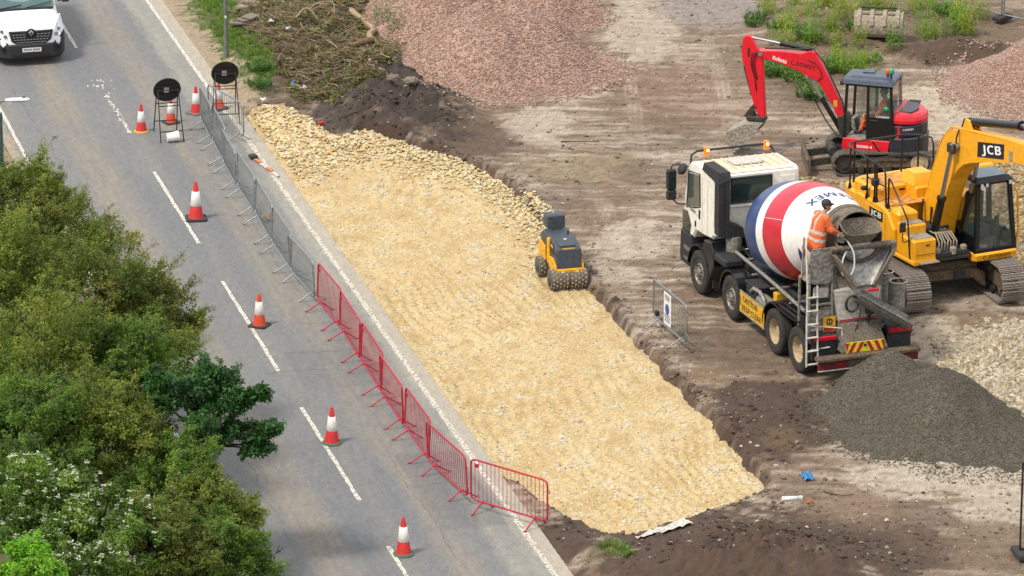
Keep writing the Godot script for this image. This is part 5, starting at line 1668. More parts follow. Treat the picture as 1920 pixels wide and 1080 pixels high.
	# rear mudguards with ribs
	for s: float in [-1.0, 1.0]:
		var xo := s * 1.25
		var xi := s * 0.6
		var P := arc2(4.6, 0.55, 0.64, 180, 70, 8)
		P.append_array(arc2(5.95, 0.55, 0.64, 110, 15, 8))
		var Q := P.duplicate()
		Q.reverse()
		var full := []
		for p: Vector2 in P:
			var c := V2(clampf(p.x, 4.6, 5.95), 0.55)
			full.append(c + (p - c) * 1.06)
		full.append_array(Q)
		nb(); pmx(full, minf(xo, xi), maxf(xo, xi), 0.0)
		var mg := done(t, "rear_mudguard", M.black_gloss)
		nb()
		for k in 4: bx(V3(lerpf(xo, xi, 0.12 + k * 0.24), 1.225, 5.27), V3(0.03, 0.02, 1.1), 0.004)
		done(mg, "rib", M.black_plastic)
		nb(); bx(V3(s * 0.92, 0.72, 6.72), V3(0.6, 0.42, 0.06), 0.01); bx(V3(s * 0.95, 1.0, 6.62), V3(0.62, 0.22, 0.28), 0.03); done(t, "tail_box", M.chassis)
		nb(); bx(V3(s * 0.92, 1.03, 6.785), V3(0.56, 0.1, 0.06), 0.015); done(t, "tail_light", M.lens_red)
	# drum
	var d := Node3D.new(); d.name = "drum"; t.add_child(d)
	drum_band(d, "front_dome", -0.1, 0.5, M.drum_white); drum_band(d, "blue_band", 0.5, 1.32, M.drum_blue); drum_band(d, "white_band", 1.32, 1.72, M.drum_white)
	drum_band(d, "red_band", 1.72, 2.62, M.drum_red); drum_band(d, "white_cone", 2.62, 3.98, M.drum_white); drum_band(d, "mouth_cone", 3.98, 4.6, M.concrete_crust)
	drum_band(d, "running_ring", 4.02, 4.14, M.concrete_crust, 0.035); drum_band(d, "mouth_rim", 4.5, 4.62, M.concrete_crust, 0.03)
	nb(); lt([V2(0.53, 4.6), V2(0.52, 4.3), V2(0.66, 3.6), V2(0.9, 2.9), V2(1.0, 2.0), V2(0, 1.2)], drum_frame(), 32); done(d, "mouth_inside", M.concrete_crust)
	nb()
	for k in 3:
		var ang := TAU * k / 3 + 0.9
		var pts := []
		for j in 8:
			var s := 1.76 + j * 0.12
			var r := drum_radius(s) + 0.004
			pts.append(drum_frame() * V3(sin(ang) * r, s, -cos(ang) * r))
		tb(pts, 0.006, 4)
	done(d, "weld_seam", M.drum_white)
	for ang: float in [-0.02, TAU * 0.52]:
		put(d, "lettering", on_drum(dense_text("CEMEX", 0.25, 1.2), 3.2, ang, true), M.text_navy)
	for ang: float in [0.95, -2.0]:
		for k in 2:
			nb()
			ST.set_smooth_group(1)
			var A := []
			for j in 9:
				var f := j / 8.0
				for w in 2:
					var s := 3.08 + k * 0.17 + (f - 0.5) * 0.14 + w * 0.12 * sin(f * PI)
					var r := drum_radius(s) + 0.006
					var a := ang + (f - 0.5) * 0.36 + k * 0.06
					A.append(drum_frame() * V3(sin(a) * r, s, -cos(a) * r))
			for j in 8:
				quad_out(A[j * 2], A[j * 2 + 1], A[j * 2 + 3], A[j * 2 + 2], V3(0, 2.7, 5.0))
			done(d, "emblem_stroke", M.text_navy if k == 0 else M.text_red)
	# rear pedestal
	nb()
	for s: float in [-1.0, 1.0]:
		hexa([V3(s * 0.62, 1.0, 5.75), V3(s * 0.5, 1.0, 5.75), V3(s * 0.5, 1.0, 6.45), V3(s * 0.62, 1.0, 6.45), V3(s * 0.62, 2.6, 6.05), V3(s * 0.5, 2.6, 6.05), V3(s * 0.5, 2.6, 6.4), V3(s * 0.62, 2.6, 6.4)])
	bx(V3(0, 2.3, 6.0), V3(1.2, 0.2, 0.2))
	done(t, "rear_pedestal", M.panel_grey)
	nb(); hexa([V3(-0.5, 1.32, 6.62), V3(0.4, 1.32, 6.62), V3(0.4, 1.32, 6.4), V3(-0.5, 1.32, 6.4), V3(-0.62, 2.06, 6.62), V3(0.5, 2.06, 6.62), V3(0.5, 2.06, 6.4), V3(-0.62, 2.06, 6.4)])
	var rp := done(t, "rear_panel", M.pale_grey)
	nb(); bx(V3(-0.05, 1.35, 6.626), V3(0.9, 0.035, 0.012), 0.0); done(rp, "red_stripe", M.text_red)
	nb(); hexa([V3(-0.6, 0.72, 7.0), V3(0.55, 0.72, 7.0), V3(0.55, 0.72, 6.5), V3(-0.6, 0.72, 6.5), V3(-0.5, 1.3, 6.66), V3(0.42, 1.3, 6.66), V3(0.42, 1.3, 6.5), V3(-0.5, 1.3, 6.5)]); done(t, "apron", M.concrete_crust)
	# chevron panel
	nb(); bx(V3(-0.04, 0.83, 7.03), V3(0.92, 0.24, 0.02), 0.003); var ch := done(t, "chevron_board", M.hi_yellow)
	for s: float in [-1.0, 1.0]:
		for k in 3:
			nb()
			var x0 := 0.02 + k * 0.185
			ST.set_smooth_group(-1)
			var P := []
			for q: Vector2 in [V2(x0 + 0.0, 0.945), V2(x0 + 0.09, 0.945), V2(minf(x0 + 0.21, 0.455), 0.715), V2(minf(x0 + 0.12, 0.455), 0.715)]:
				P.append(V3(-0.04 + s * q.x, q.y, 7.045))
			quad_out(P[0], P[1], P[2], P[3], V3(0, 0.8, 0))
			done(ch, "red_stripe", M.hi_red)
	nb(); cy(V3(-0.04, 0.86, 7.04), V3(-0.04, 0.86, 7.055), 0.035, 0.035, 14); done(ch, "disc", M.text_black)
	nb(); bx(V3(0.0, 0.655, 7.1), V3(2.52, 0.09, 0.26), 0.02); var bu := done(t, "rear_bumper", M.muddy_frame)
	nb(); bx(V3(0.0, 0.5, 7.13), V3(2.46, 0.22, 0.06), 0.015); done(bu, "under_run_bar", M.bar_red)
	nb(); bx(V3(0.0, 0.395, 7.14), V3(2.46, 0.03, 0.07), 0.006); done(bu, "bar_edge", M.pale_grey)
	nb(); bx(V3(0.1, 0.5, 7.165), V3(1.2, 0.2, 0.012), 0.002); done(bu, "bar_middle", M.muddy_frame)
	for s: float in [-1.0, 1.0]:
		nb(); bx(V3(s * 0.72, 0.53, 7.17), V3(0.16, 0.05, 0.02), 0.004); done(bu, "rear_lamp", M.lens_red)
	nb(); bx(V3(0.42, 0.53, 7.175), V3(0.52, 0.115, 0.01), 0.002); var pl := done(bu, "number_plate", M.sign_yellow)
	text(pl, "plate_text", "BX69 CZU", 0.07, M.text_black, T(0.42, 0.53, 7.1815), 0.42)
	# charge hopper above the mouth
	nb()
	var up := []
	var lo := []
	var up2 := []
	var lo2 := []
	for k in 20:
		var a := TAU * k / 20
		var e := 0.55
		var c := signf(cos(a)) * pow(absf(cos(a)), e)
		var s := signf(sin(a)) * pow(absf(sin(a)), e)
		up.append(V3(-0.01 + c * 0.47, 3.52 - s * 0.11, 6.56 + s * 0.30)); lo.append(V3(-0.04 + c * 0.28, 3.17, 6.52 + s * 0.2))
		up2.append(V3(-0.01 + c * 0.44, 3.52 - s * 0.11, 6.56 + s * 0.27)); lo2.append(V3(-0.04 + c * 0.25, 3.17, 6.52 + s * 0.17))
	for k in 20:
		var j := (k + 1) % 20
		ST.set_smooth_group(1)
		quad_out(up[k], up[j], lo[j], lo[k], V3(0, 3.3, 6.5))
		tri(up2[k], lo2[j], up2[j]); tri(up2[k], lo2[k], lo2[j])
		ST.set_smooth_group(-1)
		quad_out(up[k], up[j], up2[j], up2[k], V3(0, 2.0, 6.5))
	var hp := done(t, "charge_hopper", M.concrete_crust)
	nb(); bx(V3(-0.5, 3.3, 6.6), V3(0.12, 0.2, 0.2), 0.02); cy(V3(-0.6, 3.4, 6.66), V3(-0.45, 3.28, 6.66), 0.05, 0.05, 10); done(hp, "hinge", M.concrete_crust)
	nb(); cy(V3(-0.75, 3.06, 6.62), V3(0.76, 3.06, 6.62), 0.07, 0.07, 12); bx(V3(0.78, 3.02, 6.62), V3(0.14, 0.2, 0.16), 0.03); done(t, "cross_beam", M.concrete_crust)
	# discharge collector: a half funnel open towards the mouth
	nb()
	var rows := []
	for i in 7:
		var f := i / 6.0
		var row := []
		for k in 13:
			var a := lerpf(-1.75, 1.75, k / 12.0)
			var r := lerpf(0.72, 0.20, f)
			row.append(V3(0.04 + sin(a) * r - f * 0.1, lerpf(2.92, 2.24, f), 6.66 - cos(a) * r * 0.5 + f * 0.34))
		rows.append(row)
	for i in 6:
		for k in 12:
			ST.set_smooth_group(1)
			quad_out(rows[i][k], rows[i][k + 1], rows[i + 1][k + 1], rows[i + 1][k], V3(0.16, rows[i][0].y, 5.4))
	var co := done(t, "discharge_collector", M.chute_steel)
	nb()
	tb(rows[0], 0.04, 6); tb([rows[0][0], rows[3][0], rows[6][1]], 0.035, 6); tb([rows[0][12], rows[3][12], rows[6][11]], 0.035, 6)
	done(co, "rim", M.concrete_crust)
	nb()
	for s: float in [-1.0, 1.0]:
		hexa([V3(0.04 + s * 0.8, 2.95, 6.5), V3(0.04 + s * 0.74, 2.95, 6.5), V3(0.04 + s * 0.72, 2.95, 6.75), V3(0.04 + s * 0.78, 2.95, 6.75), V3(-0.04 + s * 0.28, 2.16, 6.72), V3(-0.04 + s * 0.2, 2.16, 6.72), V3(-0.04 + s * 0.2, 2.16, 6.95), V3(-0.04 + s * 0.28, 2.16, 6.95)])
	done(co, "side_arm", M.concrete_crust)
	# swivel chute
	nb()
	var c0 := V3(-0.12, 2.06, 6.82)
	var c1 := V3(1.0, 1.36, 7.15)
	var dir := (c1 - c0).normalized()
	var side := dir.cross(Vector3.UP).normalized()
	var upv := side.cross(dir)
	for shell in 2:
		var rr := 0.25 - shell * 0.02
		for i in 8:
			for k in 10:
				var q := []
				for e: Array in [[i, k], [i, k + 1], [i + 1, k + 1], [i + 1, k]]:
					var a := lerpf(-1.62, 1.62, e[1] / 10.0)
					q.append(c0 + dir * (1.36 * e[0] / 8.0) + side * sin(a) * rr * (1.0 + 0.1 * e[0] / 8.0) - upv * cos(a) * rr)
				ST.set_smooth_group(1)
				quad_out(q[0], q[1], q[2], q[3], c0 + dir * 0.6 + upv * (0.0 if shell == 0 else 9.0))
	var cu := done(t, "chute", M.chute_steel)
	nb()
	for s: float in [-1.0, 1.0]: tb([c0 + side * s * 0.25, c1 + side * s * 0.275], 0.02, 6)
	done(cu, "chute_rim", M.concrete_crust)
	nb(); tb([V3(0.16, 1.3, 6.72), V3(0.18, 1.55, 6.78), V3(0.4, 1.62, 6.9)], 0.05, 8); bx(V3(0.18, 1.55, 6.75), V3(0.18, 0.14, 0.14), 0.02); done(cu, "chute_ram", M.dark_steel)
	nb(); bx(V3(0.12, 2.14, 7.02), V3(0.3, 0.06, 0.06), 0.02); done(t, "upper_tail_light", M.lens_red)
	# spare chutes hung on the off side
	for k in 2:
		nb()
		for i in 1:
			for j in 10:
				var a0 := lerpf(-1.6, 1.6, j / 10.0)
				var a1 := lerpf(-1.6, 1.6, (j + 1) / 10.0)
				var z0 := 5.5 + k * 0.75
				quad_out(V3(1.06 + sin(a0) * 0.2, 1.35 + k * 0.05, z0 + cos(a0) * 0.2), V3(1.06 + sin(a1) * 0.2, 1.35 + k * 0.05, z0 + cos(a1) * 0.2), V3(1.06 + sin(a1) * 0.2, 2.0, z0 + cos(a1) * 0.2), V3(1.06 + sin(a0) * 0.2, 2.0, z0 + cos(a0) * 0.2), V3(1.06, 1.7, z0 - 0.2))
		var sc := done(t, "spare_chute", M.panel_grey)
		nb()
		var hoop := []
		for j in 14: hoop.append(V3(1.08 + cos(TAU * j / 14) * 0.2, 2.02, 5.55 + k * 0.75 + sin(TAU * j / 14) * 0.2))
		tb(hoop, 0.016, 5, true)
		done(sc, "hoop", M.pale_grey)
	# operator's platform
	nb(); bx(V3(-0.92, 2.28, 6.22), V3(0.6, 0.05, 0.55), 0.01); var pf := done(t, "platform", M.panel_grey)
	nb(); pm([V2(-1.2, 2.3), V2(-1.2, 3.0), V2(-1.14, 3.08), V2(-0.72, 3.08), V2(-0.64, 3.0), V2(-0.64, 2.3), V2(-0.75, 2.24), V2(-1.1, 2.24)], 6.5, 6.53, Transform3D(), 0.005); done(pf, "guard_panel", M.panel_grey)
	nb()
	for q: Array in [[-1.2, 6.5], [-0.64, 6.5], [-1.2, 5.95], [-0.64, 5.95]]: bx(V3(q[0], 1.7, q[1]), V3(0.05, 1.2, 0.05), 0.006)
	for y: float in [1.15, 1.75]: bx(V3(-0.92, y, 6.5), V3(0.6, 0.05, 0.04), 0.006)
	done(pf, "leg_frame", M.panel_grey)
	nb(); bx(V3(-0.92, 1.38, 6.47), V3(0.5, 0.42, 0.04), 0.01); done(pf, "lower_panel", M.panel_grey)
	nb(); bx(V3(-0.85, 1.98, 6.35), V3(0.34, 0.26, 0.2), 0.04); done(pf, "water_box", M.pale_grey)
	nb(); bx(V3(-0.92, 1.78, 6.45), V3(0.46, 0.2, 0.08), 0.01); done(pf, "control_levers", M.black_paint)
	nb(); bx(V3(-0.72, 1.28, 6.56), V3(0.3, 0.36, 0.012), 0.003); var ws := done(pf, "warning_sign", M.sign_yellow)
	nb(); lt([V2(0.05, 0), V2(0.075, 0), V2(0.075, 0.004), V2(0.05, 0.004)], T(-0.72, 1.34, 6.567, 0, 90), 20); bx(V3(-0.72, 1.34, 6.57), V3(0.02, 0.1, 0.004), 0.0, Transform3D()); done(ws, "warning_ring", M.text_black)
	nb(); bx(V3(-0.72, 1.17, 6.568), V3(0.26, 0.09, 0.005), 0.0); done(ws, "warning_caption", M.text_red)
	# ladder
	nb()
	tb([V3(-1.42, 0.45, 6.92), V3(-1.36, 1.4, 6.75), V3(-1.3, 2.2, 6.62), V3(-1.3, 3.2, 6.5), V3(-1.26, 3.3, 6.42), V3(-1.22, 3.28, 6.2), V3(-1.22, 2.3, 6.1)], 0.022, 7)
	tb([V3(-1.14, 0.45, 6.92), V3(-1.1, 1.4, 6.75), V3(-1.06, 2.25, 6.62)], 0.022, 7)
	var la := done(t, "ladder", M.pale_grey)
	for k in 6:
		nb()
		var f := k / 6.0
		bx(V3(-1.27 + f * 0.09, 0.5 + k * 0.3, 6.915 - f * 0.28), V3(0.28, 0.03, 0.07), 0.008)
		done(la, "rung", M.pale_grey)
	nb(); tb([V3(-1.2, 1.3, 6.6), V3(-0.5, 1.22, 6.75), V3(-0.5, 0.85, 6.85)], 0.018, 6); tb([V3(-1.25, 0.78, 6.75), V3(-0.8, 0.82, 6.8)], 0.018, 6); done(t, "grab_rail", M.pale_grey)
	# hoses
	nb()
	var coil := []
	for k in 40:
		var a := TAU * k / 13.0
		coil.append(V3(-0.22 + cos(a) * (0.17 - 0.0008 * k), 1.74 + sin(a) * 0.19, 6.66 + k * 0.0012))
	tb(coil, 0.016, 5); tb(smooth_path([V3(-0.02, 1.6, 6.70), V3(-0.08, 1.3, 6.72), V3(-0.3, 0.98, 6.8), V3(-0.6, 0.94, 6.8), V3(-0.78, 1.15, 6.72)], 5), 0.014, 5)
	done(t, "hose_reel", M.hose_black)
	nb(); tb(smooth_path([V3(-0.47, 3.36, 6.5), V3(-0.35, 3.2, 6.66), V3(-0.24, 2.95, 6.74), V3(-0.24, 2.6, 6.76), V3(-0.36, 2.42, 6.74), V3(-0.5, 2.5, 6.72), V3(-0.48, 2.8, 6.68), V3(-0.36, 3.02, 6.64)], 6), 0.02, 7); done(t, "water_hose", M.hose_white)
# ---------------------------------------------------------------- red mini excavator
func stadium(x0: float, x1: float, y: float, r: float, step: float) -> Array:
	# points with headings along a track loop lying in the xy plane: [pos, angle]
	var out := []
	var L := x1 - x0
	var per := 2.0 * L + TAU * r
	var n := int(per / step)
	for k in n:
		var s := per * k / n
		if s < L: out.append([V2(x0 + s, y + r), 0.0])
		elif s < L + PI * r:
			var a := PI / 2 - (s - L) / r
			out.append([V2(x1 + cos(a) * r, y + sin(a) * r), a - PI / 2])
		elif s < 2 * L + PI * r: out.append([V2(x1 - (s - L - PI * r), y - r), PI])
		else:
			var a := -PI / 2 - (s - 2 * L - PI * r) / r
			out.append([V2(x0 + cos(a) * r, y + sin(a) * r), a - PI / 2])
	return out

func loop_band(pts: Array, t_out: float, t_in: float, z0: float, z1: float) -> void:
	var n := pts.size()
	for k in n:
		var a: Array = pts[k]
		var b: Array = pts[(k + 1) % n]
		var na := Vector2.UP.rotated(PI + a[1])
		var nb2 := Vector2.UP.rotated(PI + b[1])
		var ao: Vector2 = a[0] + na * t_out
		var ai: Vector2 = a[0] - na * t_in
		var bo: Vector2 = b[0] + nb2 * t_out
		var bi: Vector2 = b[0] - nb2 * t_in
		hexa([V3(ao.x, ao.y, z0), V3(bo.x, bo.y, z0), V3(bi.x, bi.y, z0), V3(ai.x, ai.y, z0), V3(ao.x, ao.y, z1), V3(bo.x, bo.y, z1), V3(bi.x, bi.y, z1), V3(ai.x, ai.y, z1)])

func ram(parent: Node, a: Vector3, b: Vector3, f: float, r: float, X := Transform3D(), called := "ram") -> void:
	# hydraulic cylinder: barrel from a for the share f of the way, bright rod to b
	nb()
	var m := a.lerp(b, f)
	cy(a, m, r, r, 14); cy(m - (b - a).normalized() * 0.06, m, r * 1.2, r * 1.2, 14)
	var o := done(parent, called, M.black_gloss, X)
	nb(); cy(m, b, r * 0.55, r * 0.55, 12); done(o, "rod", M.steel)

func build_red_excavator() -> void:
	var t := thing("red_excavator", "red and black mini excavator with its bucket on the ground", "excavator", Vector3(9.49, 0.1, -9.79), 0.0)
	var U := T(0, 0, 0, 2)
	var H := T(0, 0, 0, -18)
	for zc: float in [0.78, -0.78]:
		var pts := stadium(-0.97, 0.97, 0.30, 0.27, 0.06)
		nb(); loop_band(pts, 0.035, 0.0, zc - 0.2, zc + 0.2)
		var tr := done(t, "rubber_track", M.rubber_track, U)
		nb()
		for k in range(0, pts.size(), 2):
			var p: Array = pts[k]
			bx(Vector3.ZERO, V3(0.05, 0.022, 0.38), 0.006, Transform3D(Basis(Vector3.BACK, p[1]), V3(p[0].x, p[0].y, zc) + Basis(Vector3.BACK, p[1]) * V3(0, 0.04, 0)))
		done(tr, "track_lugs", M.rubber_track).set_meta("kind", "stuff")
		nb(); bx(V3(0, 0.3, zc), V3(1.7, 0.26, 0.22), 0.04); bx(V3(0.05, 0.42, zc), V3(1.2, 0.12, 0.3), 0.03); done(t, "track_frame", M.muddy_frame, U)
		for x: float in [-0.97, 0.97]:
			nb(); cy(V3(x, 0.3, zc - 0.14), V3(x, 0.3, zc + 0.14), 0.23, 0.23, 20); cy(V3(x, 0.3, zc - 0.18), V3(x, 0.3, zc + 0.18), 0.1, 0.1, 14); done(t, "idler" if x < 0 else "sprocket", M.dark_steel if x < 0 else M.rim_tan, U)
		for k in 4:
			nb(); cy(V3(-0.55 + k * 0.36, 0.14, zc - 0.15), V3(-0.55 + k * 0.36, 0.14, zc + 0.15), 0.09, 0.09, 12); done(t, "track_wheel", M.dark_steel, U)
	nb(); bx(V3(0, 0.42, 0), V3(1.1, 0.2, 1.3), 0.05); cy(V3(0, 0.5, 0), V3(0, 0.6, 0), 0.42, 0.42, 24); done(t, "undercarriage", M.dark_steel, U)
	nb()
	pm([V2(-1.92, 0.03), V2(-1.86, 0.03), V2(-1.82, 0.2), V2(-1.84, 0.42), V2(-1.9, 0.46), V2(-1.95, 0.44), V2(-1.9, 0.22)], -0.97, 0.97, Transform3D(), 0.006)
	var bl := done(t, "dozer_blade", M.muddy_frame, U)
	nb()
	for z: float in [-0.45, 0.45]: hexa([V3(-1.85, 0.12, z - 0.05), V3(-0.4, 0.3, z - 0.05), V3(-0.4, 0.3, z + 0.05), V3(-1.85, 0.12, z + 0.05), V3(-1.85, 0.3, z - 0.05), V3(-0.4, 0.48, z - 0.05), V3(-0.4, 0.48, z + 0.05), V3(-1.85, 0.3, z + 0.05)])
	cy(V3(-1.2, 0.45, -0.3), V3(-1.2, 0.45, 0.3), 0.12, 0.12, 14)
	done(bl, "blade_arm", M.dark_steel)
	# upper body
	nb()
	var plan := [V2(-0.8, 0.76), V2(0.45, 0.76), V2(0.8, 0.72), V2(1.06, 0.56), V2(1.22, 0.3), V2(1.28, 0.0), V2(1.22, -0.35), V2(1.0, -0.7), V2(0.6, -0.9), V2(-0.7, -0.9), V2(-0.8, -0.7)]
	pmy(plan, 0.52, 0.6, 0.02); done(t, "deck", M.black_paint, H)
	nb(); pm([V2(-0.78, 0.6), V2(-0.76, 0.89), V2(0.48, 0.89), V2(0.44, 0.58), V2(0.2, 0.56), V2(-0.7, 0.56)], 0.72, 0.79, Transform3D(), 0.012); var sp := done(t, "side_panel", M.kubota_red, H)
	text(sp, "lettering", "KX060-4", 0.075, M.text_white, T(-0.18, 0.70, 0.7925), 0.4)
	nb(); pm([V2(0.0, 0.86), V2(0.06, 0.86), V2(0.26, 0.6), V2(0.2, 0.6)], 0.789, 0.796, Transform3D()); done(sp, "black_slash", M.text_black)
	nb(); bx(V3(-0.05, 0.72, -0.1), V3(1.3, 0.28, 1.5), 0.03); done(t, "floor_box", M.black_paint, H)
	nb()
	var tail := [V2(0.48, 0.79), V2(0.8, 0.745), V2(1.08, 0.58), V2(1.25, 0.3), V2(1.31, 0.0), V2(1.25, -0.37), V2(1.02, -0.73), V2(0.6, -0.92), V2(0.48, -0.92)]
	pmy(tail, 0.46, 0.99, 0.04); done(t, "counterweight", M.kubota_black, H)
	nb()
	var tail2 := []
	for p: Vector2 in tail: tail2.append(V2(0.48 + (p.x - 0.48) * 0.96, p.y * 0.96))
	pmy(tail2, 0.995, 1.32, 0.04); var tl := done(t, "engine_cover", M.kubota_black, H)
	text(tl, "lettering", "C.DOWDY", 0.055, M.text_white, T(0.93, 1.22, 0.655, 32), 0.3)
	nb(); pm([V2(0.56, 1.3), V2(0.66, 1.3), V2(0.70, 1.1), V2(0.62, 0.94), V2(0.57, 0.94), V2(0.62, 1.12)], 0.755, 0.766, T(0, 0, 0, 3)); done(tl, "red_flash", M.kubota_red)
	nb()
	var rg := []
	for e: Array in [[1.32, 1.0], [1.40, 1.0], [1.49, 0.95], [1.55, 0.84], [1.58, 0.6]]:
		var ring := []
		for p: Vector2 in tail2: ring.append(V3(0.5 + (p.x - 0.5) * float(e[1]), float(e[0]) + (1.0 - (p.x - 0.48)) * 0.06, p.y * lerpf(1.0, float(e[1]), 0.7)))
		rg.append(ring)
	loft(rg, true, false); var hd := done(t, "red_hood", M.kubota_red, H)
	nb(); pmy([V2(0.62, 0.5), V2(0.95, 0.4), V2(1.05, 0.0), V2(0.95, -0.45), V2(0.6, -0.6)], 1.56, 1.63, 0.02); done(hd, "vent_cover", M.kubota_black)
	nb(); pm([V2(0.86, 1.52), V2(1.0, 1.46), V2(0.94, 1.38)], 0.655, 0.668, T(0, 0, 0.02, 14)); done(hd, "black_decal", M.text_black)
	nb(); bx(V3(0.72, 1.44, 0.715), V3(0.12, 0.09, 0.02), 0.004, T(0, 0, 0, 4)); done(hd, "warning_sticker", M.sign_yellow)
	nb(); bx(V3(0.78, 1.6, -0.55), V3(0.3, 0.05, 0.4), 0.02); done(hd, "grille_cover", M.black_plastic)
	# cab
	nb()
	for z: float in [0.74, -0.22]:
		for q: Array in [[-0.73, -0.68], [-0.12, -0.12], [0.56, 0.47]]:
			hexa([V3(q[0] - 0.035, 0.9, z - 0.035), V3(q[0] + 0.035, 0.9, z - 0.035), V3(q[0] + 0.035, 0.9, z + 0.035), V3(q[0] - 0.035, 0.9, z + 0.035), V3(q[1] - 0.035, 2.36, z - 0.035), V3(q[1] + 0.035, 2.36, z - 0.035), V3(q[1] + 0.035, 2.36, z + 0.035), V3(q[1] - 0.035, 2.36, z + 0.035)])
	bx(V3(-0.1, 2.33, 0.74), V3(1.25, 0.07, 0.07)); bx(V3(-0.1, 2.33, -0.22), V3(1.25, 0.07, 0.07)); bx(V3(-0.72, 0.95, 0.26), V3(0.07, 0.1, 0.96))
	bx(V3(-0.71, 1.5, 0.72), V3(0.05, 1.2, 0.05), 0.01)
	var cab := done(t, "cab_frame", M.black_gloss, H)
	nb(); pmx([V2(-0.28, 2.38), V2(-0.24, 2.46), V2(0.0, 2.5), V2(0.6, 2.5), V2(0.78, 2.46), V2(0.82, 2.36)], -0.8, 0.56, 0.03); var rf := done(cab, "cab_roof", M.cab_roof)
	nb(); pmx([V2(-0.1, 2.5), V2(0.62, 2.5), V2(0.56, 2.525), V2(-0.04, 2.525)], -0.62, 0.34, 0.012); bx(V3(-0.25, 2.54, 0.1), V3(0.3, 0.03, 0.3), 0.01); done(rf, "roof_panel", M.cab_roof)
	nb(); bx(V3(-0.84, 2.32, 0.55), V3(0.12, 0.12, 0.3), 0.03); done(rf, "work_lamp", M.black_plastic)
	nb(); hexa([V3(-0.08, 0.93, 0.75), V3(0.56, 0.93, 0.75), V3(0.56, 0.93, 0.78), V3(-0.08, 0.93, 0.78), V3(-0.08, 1.5, 0.75), V3(0.54, 1.5, 0.75), V3(0.54, 1.5, 0.78), V3(-0.08, 1.5, 0.78)]); var dr := done(cab, "door", M.black_gloss)
	nb(); hexa([V3(-0.07, 1.5, 0.752), V3(0.53, 1.5, 0.752), V3(0.53, 1.5, 0.765), V3(-0.07, 1.5, 0.765), V3(-0.07, 2.3, 0.752), V3(0.47, 2.3, 0.752), V3(0.47, 2.3, 0.765), V3(-0.07, 2.3, 0.765)]); var dw := done(dr, "door_window", M.glass_tint)
	text(dr, "lettering", "C.DOWDY", 0.05, M.text_white, T(0.28, 1.53, 0.7815), 0.36)
	nb(); lt([V2(0, 0), V2(0.075, 0.0), V2(0.075, 0.004), V2(0, 0.004)], T(0.36, 1.74, 0.766, 0, 90), 18); done(dr, "round_sticker", M.beacon_green_off)
	nb(); bx(V3(0.05, 1.42, 0.79), V3(0.2, 0.03, 0.03), 0.01); done(dr, "handle", M.black_plastic)
	nb(); hexa([V3(0.56, 1.45, -0.2), V3(0.58, 1.45, -0.2), V3(0.58, 1.45, 0.72), V3(0.56, 1.45, 0.72), V3(0.48, 2.32, -0.2), V3(0.5, 2.32, -0.2), V3(0.5, 2.32, 0.72), V3(0.48, 2.32, 0.72)]); done(cab, "rear_window", M.glass_tint)
	nb(); bx(V3(-0.4, 1.6, -0.23), V3(0.5, 1.3, 0.012), 0.0); done(cab, "side_window", M.glass_tint)
	nb(); bx(V3(-0.1, 0.9, 0.26), V3(1.2, 0.06, 0.94), 0.01); bx(V3(-0.62, 1.1, 0.0), V3(0.16, 0.36, 0.3), 0.04); done(cab, "cab_floor", M.panel_grey)
	nb(); bx(V3(0.2, 1.18, 0.28), V3(0.5, 0.3, 0.5), 0.06); bx(V3(0.42, 1.6, 0.28), V3(0.14, 0.7, 0.46), 0.06); done(cab, "seat", M.seat_cloth)
	nb()
	for z: float in [0.02, 0.54]: tb([V3(-0.15, 1.0, z), V3(-0.2, 1.4, z), V3(-0.22, 1.55, z)], 0.025, 6)
	for z: float in [0.2, 0.34]: tb([V3(-0.5, 0.95, z), V3(-0.56, 1.3, z)], 0.018, 6)
	done(cab, "levers", M.black_plastic)
	for q: Array in [[0.30, 0.4, "beacon_red_off", 0.12], [0.42, 0.52, "beacon_green_off", 0.16]]:
		nb(); cy(V3(q[0], 2.46, q[1]), V3(q[0], 2.46 + q[3], q[1]), 0.025, 0.025, 8); var st := done(rf, "beacon_stem", M.black_paint)
		nb(); lt([V2(0, 0.16), V2(0.045, 0.15), V2(0.07, 0.1), V2(0.075, 0.04), V2(0.06, 0.0), V2(0, 0)], T(q[0], 2.46 + q[3], q[1]), 16); done(rf, "beacon", M[q[2]])
	# boom, dipper, bucket
	nb()
	pm([V2(-1.02, 0.72), V2(-0.72, 0.6), V2(-0.72, 1.1), V2(-0.9, 1.3), V2(-1.12, 1.2)], -0.36, 0.06, Transform3D(), 0.03); done(t, "swing_bracket", M.dark_steel, H)
	nb()
	pm([V2(-3.24, 2.80), V2(-2.73, 2.84), V2(-2.09, 2.82), V2(-1.88, 2.90), V2(-1.74, 2.86), V2(-1.56, 2.58), V2(-1.33, 2.16), V2(-1.10, 1.70), V2(-0.93, 1.28), V2(-0.92, 1.10), V2(-1.06, 1.08), V2(-1.24, 1.46), V2(-1.44, 1.78), V2(-1.63, 2.05), V2(-1.80, 2.16), V2(-1.98, 2.18), V2(-2.06, 2.28), V2(-2.24, 2.36), V2(-2.72, 2.50), V2(-3.20, 2.60), V2(-3.28, 2.70)], -0.25, -0.01, Transform3D(), 0.02)
	var bo := done(t, "boom", M.kubota_red, H)
	text(bo, "lettering", "Kubota", 0.11, M.text_white, T(-2.68, 2.60, -0.0065, 0, 0, -14), 0.38)
	text(bo, "lettering", "C.DOWDY", 0.12, M.text_black, T(-2.05, 2.50, -0.0065, 0, 0, -9), 0.66)
	nb(); bx(V3(-1.17, 1.55, -0.006), V3(0.1, 0.17, 0.008), 0.0, Transform3D()); done(bo, "warning_sticker", M.sign_yellow)
	nb()
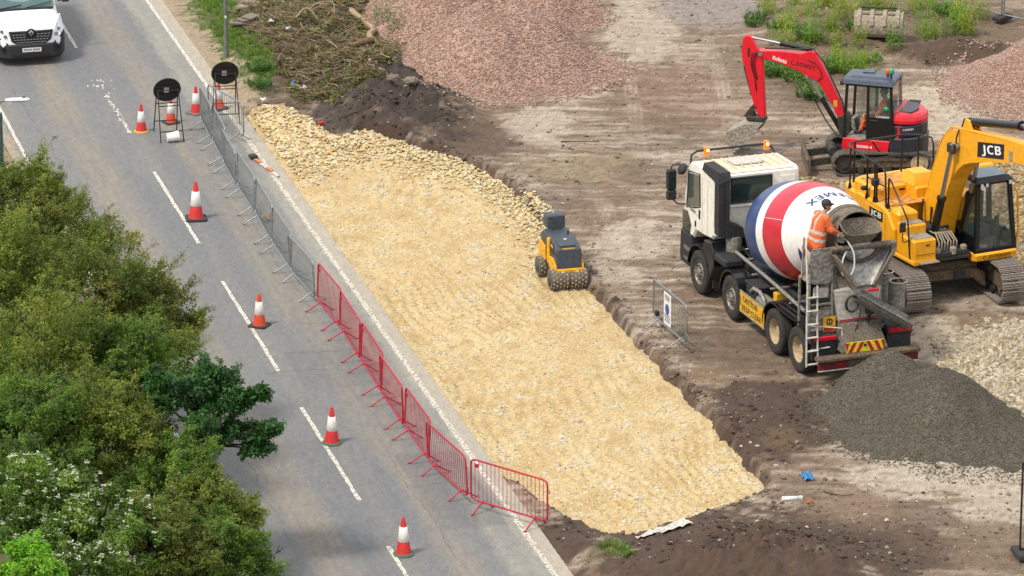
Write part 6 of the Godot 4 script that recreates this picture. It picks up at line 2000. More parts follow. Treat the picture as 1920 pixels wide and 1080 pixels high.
	tb([V3(-1.95, 2.66, 0.0), V3(-1.75, 2.6, 0.012), V3(-1.58, 2.42, 0.012), V3(-1.54, 2.25, 0.012), V3(-1.66, 2.12, 0.012)], 0.012, 5)
	tb([V3(-3.1, 2.86, -0.06), V3(-2.4, 2.9, -0.06), V3(-1.8, 2.95, -0.06), V3(-1.5, 2.6, -0.05), V3(-1.0, 1.62, -0.05), V3(-0.85, 1.0, -0.05)], 0.02, 5)
	tb([V3(-1.95, 2.1, 0.02), V3(-1.7, 1.6, 0.05), V3(-1.4, 1.1, 0.06), V3(-1.1, 0.72, 0.06), V3(-0.9, 0.74, 0.05)], 0.018, 5)
	done(bo, "hydraulic_hose", M.hose_black)
	nb(); cy(V3(-3.2, 2.71, -0.28), V3(-3.2, 2.71, 0.02), 0.06, 0.06, 14); cy(V3(-1.95, 2.2, -0.28), V3(-1.95, 2.2, 0.02), 0.05, 0.05, 14); done(bo, "pivot_pin", M.steel)
	nb()
	pm([V2(-3.50, 3.16), V2(-3.60, 3.17), V2(-3.69, 3.08), V2(-3.72, 2.73), V2(-3.69, 2.44), V2(-3.62, 2.29), V2(-3.48, 1.70), V2(-3.34, 1.2), V2(-3.20, 1.0), V2(-3.06, 0.94), V2(-3.05, 1.02), V2(-3.12, 2.1), V2(-3.15, 2.6), V2(-3.3, 2.86), V2(-3.45, 3.10)], -0.22, -0.04, Transform3D(), 0.02)
	var di := done(t, "dipper_arm", M.kubota_red, H)
	nb(); bx(V3(-3.70, 2.7, -0.13), V3(0.02, 0.16, 0.12), 0.0); done(di, "warning_sticker", M.sign_yellow)
	nb(); bx(V3(-3.52, 2.72, -0.035), V3(0.05, 0.24, 0.012), 0.0); tb([V3(-3.25, 2.75, 0.0), V3(-3.42, 2.7, 0.01), V3(-3.45, 2.4, 0.0), V3(-3.34, 2.05, -0.02), V3(-3.3, 1.7, -0.02)], 0.016, 5); tb([V3(-3.2, 2.78, 0.0), V3(-3.36, 2.66, 0.01), V3(-3.38, 2.4, 0.0), V3(-3.28, 2.0, -0.02)], 0.016, 5); done(di, "hydraulic_hose", M.hose_black)
	ram(t, V3(-1.84, 2.90, -0.13), V3(-3.5, 3.10, -0.13), 0.52, 0.062, H, "dipper_ram")
	ram(t, V3(-0.98, 0.72, -0.13), V3(-1.94, 2.2, -0.13), 0.62, 0.065, H, "boom_ram")
	ram(t, V3(-3.64, 2.32, -0.13), V3(-3.34, 1.25, -0.13), 0.72, 0.05, H, "bucket_ram")
	nb()
	for z: float in [-0.25, -0.03]:
		hexa([V3(-3.42, 1.28, z), V3(-3.3, 1.28, z), V3(-3.3, 1.28, z + 0.03), V3(-3.42, 1.28, z + 0.03), V3(-3.62, 1.0, z), V3(-3.5, 0.94, z), V3(-3.5, 0.94, z + 0.03), V3(-3.62, 1.0, z + 0.03)])
	bx(V3(-3.3, 0.94, -0.13), V3(0.5, 0.14, 0.3), 0.03); bx(V3(-3.45, 1.0, -0.13), V3(0.2, 0.24, 0.24), 0.03)
	done(t, "quick_hitch", M.dark_steel, H)
	nb()
	var bk := [V2(-3.1, 0.86), V2(-3.5, 0.86), V2(-4.0, 0.60), V2(-4.04, 0.45), V2(-3.98, 0.25), V2(-3.84, 0.04)]
	var inn := [V2(-3.81, 0.08), V2(-3.94, 0.27), V2(-3.99, 0.45), V2(-3.96, 0.57), V2(-3.5, 0.82), V2(-3.1, 0.82)]
	var prof := bk.duplicate(); prof.append_array(inn)
	pm(prof, -0.5, 0.26, Transform3D())
	var bu := done(t, "bucket", M.bucket_steel, H)
	for z: float in [-0.53, 0.255]:
		nb(); pm([V2(-3.1, 0.86), V2(-3.5, 0.86), V2(-4.0, 0.60), V2(-4.04, 0.45), V2(-3.98, 0.25), V2(-3.82, 0.03), V2(-3.5, 0.34), V2(-3.22, 0.62)], z, z + 0.03, Transform3D()); done(bu, "side_plate", M.bucket_steel)
	for k in 4:
		nb(); hexa([V3(-3.88, 0.1, -0.46 + k * 0.2), V3(-3.80, 0.1, -0.46 + k * 0.2), V3(-3.80, 0.1, -0.38 + k * 0.2), V3(-3.88, 0.1, -0.38 + k * 0.2), V3(-3.74, -0.06, -0.44 + k * 0.2), V3(-3.72, -0.06, -0.44 + k * 0.2), V3(-3.72, -0.06, -0.40 + k * 0.2), V3(-3.74, -0.06, -0.40 + k * 0.2)]); done(bu, "tooth", M.bucket_steel)

# ---------------------------------------------------------------- yellow excavator
func build_yellow_excavator() -> void:
	var t := thing("yellow_excavator", "large yellow tracked excavator standing behind the mixer lorry", "excavator", Vector3(10.07, 0.1, 0.11), 0.0)
	var U := T(-0.82, 0, 2.48, 18) # undercarriage, from its front left corner
	var H := T(0, 0, 0, 26) # slewed upper body
	# tracks: shoes are separate plates
	nb()
	bx(Vector3.ZERO, V3(0.62, 0.022, 0.18), 0.004)
	for k in 3: bx(V3(0, 0.025, -0.06 + k * 0.06), V3(0.62, 0.04, 0.016), 0.004)
	var shoe := shape()
	for x0: float in [0.32, 2.75]:
		var pts := stadium(-3.75, -0.46, 0.48, 0.40, 0.19)
		nb(); loop_band(pts, -0.01, 0.05, -0.12, 0.12)
		var tr := done(t, "track_chain", M.dark_steel, U * T(x0, 0, 0, -90))
		for p: Array in pts:
			var B := Basis(Vector3.BACK, p[1]) * Basis(Vector3.UP, PI / 2)
			put(tr, "track_shoe", shoe, M.track_shoe, Transform3D(B, V3(p[0].x, p[0].y, 0) + Basis(Vector3.BACK, p[1]) * V3(0, 0.022, 0)))
		nb(); bx(V3(x0, 0.5, -2.1), V3(0.34, 0.4, 3.0), 0.04); bx(V3(x0, 0.66, -2.1), V3(0.5, 0.1, 2.2), 0.02); done(t, "track_frame", M.muddy_frame, U)
		for z: float in [-0.46, -3.75]:
			nb(); cy(V3(x0 - 0.12, 0.48, z), V3(x0 + 0.12, 0.48, z), 0.36, 0.36, 24); cy(V3(x0 - 0.2, 0.48, z), V3(x0 + 0.2, 0.48, z), 0.18, 0.18, 16); done(t, "idler" if z > -1.0 else "sprocket", M.muddy_frame, U)
		for k in 7:
			nb(); cy(V3(x0 - 0.2, 0.2, -0.95 - k * 0.38), V3(x0 + 0.2, 0.2, -0.95 - k * 0.38), 0.1, 0.1, 12); done(t, "track_roller", M.dark_steel, U)
	nb()
	pm([V2(0.6, 0.2), V2(0.66, 0.62), V2(0.95, 0.72), V2(2.15, 0.72), V2(2.42, 0.6), V2(2.46, 0.2), V2(2.3, 0.3), V2(2.1, 0.48), V2(0.95, 0.48), V2(0.74, 0.3)], -1.35, -1.0, Transform3D(), 0.03)
	pm([V2(0.6, 0.2), V2(0.66, 0.62), V2(0.95, 0.72), V2(2.15, 0.72), V2(2.42, 0.6), V2(2.46, 0.2), V2(2.3, 0.3), V2(2.1, 0.48), V2(0.95, 0.48), V2(0.74, 0.3)], -3.2, -2.85, Transform3D(), 0.03)
	bx(V3(1.53, 0.74, -2.1), V3(1.5, 0.3, 1.9), 0.05)
	done(t, "car_body", M.muddy_frame, U)
	nb(); bx(V3(1.75, 0.62, -0.985), V3(0.3, 0.2, 0.05), 0.02); done(t, "access_cover", M.black_plastic, U)
	nb(); cy(V3(0, 0.85, 0), V3(0, 1.05, 0), 0.72, 0.72, 32); done(t, "slew_ring", M.dark_steel, H)
	# house
	nb(); pmy([V2(-1.3, 1.2), V2(1.3, 1.3), V2(1.33, -1.7), V2(1.1, -2.25), V2(0.5, -2.5), V2(-0.6, -2.5), V2(-1.15, -2.25), V2(-1.33, -1.7)], 1.04, 1.14, 0.02); done(t, "deck", M.dark_steel, H)
	nb()
	var cw := [V2(-1.34, -1.5), V2(-1.34, -1.75), V2(-1.16, -2.28), V2(-0.6, -2.55), V2(0.6, -2.55), V2(1.16, -2.28), V2(1.34, -1.75), V2(1.34, -1.5)]
	pmy(cw, 1.02, 2.14, 0.05); done(t, "counterweight", M.jcb_yellow, H)
	nb(); pmx([V2(-1.5, 1.12), V2(-1.5, 2.1), V2(-1.35, 2.16), V2(-0.2, 2.12), V2(0.1, 2.02), V2(0.38, 1.7), V2(0.42, 1.12)], -1.36, -1.25, 0.03); var sd := done(t, "side_panel", M.jcb_yellow, H)
	nb(); pmx([V2(-1.05, 1.2), V2(-1.05, 1.98), V2(-1.0, 2.02), V2(-0.3, 2.0), V2(0.0, 1.9), V2(0.0, 1.2)], -1.372, -1.36, 0.004); var pn := done(sd, "access_door", M.jcb_yellow)
	nb(); bx(V3(-1.377, 1.86, -0.42), V3(0.006, 0.24, 0.62), 0.0); done(pn, "logo_backing", M.text_black)
	text(pn, "logo", "JCB", 0.17, M.text_white, T(-1.382, 1.86, -0.42, -90), 0.5)
	nb(); bx(V3(-0.62, 1.62, -0.95), V3(1.28, 0.96, 1.3), 0.04); bx(V3(0.75, 1.6, -0.9), V3(1.16, 0.94, 1.3), 0.04); done(t, "engine_bay", M.jcb_yellow, H)
	nb(); bx(V3(-0.6, 2.24, -1.25), V3(1.32, 0.32, 0.92), 0.05); var hood := done(t, "engine_hood", M.jcb_yellow, H)
	nb(); bx(V3(-0.6, 2.405, -1.25), V3(1.1, 0.01, 0.74), 0.0); done(hood, "hood_top", M.jcb_worn)
	nb()
	for x: float in [-1.0, -0.25]: bx(V3(x, 2.28, -0.78), V3(0.06, 0.1, 0.04), 0.01)
	done(hood, "latch", M.steel)
	nb(); bx(V3(-0.45, 2.26, -0.788), V3(0.16, 0.05, 0.01), 0.0); done(hood, "badge", M.text_black)
	nb(); pmx([V2(-0.1, 2.10), V2(-1.5, 2.12), V2(-1.5, 2.135), V2(-0.1, 2.125)], -1.3, 0.0, 0.0); done(t, "top_plate", M.jcb_worn, H)
	nb()
	hexa([V3(-0.34, 2.4, -1.1), V3(0.28, 2.4, -1.1), V3(0.28, 2.4, -0.42), V3(-0.34, 2.4, -0.42), V3(-0.24, 2.68, -1.0), V3(0.2, 2.68, -1.0), V3(0.2, 2.68, -0.56), V3(-0.24, 2.68, -0.56)])
	done(t, "exhaust_cover", M.jcb_yellow, H)
	nb(); bx(V3(0.0, 2.2, -0.75), V3(0.66, 0.4, 0.75), 0.04); done(t, "inner_hood", M.jcb_yellow, H)
	# tank, tool box and steps on the near corner
	nb(); bx(V3(-0.98, 1.62, 0.14), V3(0.56, 0.96, 0.6), 0.05); done(t, "fuel_tank", M.jcb_yellow, H)
	nb(); bx(V3(-0.98, 1.52, 0.58), V3(0.6, 0.74, 0.4), 0.04); done(t, "tank_step", M.jcb_yellow, H)
	nb(); bx(V3(-0.98, 1.9, 0.57), V3(0.5, 0.012, 0.3), 0.002); done(t, "grip_plate", M.grip_plate, H)
	nb(); pmx([V2(0.7, 1.1), V2(0.7, 1.64), V2(0.74, 1.66), V2(1.24, 1.66), V2(1.28, 1.62), V2(1.28, 1.1)], -1.32, -0.7, 0.04); var tb2 := done(t, "tool_box", M.jcb_yellow, H)
	nb(); bx(V3(-1.0, 1.668, 0.98), V3(0.52, 0.012, 0.44), 0.002); done(tb2, "grip_plate", M.grip_plate)
	nb(); bx(V3(-1.0, 1.3, 1.283), V3(0.5, 0.012, 0.01), 0.0); bx(V3(-0.95, 1.52, 1.283), V3(0.1, 0.05, 0.01), 0.0); done(tb2, "door_seam", M.text_dark_orange)
	nb(); bx(V3(-0.95, 1.12, 1.36), V3(0.5, 0.03, 0.16), 0.006); done(t, "foot_step", M.grip_plate, H)
	nb(); pmx([V2(-0.1, 1.05), V2(-0.1, 1.14), V2(1.3, 1.16), V2(1.3, 1.06)], -1.34, -0.7, 0.02); done(t, "corner_skirt", M.jcb_yellow, H)
	# pump and valve bay between tool box and cab
	nb()
	bx(V3(-0.25, 1.2, 0.95), V3(0.9, 0.1, 0.6), 0.01); bx(V3(-0.3, 1.45, 0.35), V3(0.7, 0.5, 0.5), 0.03)
	done(t, "valve_bay", M.chassis, H)
	nb()
	for k in 7: tb([V3(-0.52 + k * 0.08, 1.2, 1.05), V3(-0.52 + k * 0.08, 1.45 + 0.04 * (k % 2), 1.1), V3(-0.5 + k * 0.07, 1.62, 0.9), V3(-0.5 + k * 0.07, 1.6, 0.5)], 0.024, 6)
	done(t, "valve_pipes", M.grip_plate, H)
	nb()
	for q: Array in [[-0.6, 1.15], [0.12, 1.15], [-0.2, 1.2]]: bx(V3(q[0], 1.26, q[1]), V3(0.14, 0.2, 0.14), 0.03)
	done(t, "valve_blocks", M.grip_plate, H)
	# boom
	nb()
	pmx([V2(0.22, 1.32), V2(-0.05, 1.5), V2(-0.22, 1.9), V2(-0.01, 2.37), V2(0.29, 3.1), V2(0.56, 3.72), V2(0.80, 4.05), V2(1.07, 4.2), V2(1.4, 4.26), V2(2.25, 4.40), V2(3.27, 4.53), V2(4.09, 4.63), V2(5.4, 4.72), V2(5.6, 4.5), V2(5.4, 4.28), V2(4.02, 4.18), V2(2.79, 3.88), V2(1.91, 3.62), V2(1.62, 3.5), V2(1.38, 3.32), V2(1.05, 2.96), V2(0.79, 2.42), V2(0.60, 1.8), V2(0.52, 1.42)], -0.24, 0.24, 0.02)
	var bo := done(t, "boom", M.jcb_yellow, H)
	nb(); hexa([V3(-0.243, 3.86, 2.22), V3(-0.243, 4.10, 3.36), V3(-0.25, 4.10, 3.36), V3(-0.25, 3.86, 2.22), V3(-0.243, 4.22, 2.22), V3(-0.243, 4.46, 3.36), V3(-0.25, 4.46, 3.36), V3(-0.25, 4.22, 2.22)]); done(bo, "logo_backing", M.text_black)
	text(bo, "logo", "JCB", 0.27, M.text_white, Transform3D(Basis(Vector3(0, sin(0.208), cos(0.208)), Vector3(0, cos(0.208), -sin(0.208)), Vector3(-1, 0, 0)), V3(-0.254, 4.155, 2.83)), 0.86)
	nb(); bx(V3(-0.246, 4.25, 3.66), V3(0.008, 0.26, 0.14), 0.0); done(bo, "warning_sticker", M.grip_plate)
	nb()
	tb([V3(-0.1, 2.1, -0.2), V3(-0.12, 3.0, 0.18), V3(-0.12, 3.8, 0.52), V3(-0.12, 4.24, 0.95), V3(-0.12, 4.34, 1.6), V3(-0.12, 4.55, 3.2), V3(-0.12, 4.7, 4.6)], 0.02, 6)
	tb([V3(-0.18, 2.1, -0.2), V3(-0.2, 3.0, 0.18), V3(-0.2, 3.8, 0.52), V3(-0.2, 4.24, 0.95), V3(-0.2, 4.34, 1.6), V3(-0.2, 4.55, 3.2), V3(-0.2, 4.7, 4.6)], 0.02, 6)
	done(bo, "boom_pipe", M.jcb_yellow)
	nb()
	tb([V3(-0.05, 4.28, 1.2), V3(-0.05, 4.5, 1.3), V3(-0.05, 4.55, 1.5), V3(-0.05, 4.4, 1.7)], 0.03, 6); tb([V3(0.05, 4.28, 1.25), V3(0.05, 4.52, 1.36), V3(0.05, 4.56, 1.56), V3(0.05, 4.4, 1.76)], 0.03, 6)
	tb([V3(-0.3, 3.9, 1.35), V3(-0.34, 4.1, 1.42), V3(-0.26, 4.3, 1.4)], 0.022, 6)
	tb([V3(-0.3, 2.2, -0.05), V3(-0.36, 1.75, 0.0), V3(-0.36, 1.55, 0.2), V3(-0.32, 1.7, 0.34), V3(-0.28, 2.1, 0.3)], 0.026, 6)
	tb([V3(-0.5, 1.9, -0.2), V3(-0.5, 1.6, 0.2), V3(-0.48, 1.3, 0.35)], 0.05, 7)
	done(bo, "hydraulic_hose", M.hose_black)
	nb(); cy(V3(-0.46, 3.88, 1.36), V3(0.46, 3.88, 1.36), 0.09, 0.09, 16); cy(V3(-0.5, 1.5, 0.2), V3(0.4, 1.5, 0.2), 0.09, 0.09, 16); done(bo, "pivot_pin", M.steel_pipe)
	nb(); pmx([V2(1.3, 4.2), V2(1.45, 4.56), V2(1.62, 4.56), V2(1.8, 4.3)], -0.14, -0.08, 0.01); pmx([V2(1.3, 4.2), V2(1.45, 4.56), V2(1.62, 4.56), V2(1.8, 4.3)], 0.08, 0.14, 0.01); done(bo, "ram_bracket", M.jcb_yellow)
	for s: float in [-1.0, 1.0]: ram(t, V3(s * 0.4, 1.12, 0.52), V3(s * 0.4, 3.84, 1.34), 0.52, 0.095, H, "boom_ram")
	nb()
	for s: float in [-1.0, 1.0]: bx(V3(s * 0.4, 3.84, 1.32), V3(0.14, 0.24, 0.26), 0.05)
	done(t, "ram_eye", M.dark_steel, H)
	ram(t, V3(0, 4.5, 1.58), V3(0, 5.25, 5.0), 0.62, 0.1, H, "dipper_ram")
	# dipper and bucket, out of the picture to the right
	nb(); pmx([V2(5.0, 5.4), V2(5.3, 5.3), V2(5.75, 4.6), V2(6.3, 2.2), V2(6.12, 2.1), V2(5.4, 4.2), V2(5.1, 4.9)], -0.18, 0.18, 0.02); done(t, "dipper_arm", M.jcb_yellow, H)
	nb(); pmx([V2(6.3, 2.2), V2(6.1, 2.1), V2(5.6, 1.7), V2(5.45, 1.2), V2(5.7, 0.85), V2(6.2, 0.9), V2(5.8, 1.0), V2(5.7, 1.3), V2(6.0, 1.8)], -0.6, 0.6, 0.0); done(t, "bucket", M.bucket_steel, H)
	# cab
	nb()
	for q: Array in [[0.34, 1.36, 0.42, 1.22], [1.38, 1.36, 1.27, 1.22], [0.34, 0.25, 0.42, 0.3], [1.38, 0.25, 1.27, 0.3]]:
		hexa([V3(q[0] - 0.05, 1.14, q[1] - 0.05), V3(q[0] + 0.05, 1.14, q[1] - 0.05), V3(q[0] + 0.05, 1.14, q[1] + 0.05), V3(q[0] - 0.05, 1.14, q[1] + 0.05), V3(q[2] - 0.05, 2.86, q[3] - 0.05), V3(q[2] + 0.05, 2.86, q[3] - 0.05), V3(q[2] + 0.05, 2.86, q[3] + 0.05), V3(q[2] - 0.05, 2.86, q[3] + 0.05)])
	bx(V3(0.85, 2.83, 1.22), V3(0.86, 0.1, 0.1)); bx(V3(0.86, 1.2, 1.36), V3(1.04, 0.12, 0.1)); bx(V3(0.34, 1.35, 0.8), V3(0.08, 0.42, 1.1)); bx(V3(1.38, 1.35, 0.8), V3(0.08, 0.42, 1.1)); bx(V3(0.86, 1.4, 0.26), V3(1.04, 0.5, 0.06))
	var cab := done(t, "cab_frame", M.black_gloss, H)
	nb(); hexa([V3(0.33, 2.84, 0.2), V3(1.37, 2.84, 0.2), V3(1.37, 2.84, 1.3), V3(0.33, 2.84, 1.3), V3(0.4, 2.93, 0.24), V3(1.3, 2.93, 0.24), V3(1.3, 2.93, 1.2), V3(0.4, 2.93, 1.2)]); var rf := done(cab, "cab_roof", M.black_plastic)
	nb(); bx(V3(0.85, 2.945, 0.82), V3(0.8, 0.02, 0.68), 0.005); done(rf, "roof_glass", M.glass_roof)
	nb(); pmx([V2(-0.05, 2.88), V2(0.3, 3.0), V2(0.42, 2.98), V2(0.44, 2.93), V2(0.0, 2.84)], 0.36, 1.34, 0.01); done(rf, "roof_cap", M.jcb_yellow)
	for x: float in [0.46, 0.6, 1.24]:
		nb(); bx(V3(x, 2.80, 1.31), V3(0.09, 0.1, 0.06), 0.01); var wl := done(rf, "work_lamp", M.black_plastic)
		nb(); bx(V3(x, 2.80, 1.345), V3(0.07, 0.08, 0.012), 0.003); done(wl, "lamp_lens", M.lens_clear)
	nb(); hexa([V3(0.39, 1.26, 1.375), V3(1.33, 1.26, 1.375), V3(1.33, 1.26, 1.385), V3(0.39, 1.26, 1.385), V3(0.46, 2.78, 1.245), V3(1.23, 2.78, 1.245), V3(1.23, 2.78, 1.255), V3(0.46, 2.78, 1.255)]); done(cab, "windscreen", M.glass_clear)
	nb(); hexa([V3(0.325, 1.55, 0.3), V3(0.335, 1.55, 0.3), V3(0.335, 1.55, 1.32), V3(0.325, 1.55, 1.32), V3(0.395, 2.78, 0.33), V3(0.405, 2.78, 0.33), V3(0.405, 2.78, 1.2), V3(0.395, 2.78, 1.2)]); done(cab, "side_window", M.glass_tint)
	nb(); hexa([V3(1.385, 1.55, 0.3), V3(1.395, 1.55, 0.3), V3(1.395, 1.55, 1.32), V3(1.385, 1.55, 1.32), V3(1.305, 2.78, 0.33), V3(1.315, 2.78, 0.33), V3(1.315, 2.78, 1.2), V3(1.305, 2.78, 1.2)]); done(cab, "side_window", M.glass_clear)
	nb(); tb([V3(0.92, 1.3, 1.4), V3(1.12, 1.75, 1.365), V3(1.16, 1.6, 1.39)], 0.012, 5); tb([V3(0.85, 1.28, 1.4), V3(1.06, 1.62, 1.375)], 0.012, 5); bx(V3(0.9, 1.26, 1.41), V3(0.2, 0.06, 0.05), 0.01); done(cab, "wiper", M.black_paint)
	nb(); pmx([V2(0.66, 1.0), V2(0.66, 1.14), V2(1.42, 1.16), V2(1.47, 1.12), V2(1.45, 0.98), V2(1.3, 0.94)], 0.28, 1.42, 0.02); var sill := done(t, "cab_sill", M.jcb_yellow, H)
	text(sill, "lettering", "C.DOWDY", 0.09, M.text_dark_orange, T(0.86, 1.055, 1.478, 0, 8), 0.78)
	nb(); bx(V3(0.275, 1.07, 0.86), V3(0.012, 0.07, 0.1), 0.0); done(sill, "slot", M.text_black)
	nb(); bx(V3(0.86, 1.18, 0.8), V3(1.0, 0.05, 1.1), 0.01); done(cab, "cab_floor", M.panel_grey)
	nb(); bx(V3(0.86, 1.45, 0.55), V3(0.5, 0.3, 0.5), 0.06); bx(V3(0.86, 1.95, 0.36), V3(0.48, 0.8, 0.14), 0.06); bx(V3(0.86, 2.42, 0.36), V3(0.26, 0.2, 0.1), 0.04); done(cab, "seat", M.seat_cloth)
	nb()
	for x: float in [0.58, 1.14]: bx(V3(x, 1.58, 0.78), V3(0.14, 0.3, 0.4), 0.04)
	bx(V3(0.56, 1.72, 1.12), V3(0.16, 0.2, 0.08), 0.02); bx(V3(1.0, 1.85, 1.16), V3(0.12, 0.2, 0.06), 0.02)
	done(cab, "console", M.black_plastic)
	nb()
	for x: float in [0.58, 1.14]: tb([V3(x, 1.7, 0.95), V3(x, 1.92, 1.0)], 0.026, 6)
	for x: float in [0.8, 0.94]: tb([V3(x, 1.2, 1.2), V3(x, 1.6, 1.12)], 0.02, 6)
	done(cab, "levers", M.black_plastic)
	nb(); bx(V3(0.52, 1.92, 0.75), V3(0.16, 0.05, 0.2), 0.01); done(cab, "hi_vis_waistcoat", M.hi_yellow)
	# hand rails
	var rails := [[V3(-1.3, 2.16, -0.1), V3(-1.32, 3.12, -0.17)], [V3(-1.3, 2.16, -0.14), V3(-1.3, 2.98, -0.06)]]
	nb()
	tb([V3(-1.3, 2.14, -0.08), V3(-1.32, 2.95, -0.12), V3(-1.33, 3.05, -0.2), V3(-1.34, 3.15, -1.7), V3(-1.28, 3.16, -1.95), V3(-1.05, 3.16, -2.1), V3(0.35, 3.16, -2.1), V3(0.7, 3.15, -1.95), V3(0.9, 3.12, -1.72), V3(0.92, 2.95, -1.66), V3(0.92, 2.14, -1.64)], 0.024, 7)
	tb([V3(-1.34, 2.64, -1.75), V3(-1.05, 2.66, -2.1), V3(0.35, 2.66, -2.1), V3(0.9, 2.64, -1.68)], 0.02, 6)
	tb([V3(-1.32, 2.62, -0.14), V3(-1.33, 2.64, -0.9)], 0.02, 6)
	var hr := done(t, "hand_rail", M.black_gloss, H)
	for q: Array in [[-1.34, -0.92, 3.14], [-1.32, -0.6, 3.12], [-1.31, -0.52, 3.12], [-1.3, -1.8, 3.15], [-1.0, -2.12, 3.16], [0.3, -2.1, 3.16], [0.68, -1.96, 3.15], [-1.3, 0.02, 2.86]]:
		nb(); tb([V3(q[0], 2.12, q[1]), V3(q[0], q[2], q[1])], 0.024, 7); cy(V3(q[0], 2.12, q[1]), V3(q[0], 2.24, q[1]), 0.05, 0.035, 10); done(hr, "rail_post", M.black_gloss)
	nb(); tb([V3(-1.3, 2.86, 0.02), V3(-1.31, 2.84, 0.12), V3(-1.33, 2.1, 0.98), V3(-1.33, 1.2, 1.12)], 0.022, 7); tb([V3(-1.33, 1.62, 1.05), V3(-1.5, 1.62, 1.12), V3(-1.55, 1.66, 1.14), V3(-1.56, 1.86, 1.14)], 0.014, 6); done(hr, "grab_rail", M.black_gloss)
	nb(); bx(V3(-1.56, 2.0, 1.14), V3(0.16, 0.24, 0.05), 0.03); done(hr, "mirror", M.black_plastic)
	nb(); bx(V3(-1.33, 2.62, -0.56), V3(0.18, 0.2, 0.16), 0.05); bx(V3(-1.38, 2.36, -0.98), V3(0.16, 0.1, 0.12), 0.03); done(hr, "camera_housing", M.black_plastic)
	nb(); tb([V3(1.46, 1.1, 1.3), V3(1.52, 1.6, 1.32), V3(1.5, 2.5, 1.26), V3(1.42, 2.62, 1.22)], 0.026, 7); var cg := done(t, "cab_guard_rail", M.jcb_yellow, H)
	nb(); tb([V3(1.5, 2.36, 1.28), V3(1.7, 2.42, 1.36), V3(1.78, 2.36, 1.38)], 0.016, 6); bx(V3(1.8, 2.15, 1.38), V3(0.18, 0.34, 0.07), 0.03); done(cg, "mirror", M.black_plastic)

# ---------------------------------------------------------------- people
func flesh(caps: Array, cell: float, blend: float, cf: Callable) -> ArrayMesh:
	# caps: [a, b, ra, rb]; tapered capsules joined smoothly and meshed as surface nets
	var lo := Vector3(1e9, 1e9, 1e9)
	var hi := -lo
	for c: Array in caps:
		var r: float = maxf(c[2], c[3]) + blend + cell * 2.0
		lo = lo.min(c[0].min(c[1]) - Vector3.ONE * r)
		hi = hi.max(c[0].max(c[1]) + Vector3.ONE * r)
	var n := Vector3i(((hi - lo) / cell).ceil()) + Vector3i.ONE
	var F := PackedFloat32Array()
	F.resize(n.x * n.y * n.z)
	F.fill(1.0)
	for c: Array in caps:
		var a: Vector3 = c[0]
		var b: Vector3 = c[1]
		var r: float = maxf(c[2], c[3]) + blend + cell
		var i0 := Vector3i(((a.min(b) - Vector3.ONE * r - lo) / cell).floor()).clamp(Vector3i.ZERO, n - Vector3i.ONE)
		var i1 := Vector3i(((a.max(b) + Vector3.ONE * r - lo) / cell).ceil()).clamp(Vector3i.ZERO, n - Vector3i.ONE)
		var ab := b - a
		var l2 := maxf(ab.length_squared(), 1e-9)
		for z in range(i0.z, i1.z + 1):
			for y in range(i0.y, i1.y + 1):
				for x in range(i0.x, i1.x + 1):
					var p := lo + Vector3(x, y, z) * cell
					var t := clampf((p - a).dot(ab) / l2, 0.0, 1.0)
					var d: float = p.distance_to(a + ab * t) - lerpf(c[2], c[3], t)
					if cell > 0.02: d += nz_d.get_noise_3d(p.x * 1.3, p.y * 2.2, p.z * 1.3) * 0.018
					var k := (z * n.y + y) * n.x + x
					var o := F[k]
					if blend > 0.0:
						var h := maxf(blend - absf(o - d), 0.0) / blend
						F[k] = minf(o, d) - h * h * blend * 0.25
					else:
						F[k] = minf(o, d)
	var V := PackedVector3Array()
	var C := PackedColorArray()
	var I := PackedInt32Array()
	var id := {}
	var sx := 1
	var sy := n.x
	var sz := n.x * n.y
	var corner := [0, sx, sy, sx + sy, sz, sx + sz, sy + sz, sx + sy + sz]
	var cp := [Vector3(0, 0, 0), Vector3(1, 0, 0), Vector3(0, 1, 0), Vector3(1, 1, 0), Vector3(0, 0, 1), Vector3(1, 0, 1), Vector3(0, 1, 1), Vector3(1, 1, 1)]
	var edges := [[0, 1], [2, 3], [4, 5], [6, 7], [0, 2], [1, 3], [4, 6], [5, 7], [0, 4], [1, 5], [2, 6], [3, 7]]
	for z in n.z - 1:
		for y in n.y - 1:
			for x in n.x - 1:
				var k := z * sz + y * sy + x
				var neg := 0
				for q in 8:
					if F[k + corner[q]] < 0.0: neg += 1
				if neg == 0 or neg == 8: continue
				var s := Vector3.ZERO
				var m := 0
				for e: Array in edges:
					var f0 := F[k + corner[e[0]]]
					var f1 := F[k + corner[e[1]]]
					if (f0 < 0.0) != (f1 < 0.0):
						s += cp[e[0]].lerp(cp[e[1]], f0 / (f0 - f1))
						m += 1
				var p := lo + (Vector3(x, y, z) + s / m) * cell
				id[k] = V.size()
				V.append(p)
				C.append(cf.call(p))
	for k: int in id:
		for ax in 3:
			var st: int = [sx, sy, sz][ax]
			var u: int = [sy, sz, sx][ax]
			var w: int = [sz, sx, sy][ax]
			if (F[k] < 0.0) == (F[k + st] < 0.0): continue
			if not (id.has(k - u) and id.has(k - w) and id.has(k - u - w)): continue
			var q := [id[k], id[k - u], id[k - u - w], id[k - w]]
			if F[k] >= 0.0: q.reverse()
			I.append_array([q[0], q[2], q[1], q[0], q[3], q[2]])
	var A := []
	A.resize(Mesh.ARRAY_MAX)
	A[Mesh.ARRAY_VERTEX] = V
	A[Mesh.ARRAY_COLOR] = C
	A[Mesh.ARRAY_INDEX] = I
	var am := ArrayMesh.new()
	am.add_surface_from_arrays(Mesh.PRIMITIVE_TRIANGLES, A)
	var s2 := SurfaceTool.new()
	s2.create_from(am, 0)
	s2.generate_normals()
	return s2.commit()

